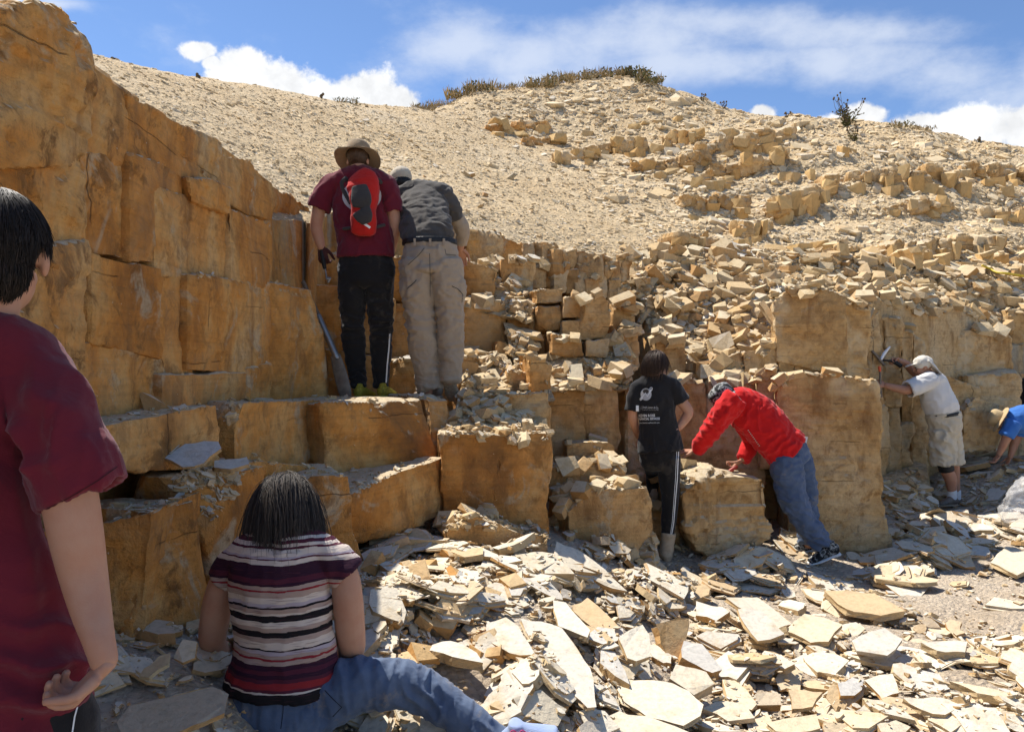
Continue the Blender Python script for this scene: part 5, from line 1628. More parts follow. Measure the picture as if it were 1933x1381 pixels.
# ------------------------------------------------------------------ seated person in the striped top
g = Fig(2.7)
pr = person('seated person in striped short-sleeved top and blue jeans, long dark hair, back turned', g.p(540, 1400))
hc_ = g.p(536, 962, .08); hr = face_rot(-.32, -.50)
body = head_parts(hc_, hr, .225) + [g.tube([(534, 1035, .0, 34, 32), (535, 990, .04, 32, 32)]), g.tube([(532, 1050, 0, 75, 42), (536, 1160, 0, 82, 52), (537, 1320, 0, 92, 58)]),
        g.tube([(625, 1050, .02, 27), (650, 1085, .02, 27), (656, 1130, .02, 29.5), (661, 1185, .04, 28.5), (664, 1222, .08, 26), (656, 1236, .2, 22), (626, 1240, .42, 15)]),
        g.tube([(445, 1055, .03, 25), (425, 1088, .05, 25), (412, 1130, .07, 28), (404, 1180, .09, 28), (402, 1212, .12, 25), (418, 1226, .24, 21), (470, 1232, .43, 15)]),
        g.tube([(580, 1330, .02, 40), (680, 1294, .03, 34), (800, 1306, .1, 26), (940, 1390, .05, 16)]), g.tube([(495, 1340, .08, 40), (465, 1325, .42, 30), (450, 1400, .7, 16)])]
hands = hand_parts(g.p(624, 1240, .43), (-.4, .9, -.1), (0, -.2, -1), .175, .8, 1) + hand_parts(g.p(472, 1232, .44), (.35, .9, -.1), (0, -.2, -1), .175, .8, -1)
part('body', skin_mesh(body, hands, .006, .0035, .25), M_SKIN, pr); eyes(pr, hc_, hr, .225)
shirt = [g.tube([(462, 1048, .02, 33), (495, 1034, .01, 36), (533, 1030, 0, 40, 38), (575, 1032, .01, 36), (610, 1044, .02, 33)]),
         g.tube([(532, 1046, 0, 84, 52), (529, 1075, 0, 94, 60), (528, 1105, 0, 95, 62), (533, 1150, 0, 92, 62), (537, 1200, 0, 91, 62), (538, 1245, 0, 99, 69), (537, 1275, 0, 106, 74), (536, 1297, 0, 110, 78)], hollow=.04, wall=.012),
         g.tube([(608, 1044, .02, 34), (632, 1060, .02, 35), (655, 1083, .02, 35)], hollow=.03), g.tube([(462, 1048, .02, 32), (438, 1070, .04, 30), (423, 1094, .05, 30)], hollow=.03)]
M_STR = mat_stripes(lambda y: CZ - (y - CY) / F * 2.65)
part('top', fuse(shirt, .006, 'top', 3, folds=[(.006, (12, 12, 10), 5.0, True), (.004, (9, 9, 26), 21.0, True)], dec=.5), M_STR, pr)
pants = [g.tube([(537, 1280, 0, 88, 58), (536, 1320, 0, 108, 74), (534, 1352, 0, 110, 76), (534, 1372, 0, 98, 70)], cap=.3),
         g.tube([(575, 1330, .01, 60), (640, 1301, .01, 56), (690, 1291, .03, 49), (745, 1290, .06, 43), (785, 1298, .085, 41), (812, 1312, .09, 39), (850, 1338, .08, 35), (900, 1370, .06, 31), (950, 1400, .05, 26)], cap=.12),
         g.tube([(495, 1338, .07, 58), (472, 1326, .26, 52), (462, 1322, .44, 44), (452, 1365, .6, 32), (448, 1410, .72, 24)], cap=.12)]
pj = part('jeans', fuse(pants, .006, 'jeans', 2, folds=[(.007, (18, 9, 7), 15.0, True), (.005, (34, 16, 10), 33.0, True)], dec=.55, crease=[(g.p(800, 1306, .0), .09, .010, (.8, .2, .5), 60.0), (g.p(660, 1290, .0), .10, .010, (.95, .1, .25), 55.0), (g.p(930, 1385, .0), .08, .007, (.7, .1, .7), 75.0)]), M_DENIM2, pr)
print_on(pj, [strip_shape([(613, 1302), (628, 1318), (645, 1334), (628, 1352)], 1.6), strip_shape([(500, 1322), (560, 1300), (600, 1286)], 1.4), strip_shape([(536, 1310), (534, 1345), (530, 1375)], 1.4)], M_BLACK, 'pocket_seam', .002)
a = g.p(952, 1422, .03); b2 = g.p(1052, 1394, .0); up_, so = shoe_parts(a, b2, .044, .09, (.10, -.25, .95))
sh = part('shoe', fuse(up_, .005, 'shoe', 2), mat_cloth('pale_blue_canvas', (.30, .38, .58), (.42, .48, .62)), pr)
part('sole', fuse(so, .005, 'sole', 1), M_SOCK, sh)
for i in range(4):
    q = g.p(968 + i * 9, 1380 + (i % 2) * 4, -.045)
    me = mesh_np('lace', *tube_w([(q.x - .012, q.y, q.z - .006, .0022, .0022), (q.x, q.y - .004, q.z + .006, .0022, .0022), (q.x + .014, q.y, q.z - .004, .0022, .0022)], seg=8)); smooth(me)
    part('lace', me, mat_flat('pink_lace', (.60, .05, .20), .7), sh)
bk = ((tuple(g.p(533, 1075, .03)), (.155, .095, .125)),)
hcc = hc_ + hr @ Vector((0, -.014, .022))
hl = [strands(hcc, hr, (.083, .098, .091), 3900, .27, .0016, 4, front=.5, grav=.40, wob=.10, steps=9, part_dir=(.12, .2, 1.2), flow=(0, -.5, -.5), keep=bk, lift=.007, clump=34.0, wave=.16),
      strands(hcc, hr, (.085, .101, .094), 600, .30, .0010, 9, front=.4, grav=.34, wob=.20, steps=9, part_dir=(.1, .2, 1.2), flow=(0, -.5, -.4), keep=bk, lift=.010, clump=24.0, wave=.25)]
hl.append(ball_w(hc_ + hr @ Vector((0, -.016, .028)), (.081, .095, .088), hr))
hl.append(g.tube([(536, 962, .05, 44, 38), (535, 990, .03, 45, 32), (533, 1008, .02, 42, 24)], cap=.3))
me = joined(hl, 'hair'); smooth(me); part('hair', me, M_HAIR_G, pr)

# ------------------------------------------------------------------ person in the left foreground
g = Fig(1.5)
pr = person('person in maroon tee at the left edge, closest to the camera, gripping the shirt hem', g.p(-30, 2155))
hc_ = g.p(0, 482, .02); hr = face_rot(-.40, -.12)
body = head_parts(hc_, hr, .224) + [g.tube([(-38, 670, 0, 60, 58), (-26, 605, .0, 52, 54), (-18, 548, .01, 52, 56)]), g.tube([(-58, 700, 0, 115, 66), (-60, 1000, 0, 105, 70), (-45, 1400, 0, 130, 70)]),
        g.tube([(96, 760, -.02, 46), (128, 920, -.03, 49), (143, 1005, -.03, 47), (157, 1080, -.025, 42), (172, 1150, -.04, 35), (186, 1205, -.06, 28), (198, 1252, -.07, 25, 21)]),
        g.tube([(-195, 760, -.02, 48), (-215, 1000, 0, 45), (-190, 1240, .05, 26)]),
        g.tube([(75, 1400, 0, 60), (80, 1780, 0, 42), (85, 2110, 0, 30)]), g.tube([(-110, 1400, 0, 60), (-115, 1780, 0, 42), (-120, 2110, 0, 30)])]
hands = hand_parts(g.p(200, 1254, -.07), (-.70, .05, -.72), (-.66, -.32, .68), .160, 1.08, 1, 1.05) + hand_parts(g.p(-190, 1242, .05), (.1, .1, -1), (1, .2, 0), .172, .5, -1)
part('body', skin_mesh(body, hands, .006, .003, .25), M_SKIN, pr); eyes(pr, hc_, hr, .224)
shirt = [g.tube([(-175, 706, 0, 58), (-105, 668, 0, 64), (-38, 656, 0, 70, 64), (34, 674, 0, 62), (84, 712, 0, 56)]),
         g.tube([(-60, 694, 0, 130, 78), (-64, 780, 0, 126, 92), (-66, 880, 0, 118, 94), (-62, 1000, 0, 128, 94), (-50, 1110, 0, 148, 96), (-38, 1220, 0, 170, 100), (-28, 1300, 0, 186, 106), (-32, 1334, 0, 190, 110)], hollow=.05, wall=.012),
         g.tube([(74, 706, 0, 60), (96, 780, -.02, 66, 58), (126, 860, -.03, 74, 58), (156, 930, -.03, 84, 60)], hollow=.05),
         g.tube([(-170, 702, 0, 60), (-200, 800, 0, 68, 60), (-225, 930, 0, 78, 62)], hollow=.05)]
bs_ = part('shirt', fuse(shirt, .006, 'shirt', 3, folds=[(.013, (9, 9, 2.2), 3.0, True), (.005, (20, 20, 5), 21.0, True)], dec=.5, crease=[(g.p(75, 800, -.06), .10, .012, (.95, 0, .3), 42.0), (g.p(120, 1270, -.08), .13, .010, (.45, 0, .9), 55.0), (g.p(10, 1290, -.1), .12, .008, (.3, 0, .95), 50.0)]), M_MAROON, pr)
print_on(bs_, [strip_shape([(222, 880), (190, 903), (150, 928), (110, 950), (84, 962)], 2.0)], mat_flat('maroon_seam', (.05, .006, .010), .9), 'hem_seam', .002)
pants = [g.tube([(-24, 1262, 0, 158, 84), (-14, 1320, 0, 170, 92), (-6, 1372, 0, 186, 98), (-8, 1430, 0, 184, 98)], cap=.3),
         g.tube([(85, 1420, 0, 98, 96), (85, 1600, 0, 88), (85, 1800, 0, 70), (85, 2090, 0, 52)], cap=.1), g.tube([(-112, 1420, 0, 98, 96), (-114, 1600, 0, 88), (-116, 1800, 0, 70), (-120, 2090, 0, 52)], cap=.1)]
pj = part('trousers', fuse(pants, .007, 'trousers', 3, folds=[(.006, (9, 9, 7), 5.0, True)], dec=.45), M_BLACK, pr)
print_on(pj, [strip_shape([(130, 1296), (136, 1314), (147, 1330), (141, 1352), (136, 1385), (132, 1440)], 3.0)], M_PRINT, 'piping', .003)
for x in (85, -120):
    a = g.p(x, 2160, -.06); up_, so = shoe_parts(a, a + Vector((.03, .26, 0)), .047, .085)
    sh = part('shoe', fuse(up_, .008, 'shoe', 2), M_BLK, pr); part('sole', fuse(so, .008, 'sole', 1), M_SOCK, sh)
hl = [strands(hc_ + hr @ Vector((0, -.016, .028)), hr, (.076, .095, .086), 6000, .046, .0013, 14, ear=True, front=.55, low=-.78, grav=.16, wob=.12, steps=5, part_dir=(.1, -.3, 1.1), flow=(.1, -.15, -.55), lift=.005, clump=40.0)]
hl += [ball_w(hc_ + hr @ Vector((0, -.016, .030)), (.076, .095, .086), hr), ball_w(hc_ + hr @ Vector((0, -.045, -.035)), (.055, .050, .054), hr),
       strands(hc_ + hr @ Vector((0, -.045, -.035)), hr, (.055, .051, .055), 1600, .030, .0012, 15, front=.1, low=-.85, grav=.10, wob=.12, steps=4, part_dir=(0, 0, .6), flow=(0, .1, -.7), lift=.003)]
me = joined(hl, 'hair'); smooth(me); part('hair', me, M_HAIR_D, pr)

# ------------------------------------------------------------------ other small things
g = Fig(5.78)
sv = empty('shovel', g.p(654, 750), label='narrow steel shovel leaning against the rock beside the yellow shoes', cat='shovel')
me = mesh_np('handle', *g.tube([(572, 532, .12, 4), (588, 566, .09, 4.2), (603, 600, .06, 4.6)], seg=12)); smooth(me); part('handle', me, M_WOOD, sv)
me = mesh_np('socket', *g.tube([(601, 596, .062, 5.4), (618, 634, .04, 6.2), (636, 676, .02, 6.6)], seg=12)); smooth(me); part('socket', me, M_STEEL, sv)
me = fuse([g.tube([(633, 670, .02, 10, 4), (641, 700, .01, 13, 3), (650, 735, 0, 13, 2.6), (654, 752, 0, 10, 2)], cap=.2)], .005, 'blade', 1); part('blade', me, M_RUST, sv)

M_BAG, t_, b_ = new_mat('clear_plastic')
t_.put(b_, Base__Color=(.85, .84, .82, 1), Roughness=.3, Alpha=.28)
g = Fig(6.9)
me = fuse([g.ball(1940, 950, 0, 36, 34, 32), g.ball(1918, 968, 0, 20, 26, 14), g.ball(1948, 922, 0, 22, 20, 18)], .010, 'bag', 4, folds=[(.035, (5, 5, 5), 4.0, True), (.014, (14, 14, 14), 9.0, True)])
o = obj('plastic_bag', me, M_BAG, label='crumpled clear plastic bag at the right edge', cat='bag'); recenter(o)


COL = scene.collection

# ------------------------------------------------------------------ loose stone
def hull(pts):
    bm = bmesh.new()
    for p in pts:
        bm.verts.new(p)
    r = bmesh.ops.convex_hull(bm, input=bm.verts[:])
    for g in list(set(r['geom_interior'] + r['geom_unused'])):
        if isinstance(g, bmesh.types.BMVert) and g.is_valid:
            bm.verts.remove(g)
    bmesh.ops.triangulate(bm, faces=bm.faces[:])
    bm.verts.index_update()
    V = np.array([v.co[:] for v in bm.verts]); T = np.array([[v.index for v in f.verts] for f in bm.faces])
    bm.free()
    return V, T


def chunk_shape(r, extra=3, jit=0.20):
    """an angular broken block filling about a unit cube"""
    pts = []
    for x in (-.5, .5):
        for y in (-.5, .5):
            for z in (-.5, .5):
                pts.append((x + r.uniform(-jit, jit), y + r.uniform(-jit, jit), z + r.uniform(-jit, jit) * .8))
    for k in range(extra):
        a = r.randrange(3); p = [r.uniform(-.45, .45) for _ in range(3)]; p[a] = r.choice((-1, 1)) * r.uniform(.5, .66)
        pts.append(p)
    return hull(pts)


def prism(topo, z1, z0, r, spread):
    k = len(topo)
    V = [(x, y, z1 + r.uniform(-.05, .05)) for x, y in topo]
    for x, y in topo:
        f = r.uniform(*spread)
        V.append((x * f + r.uniform(-.02, .02), y * f + r.uniform(-.02, .02), z0 + r.uniform(-.05, .05)))
    cx_ = sum(p[0] for p in topo) / k; cy_ = sum(p[1] for p in topo) / k
    c1, c2 = len(V), len(V) + 1
    V += [(cx_, cy_, z1), (cx_, cy_, z0)]
    T = []
    for i in range(k):
        j = (i + 1) % k
        T += [(c1, i, j), (c2, k + j, k + i), (i, k + i, k + j), (i, k + j, j)]
    return np.array(V), np.array(T)


def slab_shape(r, k=None):
    """a broken flagstone: irregular outline, slanted broken edges, often a second split layer, unit height"""
    k = k or r.randint(6, 11)
    a0 = r.uniform(0, 6.28)
    ang = sorted(a0 + (i + r.uniform(-.36, .36)) * 2 * math.pi / k for i in range(k))
    el = r.uniform(.42, .9)
    topo = [(math.cos(a) * r.uniform(.34, .62), math.sin(a) * r.uniform(.34, .62) * el) for a in ang]
    if r.random() < .5:
        return prism(topo, .5, -.5, r, (.90, 1.12))
    h = r.uniform(-.15, .2)
    V, T = prism(topo, h, -.5, r, (.92, 1.08))
    sx, sy = r.uniform(-.1, .1), r.uniform(-.08, .08)
    t2 = [(x * r.uniform(.72, .98) + sx * .5, y * r.uniform(.72, .98) + sy * .5) for x, y in topo]
    V2, T2 = prism(t2, .5, h - .05, r, (.97, 1.04))
    return np.concatenate([V, V2]), np.concatenate([T, T2 + len(V)])


R = random.Random(5)
CHUNKS = [chunk_shape(R) for _ in range(26)]
PEBBLES = [chunk_shape(R, 0, 0.24) for _ in range(16)]
SLABS = [slab_shape(R) for _ in range(48)]


def quat_mats(q):
    w_, x, y, z = q.T
    return np.stack([np.stack([1 - 2 * (y * y + z * z), 2 * (x * y - z * w_), 2 * (x * z + y * w_)], -1),
                     np.stack([2 * (x * y + z * w_), 1 - 2 * (x * x + z * z), 2 * (y * z - x * w_)], -1),
                     np.stack([2 * (x * z - y * w_), 2 * (y * z + x * w_), 1 - 2 * (x * x + y * y)], -1)], -2)


def frames(nrm, yaw):
    """rotation matrices whose z axis is the normal, spun by yaw"""
    z = nrm / np.linalg.norm(nrm, axis=1, keepdims=True)
    ref = np.where(np.abs(z[:, :1]) > .9, np.array([[0, 1.0, 0]]), np.array([[1.0, 0, 0]]))
    x = np.cross(ref, z); x /= np.linalg.norm(x, axis=1, keepdims=True)
    y = np.cross(z, x)
    c, s = np.cos(yaw)[:, None], np.sin(yaw)[:, None]
    return np.stack([x * c + y * s, -x * s + y * c, z], -1)


def merged(name, shapes, which, pos, mats, scl, mat, **kw):
    Vs, Ts, off = [], [], 0
    for k, (V, T) in enumerate(shapes):
        m = np.nonzero(which == k)[0]
        if len(m) == 0:
            continue
        v = V[None] * scl[m][:, None, :]
        v = np.einsum('nij,nkj->nki', mats[m], v) + pos[m][:, None, :]
        Vs.append(v.reshape(-1, 3))
        Ts.append((T[None] + (np.arange(len(m)) * len(V))[:, None, None] + off).reshape(-1, 3))
        off += len(m) * len(V)
    me = mesh_np(name, np.concatenate(Vs), np.concatenate(Ts))
    return obj(name, me, mat, **kw)


def cast(n, x0, x1, y0, y1, ok=None):
    """n rays through random pixels of a rectangle -> (pixel, hit, normal, object name)"""
    dg = bpy.context.evaluated_depsgraph_get()
    o = cam.location
    px, hit, nor, who = [], [], [], []
    xs = rng.uniform(x0, x1, n); ys = rng.uniform(y0, y1, n)
    for x, y in zip(xs, ys):
        if ok is not None and not ok(x, y):
            continue
        h, loc, nn, _, ob, _ = scene.ray_cast(dg, o, ray_dir(x, y).normalized())
        if h:
            px.append((x, y)); hit.append(loc[:]); nor.append(nn[:]); who.append(ob.name)
    return np.array(px), np.array(hit), np.array(nor), np.array(who)


def up_mix(nor, k, jitter):
    """stone up-vectors: between the surface normal and vertical, jittered"""
    n = nor * (1 - k) + np.array([0, 0, 1.0]) * k + rng.normal(0, jitter, nor.shape)
    n[:, 2] = np.abs(n[:, 2]) + 0.05
    return n / np.linalg.norm(n, axis=1, keepdims=True)


def hit_one(x, y):
    dg = bpy.context.evaluated_depsgraph_get()
    h, loc, nn, _, ob, _ = scene.ray_cast(dg, cam.location, ray_dir(x, y).normalized())
    return (loc, nn, ob) if h else None


stone_banks = {}


def stone_obj(bank, i, name, pos, mtx, scl, mat, **kw):
    """a stone of its own, sharing its mesh with look-alikes"""
    key = (bank, i, mat.name)
    if key not in stone_banks:
        V, T = {'slab': SLABS, 'chunk': CHUNKS}[bank][i]
        stone_banks[key] = mesh_np(bank, V, T)
        stone_banks[key].materials.append(mat)
    o = obj(name, stone_banks[key], **kw)
    o.matrix_basis = Matrix.Translation(pos) @ Matrix(mtx.tolist()).to_4x4() @ Matrix.Diagonal((*scl, 1))
    return o


LANDMARKS = [('the two people on the ledge', 760, 600), ('the big upright tan block', 1530, 620), ('the person in black', 1240, 760), ('the person in red', 1430, 810), ('the person in white', 1770, 760),
             ('the tall rock pillar', 1575, 880), ('the low boulder', 1380, 960), ('the seated person', 540, 1150), ('the shovel', 630, 660), ('the person in blue', 1905, 800), ('the pale triangular slab', 1360, 645)]
USED = {}


def where_label(what, x, y, size, marks=None):
    """words that single a stone out: its size and its place beside the nearest thing one can find"""
    best = min(marks or LANDMARKS, key=lambda m_: math.hypot(m_[1] - x, m_[2] - y))
    dx, dy = x - best[1], y - best[2]
    far_ = math.hypot(dx, dy) > 70
    if abs(dx) > abs(dy) * 2.2: side = 'left of' if dx < 0 else 'right of'
    elif abs(dx) * 2.2 > abs(dy): side = ('above-' if dy < 0 else 'below-') + ('left of' if dx < 0 else 'right of')
    else: side = ('above' if not marks else 'behind') if dy < 0 else ('below' if not marks else 'in front of')
    far_ = math.hypot(dx, dy)
    lab = ('%s %s %s %s %s' % (size, what, 'far' if far_ > 130 else 'some way' if far_ > 65 else 'just', side, best[0])).replace('just in front', 'right in front')
    USED[lab] = USED.get(lab, 0) + 1
    return lab


# --- bedded outcrops on the right-hand slope: each block a piece of the hillside
def band(line, hpx, n):
    for i in range(n):
        f0, f1 = i / n, (i + 1) / n
        k = len(line) - 1
        def at(f):
            j = min(int(f * k), k - 1); t_ = f * k - j
            return (line[j][0] + (line[j + 1][0] - line[j][0]) * t_, line[j][1] + (line[j + 1][1] - line[j][1]) * t_)
        (xa, ya), (xb, yb) = at(f0), at(f1)
        ya += R.uniform(-.22, .22) * hpx; yb += R.uniform(-.22, .22) * hpx
        h_ = hit_one((xa + xb) / 2, (ya + yb) / 2 + hpx * .75)
        if not h_ or R.random() < .1:
            continue
        d = h_[0].y - R.uniform(-.05, .18)
        hh = hpx * R.uniform(.6, 1.0)
        xm = (xa + xb) / 2 + R.uniform(-6, 6)
        blk([(xa, ya), (xm, (ya + yb) / 2 - R.uniform(0, .2) * hh), (xb, yb), (xb + R.uniform(-3, 3), yb + hh), (xa + R.uniform(-3, 3), ya + hh)], d + R.uniform(-.1, .1), d + R.uniform(-.1, .1), 1.1,
            max(.03, d * .0025), d * .0012, 3, hillside, name='rock_ledge', plate=1.8, chipd=.5, gap=.6)


for line, hpx, n in (([(915, 236), (1030, 226)], 16, 5), ([(985, 268), (1060, 258)], 14, 4), ([(1045, 292), (1110, 280), (1180, 266)], 20, 5), ([(1165, 268), (1260, 254), (1330, 240)], 30, 7),
                     ([(1190, 306), (1300, 298)], 26, 5), ([(1290, 282), (1370, 264), (1500, 240)], 28, 7), ([(1310, 322), (1400, 306), (1490, 280)], 26, 6), ([(1290, 374), (1420, 362)], 34, 6),
                     ([(1448, 372), (1560, 352)], 40, 5), ([(1560, 330), (1690, 322)], 26, 6), ([(1665, 330), (1830, 314), (1960, 312)], 38, 11), ([(1680, 382), (1800, 376)], 22, 5),
                     ([(1678, 458), (1760, 452), (1900, 446)], 42, 9), ([(1260, 446), (1340, 440)], 24, 4), ([(1385, 424), (1460, 416)], 24, 4), ([(1530, 470), (1640, 462)], 18, 5), ([(1850, 395), (1960, 390)], 22, 4)):
    band(line, hpx, n)


rows = [(915, 240, 975, 228, 4, 14, 18), (930, 258, 1030, 246, 5, 16, 24), (1010, 262, 1120, 250, 6, 14, 20), (1045, 300, 1110, 290, 4, 16, 28),
        (1105, 297, 1180, 284, 6, 22, 16), (1160, 277, 1265, 264, 6, 26, 20), (1190, 327, 1300, 320, 5, 24, 28), (1260, 267, 1330, 252, 5, 22, 18),
        (1290, 302, 1370, 287, 5, 30, 24), (1370, 257, 1500, 247, 6, 22, 32), (1360, 287, 1480, 277, 6, 26, 32), (1310, 342, 1400, 332, 5, 24, 28),
        (1300, 395, 1420, 387, 7, 28, 26), (1450, 385, 1560, 374, 5, 36, 44), (1470, 337, 1560, 332, 5, 18, 30), (1560, 347, 1680, 332, 7, 28, 26),
        (1670, 347, 1830, 332, 7, 34, 36), (1830, 352, 1960, 332, 8, 28, 20), (1680, 395, 1790, 387, 6, 24, 26), (1680, 492, 1760, 482, 8, 40, 13),
        (1770, 482, 1890, 470, 10, 34, 13), (1270, 462, 1330, 457, 4, 24, 18), (1390, 442, 1450, 432, 4, 26, 22), (1540, 300, 1620, 290, 4, 18, 26),
        (1190, 240, 1290, 228, 5, 10, 16), (1500, 470, 1600, 468, 5, 20, 26), (1880, 420, 1960, 415, 4, 20, 24)]
outcrop_meshes = []
for k in range(14):
    V, T = chunk_shape(R, 6, 0.17)
    me = mesh_np('outcrop', V, T); me.materials.append(M_OUTCROP)
    outcrop_meshes.append(me)
for (x0, y0, x1, y1, n, hp_, wp_) in rows:
    for lay in range(2 if hp_ > 20 else 1):
        for i in range(n):
            f = (i + .5) / n
            x = x0 + (x1 - x0) * f + R.uniform(-3, 3); y = y0 + (y1 - y0) * f + R.uniform(-.35, .35) * hp_ + lay * hp_ * 0.55
            if R.random() < .50:
                continue
            h_ = hit_one(x, y)
            if not h_:
                continue
            p = h_[0]; s = p.y / F
            wdt = (x1 - x0) / n * s * R.uniform(.55, 1.5); hgt = hp_ * s * R.uniform(.6, 1.6) / (1 if hp_ <= 20 else 1.45)
            o = obj('rock_block', R.choice(outcrop_meshes), parent=hillside)
            dep = max(wdt, hgt) * R.uniform(.7, 1.1)
            o.matrix_basis = Matrix.Translation(p + Vector((0, dep * .18, 0))) @ Matrix.Rotation(R.gauss(0.05, .5), 4, 'Z') @ \
                Matrix.Rotation(R.gauss(0, .14), 4, 'X') @ Matrix.Rotation(R.gauss(0, .10), 4, 'Y') @ Matrix.Diagonal((wdt, dep, hgt, 1))

# --- scree and hill stones, too many to count
crest_ok = lambda x, y: True
px, hit, nor, who = cast(50000, -20, 1953, 90, 640)
m = (who == 'hillside') & (nor[:, 2] > .25)
px, hit, nor = px[m], hit[m], nor[m]
n = len(hit)
right_side = (px[:, 0] > 900 + (px[:, 1] - 200) * 1.25)
sz = np.exp(rng.normal(0, .42, n)) * np.where(right_side, 3.9, 2.9)
sz = np.where(right_side & (rng.random(n) < .06), sz * 2.6, sz)
sz = np.clip(sz, 1.6, 26) * hit[:, 1] / F
scl = np.stack([sz * rng.uniform(.8, 1.5, n), sz * rng.uniform(.7, 1.1, n), sz * rng.uniform(.22, .60, n)], 1)
up = up_mix(nor, .25, .22)
mats = frames(up, rng.uniform(0, 6.28, n))
merged('scree', PEBBLES, rng.integers(0, len(PEBBLES), n), hit + up * scl[:, 2:3] * .12, mats, scl, M_SCREE, kind='stuff',
       label='loose pale scree stones covering the hillside', cat='scree')

# --- tumbled blocks on the slope and terraces
def tumbled(tries, box, smin, smax, objs, name, lab, grp, nz=.45, flatten=.6, bank='chunk', ok=None, on=None, stuffname=None, big=.35):
    px, hit, nor, who = cast(tries, *box, ok)
    m = nor[:, 2] > nz
    if on == 'blocks':
        m &= np.array([w_ != 'hillside' and w_ != 'ground' and w_ != 'plain' for w_ in who], dtype=bool)
    if len(hit):
        dg = bpy.context.evaluated_depsgraph_get()
        for i in np.nonzero(m)[0]:
            if who[i] in ('hillside', 'ground', 'scree') and nz < .45:
                continue
            q = Vector(hit[i]); h, loc, nn, _, ob, _ = scene.ray_cast(dg, q + Vector((q.x * .006, .035, .12)), Vector((0, 0, -1)))
            if not h or abs(loc.z - q.z) > .06 or nn.z < .5:
                m[i] = False
    px, hit, nor = px[m], hit[m], nor[m]
    n = len(hit)
    sz = smin * (smax / smin) ** (rng.random(n) ** (1 / big - .6)) * hit[:, 1] / F
    order = np.argsort(-sz * F / hit[:, 1]); px, hit, nor, sz = px[order], hit[order], nor[order], sz[order]
    scl = np.stack([sz * rng.uniform(.9, 1.35, n), sz * rng.uniform(.65, 1.0, n), sz * rng.uniform(.35, .9, n) * flatten], 1)
    up = up_mix(nor, .4, .26)
    mats = frames(up, rng.uniform(0, 6.28, n))
    pos = hit + up * scl[:, 2:3] * .35
    shapes = {'slab': SLABS, 'chunk': CHUNKS}[bank]
    wh = rng.integers(0, len(shapes), n)
    M_ = M_CHUNK if bank == 'chunk' else M_SLAB
    for i in range(min(objs, n)):
        stone_obj(bank, int(wh[i]), name, Vector(pos[i]), mats[i], scl[i], M_, label=where_label(lab, px[i][0], px[i][1], 'large' if i < objs * .12 else 'middling' if i < objs * .45 else 'small'), cat='stone', group=grp)
    if n > objs:
        s_ = slice(objs, None)
        merged(stuffname or 'rubble', shapes, wh[s_], pos[s_], mats[s_], scl[s_], M_, kind='stuff', label='small stone rubble lying among larger pieces', cat='rubble')


tumbled(1900, (1170, 1466, 470, 735), 6, 40, 45, 'rubble_stone', 'flat tumbled slab', 'tumbled slabs on the rubble slope', .2, .35, bank='slab')
tumbled(2600, (1170, 1466, 470, 735), 5, 34, 62, 'rubble_stone', 'angular tumbled stone', 'tumbled blocks on the rubble slope', .2, .8)
tumbled(2200, (1480, 1960, 470, 650), 6, 30, 32, 'rubble_stone', 'broken bench stone', 'broken stones on the right bench', .3, .7)
tumbled(5200, (840, 1300, 480, 1080), 4, 15, 0, 'rubble_stone', 'x', 'x', .3, .6, on='blocks', bank='slab')
tumbled(6500, (840, 1300, 480, 1080), 5, 34, 60, 'rubble_stone', 'angular ledge stone', 'broken stones on the stepped middle ledges', .3, .75, on='blocks')
tumbled(2600, (195, 520, 835, 985), 7, 36, 24, 'rubble_stone', 'flat shaded slab', 'slabs heaped on the shaded left steps', .4, .35, on='blocks', bank='slab')
tumbled(12000, (150, 1040, 330, 1060), 4, 22, 26, 'rubble_stone', 'flat stone chip', 'chips on the left-hand ledges', .5, .5, on='blocks', bank='slab')
tumbled(1300, (1640, 1960, 760, 990), 6, 40, 28, 'rubble_stone', 'flat broken stone', 'stones around the right-hand people', .3, .35, bank='slab')
tumbled(1500, (1450, 1700, 540, 760), 5, 30, 22, 'rubble_stone', 'broken stone heaped', 'stones heaped on the right-hand blocks', .5, .7, on='blocks')

# --- flagstones on the floor: height map stacking so that each lies on what is below it
HX0, HY0, HR = -2.0, 1.6, 0.03
hxn, hyn = int(9.0 / HR), int(9.6 / HR)
HXg, HYg = np.meshgrid(HX0 + np.arange(hxn) * HR, HY0 + np.arange(hyn) * HR, indexing='ij')
HM = floor_h(HXg, HYg)
FH = HM.copy()


def hm_at(x, y):
    i = np.clip(((x - HX0) / HR).astype(int), 0, hxn - 1); j = np.clip(((y - HY0) / HR).astype(int), 0, hyn - 1)
    return HM[i, j]


RIM = np.array([(math.cos(a) * r, math.sin(a) * r) for r in (.45, .25) for a in np.linspace(0, 2 * math.pi, 8, endpoint=False)] + [(0, 0)])


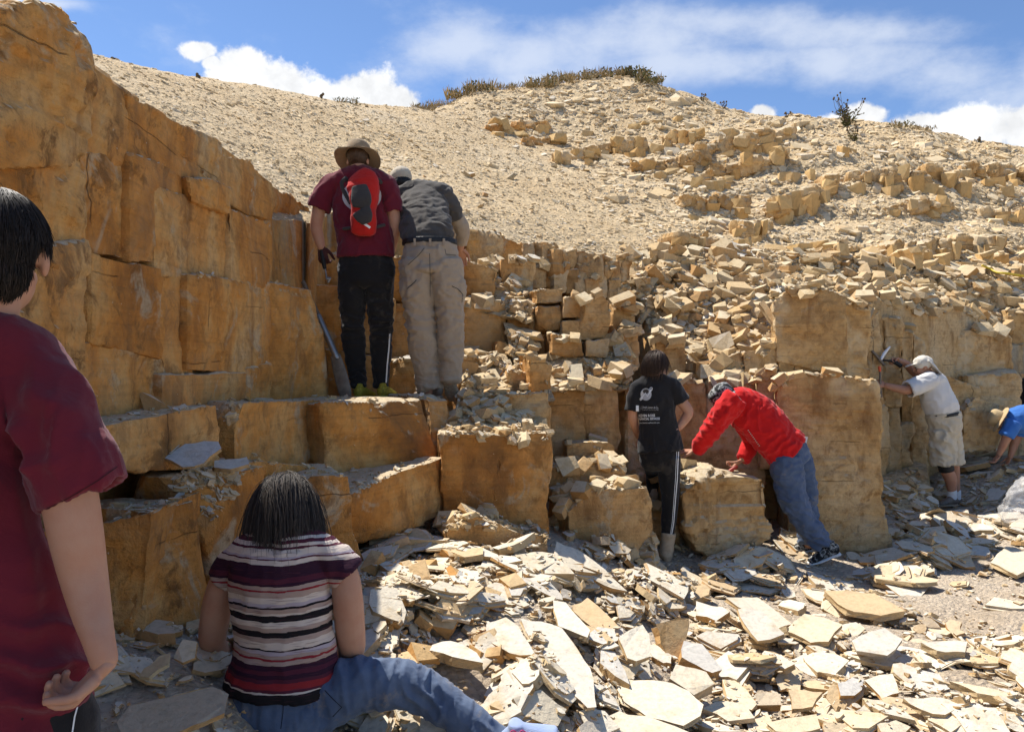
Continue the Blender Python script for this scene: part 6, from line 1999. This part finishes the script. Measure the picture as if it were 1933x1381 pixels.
def lay_slab(x, y, w_, l_, th, yaw, jit, sink=.25):
    c, s = math.cos(yaw), math.sin(yaw)
    rx = x + RIM[:, 0] * w_ * c - RIM[:, 1] * l_ * s
    ry = y + RIM[:, 0] * w_ * s + RIM[:, 1] * l_ * c
    z = hm_at(rx, ry)
    A = np.stack([rx - x, ry - y, np.ones(len(rx))], 1)
    k, *_ = np.linalg.lstsq(A, z, rcond=None)
    k[:2] = np.clip(k[:2] * 0.85, -.7, .7) + rng.normal(0, jit, 2)
    res = z - (k[0] * (rx - x) + k[1] * (ry - y))
    base = np.quantile(res, .70) - sink * th * .5
    nrm = np.array([-k[0], -k[1], 1.0]); nrm /= np.linalg.norm(nrm)
    pos = np.array([x, y, base]) + nrm * th * .5
    # raise the height map under the slab
    rr = max(w_, l_) * .42
    i0, i1 = int((x - rr - HX0) / HR), int((x + rr - HX0) / HR) + 1
    j0, j1 = int((y - rr - HY0) / HR), int((y + rr - HY0) / HR) + 1
    i0, j0 = max(i0, 0), max(j0, 0); i1, j1 = min(i1, hxn), min(j1, hyn)
    if i1 > i0 and j1 > j0:
        gx_, gy_ = HXg[i0:i1, j0:j1] - x, HYg[i0:i1, j0:j1] - y
        u = (gx_ * c + gy_ * s) / (w_ * .44); v = (-gx_ * s + gy_ * c) / (l_ * .40)
        ins = u * u + v * v < 1
        top_ = base + th * .9 + k[0] * gx_ + k[1] * gy_
        HM[i0:i1, j0:j1] = np.where(ins, np.minimum(np.maximum(HM[i0:i1, j0:j1], top_), HM[i0:i1, j0:j1] + .05), HM[i0:i1, j0:j1])
    return pos, nrm, yaw


def floor_pt(px, py):
    px = np.asarray(px, dtype=float); py = np.asarray(py, dtype=float)
    z = np.zeros_like(px)
    for _ in range(7):
        d = np.minimum((CZ - z) * F / np.maximum(py - CY, 30), 12.5)
        x = (px - CX) / F * d
        i = np.clip(((x - HX0) / HR).astype(int), 0, hxn - 1); j = np.clip(((d - HY0) / HR).astype(int), 0, hyn - 1)
        z = FH[i, j]
    return x, d, z


# --- the slabs one can pick out: outline in the photograph, laid on a tilted plane resting on the ground
HEROES = [
    ([(983, 1167), (1022, 1172), (1060, 1185), (1092, 1228), (1114, 1261), (1122, 1300), (1126, 1333), (1109, 1336), (1054, 1284), (1030, 1244), (1007, 1214), (992, 1190)], (.10, -.16), 9, .10, 'long pale grey pointed slab lying across the middle of the foreground'),
    ([(1044, 1133), (1068, 1136), (1095, 1166), (1114, 1188), (1109, 1203), (1054, 1182)], (.0, -.15), 9, .10, 'smooth tan slab just behind the long pale pointed slab'),
    ([(1080, 1142), (1109, 1127), (1132, 1145), (1156, 1170), (1178, 1197), (1149, 1209), (1126, 1191), (1083, 1153)], (.05, -.2), 9, .10, 'kinked tan slab right of the smooth tan slab'),
    ([(918, 1177), (955, 1165), (978, 1180), (1010, 1235), (981, 1237), (948, 1224), (920, 1209)], (-.05, -.25), 10, .09, 'tan slab with crumbled top left of the long pale slab'),
    ([(836, 1209), (868, 1214), (900, 1232), (912, 1249), (868, 1242), (802, 1226)], (.0, -.1), 18, .09, 'thick tan slab behind the stretched blue-jean leg'),
    ([(1167, 1203), (1190, 1188), (1213, 1177), (1226, 1198), (1228, 1238), (1201, 1248), (1184, 1240)], (.1, -.45), 8, .16, 'upright cream slab with one rounded corner, facing the camera'),
    ([(1051, 1022), (1097, 1041), (1120, 1058), (1144, 1075), (1184, 1116), (1155, 1109), (1112, 1086), (1075, 1068), (1045, 1055)], (.25, -.45), 13, .14, 'large shaded grey slab leaning below the stepped blocks'),
    ([(847, 1038), (880, 1034), (912, 1033), (912, 1046), (877, 1050)], (.0, -.05), 12, .12, 'small bright cream slab lying flat near the shade line'),
    ([(1161, 1287), (1181, 1280), (1250, 1285), (1300, 1302), (1328, 1330), (1322, 1350), (1290, 1370), (1220, 1350), (1178, 1322)], (.04, -.16), 8, .10, 'broad rounded cream slab at the bottom edge of the picture'),
    ([(1128, 1362), (1170, 1342), (1240, 1356), (1310, 1385), (1320, 1410), (1180, 1420)], (.0, -.15), 8, .08, 'cracked cream slab cut off by the bottom edge'),
    ([(1369, 1128), (1400, 1126), (1431, 1128), (1470, 1156), (1496, 1177), (1465, 1187), (1443, 1164), (1393, 1146)], (.1, -.12), 7, .10, 'pale grey slab partly under a tan slab, right foreground'),
    ([(1393, 1147), (1435, 1150), (1481, 1196), (1455, 1206), (1431, 1208), (1405, 1177)], (.1, -.26), 8, .14, 'tan slab lying over the pale grey slab'),
    ([(1556, 1113), (1600, 1114), (1651, 1120), (1685, 1136), (1708, 1154), (1663, 1160), (1598, 1149)], (.0, -.14), 12, .12, 'thick tan slab in front of the pillar foot'),
    ([(1481, 1189), (1500, 1172), (1519, 1158), (1560, 1165), (1591, 1177), (1564, 1211), (1530, 1213)], (-.05, -.2), 8, .12, 'square tan slab with a crack, right foreground'),
    ([(1608, 1208), (1640, 1192), (1670, 1185), (1704, 1204), (1690, 1226), (1675, 1236), (1617, 1228)], (.0, -.22), 7, .12, 'grey slab right of the cracked square slab'),
    ([(1314, 1135), (1345, 1142), (1378, 1154), (1352, 1172), (1314, 1160)], (.0, -.12), 10, .12, 'thick grey slab with a straight right edge'),
    ([(1291, 1208), (1325, 1215), (1345, 1238), (1363, 1264), (1344, 1270), (1287, 1240)], (.25, -.3), 22, .12, 'thick tan wedge sloping to the right'),
    ([(1238, 1177), (1276, 1166), (1300, 1167), (1296, 1200), (1283, 1242), (1261, 1249)], (.35, -1.3), 26, .16, 'upright tan block standing on end in the rubble'),
    ([(1264, 1280), (1276, 1252), (1333, 1268), (1348, 1291), (1310, 1310)], (.1, -.4), 22, .14, 'rough crumbly cream block above the broad rounded slab'),
    ([(1659, 1310), (1700, 1316), (1731, 1329), (1776, 1359), (1740, 1378), (1700, 1352), (1674, 1333)], (.0, -.12), 7, .08, 'long tan slab at the lower right'),
    ([(1704, 1317), (1760, 1314), (1814, 1321), (1814, 1336), (1784, 1348), (1738, 1338)], (.0, -.16), 10, .13, 'thick-edged cream slab on the long tan slab'),
    ([(1790, 1283), (1860, 1296), (1933, 1314), (1960, 1330), (1845, 1308)], (.0, -.1), 14, .12, 'long thick tan plank of stone reaching the right edge'),
    ([(1488, 1302), (1520, 1302), (1553, 1306), (1534, 1333), (1496, 1338)], (.0, -.25), 8, .12, 'pale grey square slab low in the right foreground'),
    ([(1632, 1283), (1660, 1272), (1685, 1270), (1697, 1306), (1666, 1316)], (-.05, -.3), 9, .13, 'tilted cream slab above the long tan slab'),
    ([(1446, 1363), (1495, 1352), (1541, 1348), (1549, 1374), (1500, 1384), (1465, 1380)], (.0, -.15), 9, .10, 'flat tan slab at the bottom right of centre'),
    ([(1738, 1211), (1780, 1208), (1826, 1211), (1822, 1230), (1769, 1228)], (.0, -.1), 14, .12, 'thick layered slab at the edge of the path'),
    ([(1428, 1245), (1443, 1226), (1475, 1236), (1500, 1253), (1481, 1263)], (-.3, -.2), 10, .12, 'tilted grey-tan slab in the middle of the right foreground'),
    ([(1425, 1310), (1448, 1304), (1474, 1308), (1474, 1330), (1428, 1330)], (.0, -.5), 16, .10, 'small orange-brown block in the pale rubble'),
    ([(1870, 1060), (1900, 1030), (1933, 1040), (1960, 1070), (1920, 1085)], (.0, -.1), 8, .06, 'flat tan slab beside the path at the right edge'),
    ([(220, 1362), (245, 1330), (300, 1318), (400, 1295), (432, 1310), (425, 1345), (330, 1385), (240, 1398)], (.05, -.18), 9, .12, 'large shaded grey slab left of the seated person'),
    ([(327, 1240), (345, 1205), (372, 1210), (368, 1240), (345, 1250)], (.1, -.8), 7, .12, 'upright grey slab by the foot of the shaded wall'),
    ([(262, 1275), (300, 1238), (322, 1232), (318, 1252), (280, 1278)], (.0, -.4), 8, .10, 'narrow grey slab lying near the shaded wall'),
]


HERO_SHORT = ['long pale pointed slab', 'smooth tan slab', 'kinked tan slab', 'crumbled-top tan slab', 'slab behind the jeans leg', 'upright cream slab', 'large shaded leaning slab', 'bright slab by the shade line', 'broad rounded cream slab', 'cracked bottom-edge slab', 'half-covered grey slab', 'tan slab over the grey one', 'thick slab before the pillar', 'cracked square slab', 'grey slab right of the cracked one', 'straight-edged grey slab', 'thick sloping wedge', 'upright block on end', 'rough crumbly block', 'long lower-right slab', 'thick-edged cream slab', 'long stone plank', 'pale square grey slab', 'tilted cream slab', 'flat bottom tan slab', 'layered path-edge slab', 'tilted grey-tan slab', 'small orange block', 'flat slab beside the path', 'large shaded grey slab', 'upright grey slab by the wall', 'narrow grey slab by the wall']
HERO_MARKS = [('the ' + HERO_SHORT[i_], sum(p[0] for p in h_[0]) / len(h_[0]), sum(p[1] for p in h_[0]) / len(h_[0])) for i_, h_ in enumerate(HEROES)] + [('the seated person', 540, 1300), ('the person in white', 1795, 945), ('the foot of the rock pillar', 1600, 1060), ('the boots of the person in black', 1256, 1055), ('the plastic bag', 1920, 960), ('the person in blue', 1905, 860), ('the stepped blocks', 950, 1010), ('the shaded left wall', 300, 1200)]


def in_poly(x, y, q):
    c = False
    for i in range(len(q)):
        (x1, y1), (x2, y2) = q[i - 1], q[i]
        if (y1 > y) != (y2 > y) and x < (x2 - x1) * (y - y1) / (y2 - y1) + x1:
            c = not c
    return c


def inside_hero(x, y, s):
    for q, *_ in HEROES:
        if in_poly(x, y, q) or (s > 45 and (in_poly(x - s * .3, y, q) or in_poly(x + s * .3, y, q) or in_poly(x, y - s * .2, q) or in_poly(x, y + s * .2, q))):
            return True
    return False


def outline_slab(name, poly, grad, thick, anchor, label, mat=None, seed=1, extra=None):
    """a slab whose face is the outline seen in the photograph, on the plane z = z0 + gx (x-x0) + gy (y-y0)"""
    r = random.Random(seed)
    gx_, gy_ = -grad[0], -grad[1]
    x0, y0, z0 = anchor
    pts = []
    dense = []
    for i in range(len(poly)):
        a, b_ = Vector(poly[i]), Vector(poly[(i + 1) % len(poly)])
        k = max(1, int((b_ - a).length / 16))
        for j in range(k):
            p = a.lerp(b_, j / k)
            if j:
                p += Vector((r.uniform(-2.6, 2.6), r.uniform(-1.9, 1.9)))
            dense.append(p)
    for p in dense:
        u, v = (p.x - CX) / F, -(p.y - CY) / F
        # (u t, t, CZ + v t) on the plane
        t_ = (z0 - CZ - gx_ * x0 - gy_ * y0) / (v - gx_ * u - gy_)
        pts.append(Vector((u * t_, t_, CZ + v * t_)))
    n = Vector((-gx_, -gy_, 1)).normalized()
    d = sum(p.y for p in pts) / len(pts)
    th = thick * d / F
    k = len(pts)
    cen = sum(pts, Vector()) / k
    V = [p + n * r.uniform(-.004, .004) * d / 4 for p in pts]
    V += [cen + (p - cen) * .97 - n * th * .45 + Vector((r.uniform(-.2, .2), r.uniform(-.2, .2), 0)) * th for p in pts]
    V += [cen + (p - cen) * r.uniform(.95, 1.05) - n * th for p in pts]
    bm = bmesh.new()
    bv = [bm.verts.new(v) for v in V]
    bm.faces.new(bv[:k])
    bm.faces.new(bv[2 * k:][::-1])
    for l in range(2):
        for i in range(k):
            j = (i + 1) % k
            bm.faces.new((bv[l * k + i], bv[(l + 1) * k + i], bv[(l + 1) * k + j], bv[l * k + j]))
    bmesh.ops.recalc_face_normals(bm, faces=bm.faces[:])
    me = bpy.data.meshes.new(name)
    bm.to_mesh(me); bm.free()
    for p in me.polygons:
        p.use_smooth = False
    o = obj(name, me, mat or M_SLAB, label=label, cat='stone', group='stone slabs that stand out', **(extra or {}))
    recenter(o)
    return o


for i, (q, grad, th, lift, lab) in enumerate(HEROES):
    cx_ = sum(p[0] for p in q) / len(q); cy_ = sum(p[1] for p in q) / len(q)
    z = 0.0
    for _ in range(9):
        d = (CZ - z) * F / (cy_ - CY); z = float(floor_h((cx_ - CX) / F * d, d)) + lift * 0.9
    outline_slab('flagstone', q, grad, th, ((cx_ - CX) / F * d, d, z), lab, seed=i)
# slabs on the left-hand ledges
for q, dd, grad, th, lab in (
        ([(262, 744), (268, 740), (302, 750), (325, 774), (290, 780), (274, 778)], 3.27, (.1, -2.2), 7, 'grey slab leaning against the left wall on the upper ledge'),
        ([(305, 862), (330, 850), (350, 838), (385, 833), (412, 834), (418, 846), (396, 862), (385, 873), (345, 880)], 3.20, (.05, -.35), 6, 'wide grey slab overhanging the left ledge above the seated person'),
        ([(287, 840), (302, 834), (340, 840), (322, 856), (300, 853)], 3.24, (-.1, -.3), 6, 'small tan slab behind the wide grey slab on the ledge'),
        ([(405, 870), (432, 866), (466, 862), (470, 874), (436, 884), (404, 882)], 3.34, (.0, -.25), 7, 'flat orange-edged slab at the ledge corner behind dark hair'),
        ([(1336, 640), (1378, 625), (1386, 650), (1356, 668)], 7.85, (.0, -1.2), 6, 'pale triangular slab propped on the rubble slope'),
        ([(1432, 572), (1442, 566), (1468, 606), (1462, 614)], 7.5, (.2, -1.4), 8, 'narrow plank of stone leaning on the big upright block')):
    cx_ = sum(p[0] for p in q) / len(q); cy_ = sum(p[1] for p in q) / len(q)
    outline_slab('flagstone', q, grad, th, tuple(P(cx_, cy_, dd)), lab, seed=int(cx_))


def path_free(x, y):
    """how thickly rubble lies at a pixel: the trodden path on the right stays nearly bare"""
    k = 1.0
    e = ((x - 1960) / 240) ** 2 + ((y - 1130) / 85) ** 2
    if e < 1: k *= 0.05
    for ex, ey, ea, eb in ((1800, 955, 60, 24), (1550, 1070, 95, 30), (1256, 1070, 80, 36), (540, 1390, 130, 40)):
        if ((x - ex) / ea) ** 2 + ((y - ey) / eb) ** 2 < 1: k *= 0.08
    e = ((x - 880) / 75) ** 2 + ((y - 1330) / 50) ** 2
    if e < 1: k *= 0.15
    return k


cand = []
for (x0, x1, y0, y1, n, smin, smax) in ((640, 1990, 1040, 1420, 2100, 20, 120), (620, 1300, 980, 1130, 420, 14, 70), (1480, 1990, 870, 1060, 520, 14, 90),
                                        (180, 720, 1180, 1400, 260, 25, 120), (640, 1990, 1000, 1420, 1100, 10, 36)):
    xs = rng.uniform(x0, x1, n); ys = rng.uniform(y0, y1, n)
    Xs, ds, zs_ = floor_pt(xs, ys)
    for x, y, X, d in zip(xs, ys, Xs, ds):
        if rng.random() > path_free(x, y) or d > 11 or d < 1.9:
            continue
        s = smin * (smax / smin) ** (rng.random() ** 1.15)
        if inside_hero(x, y, s):
            continue
        cand.append((s, x, y, X, d))
# what the walls hide does not get a stone of its own
dg = bpy.context.evaluated_depsgraph_get()
cand2 = []
for c_ in cand:
    h, loc, nn, _, ob, _ = scene.ray_cast(dg, cam.location, ray_dir(c_[1], c_[2]).normalized())
    if h and ob.name == 'ground':
        cand2.append(c_)
cand2.sort(key=lambda c_: -c_[0])
big_n = 270
few = cand2[:big_n]; rest = cand2[big_n:]
R.shuffle(few)
P_, N_, Y_a, S_ = [], [], [], []
for (s, x, y, X, d) in rest:
    w_ = s * d / F; l_ = w_ * R.uniform(.6, 1.2); th = w_ * R.uniform(.06, .22)
    pos, nrm, yaw = lay_slab(X, d, w_, l_, th, R.uniform(0, 6.28), .22)
    P_.append(pos); N_.append(nrm); Y_a.append(yaw); S_.append((w_, l_, th))
P_, N_, S_ = np.array(P_), np.array(N_), np.array(S_)
merged('flagstone_rubble', SLABS, rng.integers(0, len(SLABS), len(P_)), P_, frames(N_, np.array(Y_a)), S_, M_SLAB, kind='stuff',
       label='small broken flagstone pieces covering the quarry floor', cat='rubble')
for i in range(44):
    x = R.uniform(690, 1010); y = R.uniform(1060, 1330)
    if inside_hero(x, y, 30) or path_free(x, y) < .5:
        continue
    X, d, z = [float(v) for v in floor_pt(np.array([x]), np.array([y]))]
    w_ = R.uniform(22, 58) * d / F; l_ = w_ * R.uniform(.5, .9); th = w_ * R.uniform(.22, .5)
    pos, nrm, yaw = lay_slab(X, d, w_, l_, th, R.uniform(0, 6.28), .28)
    mt = frames(nrm[None], np.array([yaw]))[0]
    stone_obj('chunk', R.randrange(len(CHUNKS)), 'stone_block', Vector(pos), mt, (w_, l_, th), M_ORANGE,
              label=where_label('orange-brown block', x, y, 'large' if w_ * F / d > 55 else 'small', HERO_MARKS), cat='stone', group='orange-brown blocks behind the seated person')
laid = []
for (s, x, y, X, d) in few:
    w_ = s * d / F; w_ = min(w_, .55); l_ = w_ * R.uniform(.75, 1.15); th = R.choice((.010, .014, .018, .024, .040)) * (0.7 + w_)
    pos, nrm, yaw = lay_slab(X, d, w_, l_, th, R.uniform(0, 6.28), .13)
    mt = frames(nrm[None], np.array([yaw]))[0]
    grp = 'broken flagstones on the quarry floor'
    lab = where_label('flagstone', x, y, ('broad ' if s > 75 else 'middling ' if s > 45 else 'small ') + ('thick' if th > .045 else 'thin'), HERO_MARKS)
    stone_obj('slab', R.randrange(len(SLABS)), 'flagstone', Vector(pos), mt, (w_, l_, th), M_SLAB, label=lab, cat='stone', group=grp)
# a last sprinkle of chips on top of the slabs
cx_ = rng.uniform(620, 1990, 2600); cy_ = rng.uniform(1010, 1420, 2600)
keep_ = np.array([rng.random() < max(path_free(a, b_), .25) for a, b_ in zip(cx_, cy_)])
CXw, CD, _z = floor_pt(cx_[keep_], cy_[keep_])
n = len(CD)
sz = np.clip(np.exp(rng.normal(0, .45, n)) * 11.0, 5, 30) * CD / F
scl = np.stack([sz, sz * rng.uniform(.5, 1, n), sz * rng.uniform(.08, .30, n)], 1)
up = up_mix(np.tile([0, 0, 1.0], (n, 1)), 0, .28)
merged('stone_chips', SLABS, rng.integers(0, len(SLABS), n), np.stack([CXw, CD, hm_at(CXw, CD)], 1) + up * scl[:, 2:3] * .3, frames(up, rng.uniform(0, 6.28, n)), scl, M_SLAB, kind='stuff',
       label='small stone chips strewn over the slabs', cat='rubble')
# gravel
gx_ = rng.uniform(150, 1990, 4200); gy_ = rng.uniform(900, 1420, 4200)
GX, GD, _z = floor_pt(gx_, gy_)
ok_ = (GD > 1.9) & (GD < 11.5)
G = np.stack([GX[ok_], GD[ok_], hm_at(GX[ok_], GD[ok_])], 1)
n = len(G)
sz = np.clip(np.exp(rng.normal(0, .5, n)) * 4.0, 2.0, 12) * G[:, 1] / F
scl = np.stack([sz, sz * rng.uniform(.6, 1, n), sz * rng.uniform(.3, .8, n)], 1)
up = up_mix(np.tile([0, 0, 1.0], (n, 1)), 0, .3)
merged('gravel', PEBBLES, rng.integers(0, len(PEBBLES), n), G + up * scl[:, 2:3] * .2, frames(up, rng.uniform(0, 6.28, n)), scl, M_SLAB, kind='stuff',
       label='gravel and stone chips on the quarry floor', cat='gravel')

# look-alikes that share words are told apart by their order from the left
ORD = ['leftmost', 'second-from-left', 'third-from-left', 'fourth-from-left', 'fifth-from-left', 'sixth-from-left', 'seventh-from-left', 'eighth-from-left', 'ninth-from-left', 'tenth-from-left'] + ['%s-from-left' % q for q in ('eleventh', 'twelfth', 'thirteenth', 'fourteenth', 'fifteenth', 'sixteenth')]
by_label = {}
for o_ in scene.collection.objects:
    if o_.get('category') == 'stone':
        by_label.setdefault(o_['label'], []).append(o_)
for lab, os_ in by_label.items():
    if 1 < len(os_) <= 16:
        os_.sort(key=lambda q: q.matrix_basis.translation.x / q.matrix_basis.translation.y)
        for k, o_ in enumerate(os_):
            o_['label'] = ('rightmost' if k == len(os_) - 1 else ORD[k]) + ' ' + lab

# ------------------------------------------------------------------ plants on the crest
def mat_plant(name, a, b2):
    m, t, b = new_mat(name)
    g_ = t.new('ShaderNodeNewGeometry')
    t.put(b, Base__Color=t.mix(g_.outputs['Random Per Island'], a, b2), Roughness=.8)
    return m


M_DRY = mat_plant('dry_grass', (.30, .22, .11), (.46, .35, .18))
M_GRN = mat_plant('dull_green_leaf', (.085, .095, .04), (.17, .165, .075))
M_STALK = mat_plant('dark_stalk', (.085, .060, .036), (.16, .115, .065))
RP = random.Random(21)


def leaf(p, d, L, w_):
    d = Vector(d).normalized(); s = d.cross(Vector((.3, .5, .8))).normalized() * w_
    e = p + d * L
    V = np.array([p[:], (p + d * L * .5 + s)[:], e[:], (p + d * L * .5 - s)[:]])
    return V, np.array([(0, 1, 2), (0, 2, 3)])


def crest_point(x, y):
    for k in range(40):
        h_ = hit_one(x, y + k * 2)
        if h_ and h_[2].name in ('hillside', 'scree'):
            return h_[0]
    return None


def tuft(x, y, hpx, wpx, n, label, mats=(M_DRY, M_GRN), green=.3, cat='grass'):
    p = crest_point(x, y)
    if p is None:
        return
    s = p.y / F; p = p - Vector((0, 0, .05))
    root = empty('grass_tuft' if cat == 'grass' else 'bush', p, label=label, cat=cat, group='plants along the hill crest')
    for nm, frac, mt in (('dry_blades', 1 - green, mats[0]), ('leaves', green, mats[1])):
        ps = []
        for i in range(int(n * frac)):
            b0 = p + Vector((RP.uniform(-.5, .5) * wpx * s, RP.uniform(-.3, .3) * wpx * s, 0))
            if nm == 'leaves':
                b0.z += RP.uniform(0, .6) * hpx * s
            d = Vector((RP.gauss(0, .45), RP.gauss(0, .35), 1 if nm == 'dry_blades' else RP.uniform(-.2, .8)))
            L = hpx * s * (RP.uniform(.35, 1.0) if nm == 'dry_blades' else RP.uniform(.15, .35))
            ps.append(leaf(b0, d, L, L * (.05 if nm == 'dry_blades' else .28)))
        if ps:
            part(nm, joined(ps, nm), mt, root)['kind'] = 'stuff'


def thistle(x, y, hpx, stems, label, leafy=40):
    p = crest_point(x, y)
    if p is None:
        return
    s = p.y / F; p = p - Vector((0, 0, .05))
    root = empty('thistle', p, label=label, cat='weed', group='plants along the hill crest')
    st, hd, lf = [], [], []
    for i in range(stems):
        lean = Vector((RP.gauss(0, .32), RP.gauss(0, .25), 1)).normalized()
        H = hpx * s * RP.uniform(.55, 1.05)
        q = p.copy(); rows = []
        for j in range(5):
            rows.append((*q, .010 * (1 - j * .15), .010 * (1 - j * .15)))
            q = q + (lean + Vector((RP.gauss(0, .12), RP.gauss(0, .1), 0))) * H / 4
        st.append(tube_w(rows, seg=6, sub=1, cap=0))
        hd.append(ball_w(Vector(rows[-1][:3]), (.026, .026, .030), None, 7, 5))
        for k in range(3):
            a = Vector(rows[RP.randrange(1, 4)][:3]); b_ = a + Vector((RP.gauss(0, 1), RP.gauss(0, .6), .9)).normalized() * H * RP.uniform(.12, .3)
            st.append(tube_w([(*a, .006, .006), (*b_, .005, .005)], seg=5, sub=1, cap=0))
            hd.append(ball_w(b_, (.018, .018, .020), None, 7, 5))
        for k in range(leafy // stems + 1):
            a = Vector(rows[0][:3]).lerp(Vector(rows[-1][:3]), RP.uniform(0, .6))
            lf.append(leaf(a, (RP.gauss(0, 1), RP.gauss(0, 1), .35), H * RP.uniform(.10, .24), .022))
    part('stems', joined(st, 'stems'), M_STALK, root)['kind'] = 'stuff'
    part('seed_heads', joined(hd, 'seed_heads'), M_STALK, root)['kind'] = 'stuff'
    part('leaves', joined(lf, 'leaves'), M_GRN, root)['kind'] = 'stuff'


for i, (x, y, h_, w_, n, gr) in enumerate(((800, 204, 14, 30, 90, .2), (835, 190, 12, 36, 110, .25), (868, 180, 18, 40, 150, .3), (905, 172, 20, 40, 160, .4), (945, 168, 12, 40, 120, .2),
                                           (985, 163, 10, 40, 110, .2), (1020, 158, 18, 40, 160, .3), (1055, 155, 16, 40, 140, .3), (1090, 152, 14, 40, 130, .3), (1125, 150, 14, 40, 130, .35),
                                           (1160, 147, 14, 40, 140, .4), (1195, 146, 20, 44, 200, .6), (1225, 152, 16, 40, 170, .7), (655, 188, 12, 36, 110, .6), (1700, 240, 12, 30, 80, .6), (1740, 250, 10, 36, 80, .3))):
    tuft(x, y - 6, h_ * 1.35, w_ * 1.35, n * 2, ['dry grass clump on the left end of the hilltop', 'brown grass clump on the hilltop rim', 'mixed dry and green tuft on the hilltop', 'leafy shrub clump on the rim of the hilltop',
                               'low brown grass on the rim, right of a leafy shrub', 'sparse low grass on the middle of the hilltop', 'spiky dark tuft under the middle of the hilltop', 'brown tuft just right of the spiky dark tuft',
                               'low shrub with dry stalks near the hill summit', 'grass clump left of the summit stalks', 'greenish clump just left of the summit', 'largest green clump on the very summit',
                               'green clump ending the summit rim on the right', 'dark low bush on the left ridge under the cumulus cloud', 'small green tuft right of the big thistle', 'flat dry tuft far right on the slope'][i], green=gr, cat='grass' if gr < .45 else 'bush')
thistle(1600, 240, 72, 12, 'big branching thistle with round seed heads on the right skyline', 120)
thistle(1612, 266, 38, 5, 'small green thistle just below the big skyline thistle', 60)
for x, y, h_, lab in ((1128, 146, 26, 'single tall dead stalk on the hilltop'), (1190, 142, 24, 'tall dry stalk on the summit'), (1210, 145, 18, 'short dry stalk right of the summit stalk'), (1155, 146, 20, 'dry stalk left of the summit'),
                      (905, 172, 20, 'dark upright weed at the left of the hilltop'), (1325, 190, 16, 'pair of thin weeds right of the summit'), (1368, 205, 16, 'thin weed on the right shoulder of the hill'),
                      (1485, 220, 14, 'lone thin weed on the right skyline'), (1848, 262, 12, 'tiny weed at the far right skyline'), (375, 144, 12, 'thin weed on the left ridge near the cloud'), (605, 184, 14, 'dry weed on the left ridge'),
                      (215, 110, 9, 'tiny stalk on the upper left ridge')):
    thistle(x, y, h_, 3, lab, 9)

# yellow hose on the slope
pts = []
for x, y in ((1852, 508), (1866, 514), (1880, 521), (1900, 523), (1930, 528), (1960, 534)):
    h_ = hit_one(x, y)
    if h_:
        q = h_[0]; pts.append((q.x, q.y - .03, q.z + .05, (.016), (.016)))
if len(pts) > 3:
    me = mesh_np('hose', *tube_w(pts, seg=12, sub=4)); smooth(me)
    o = obj('hose', me, mat_flat('yellow_rubber_hose', (.62, .46, .03), .5), label='yellow hose lying on the right hillside rubble', cat='hose'); recenter(o)

# everything built aside joins the scene
COL = scene.collection
for o_ in list(ASIDE.objects):
    scene.collection.objects.link(o_)
bpy.data.collections.remove(ASIDE)
bpy.context.view_layer.update()
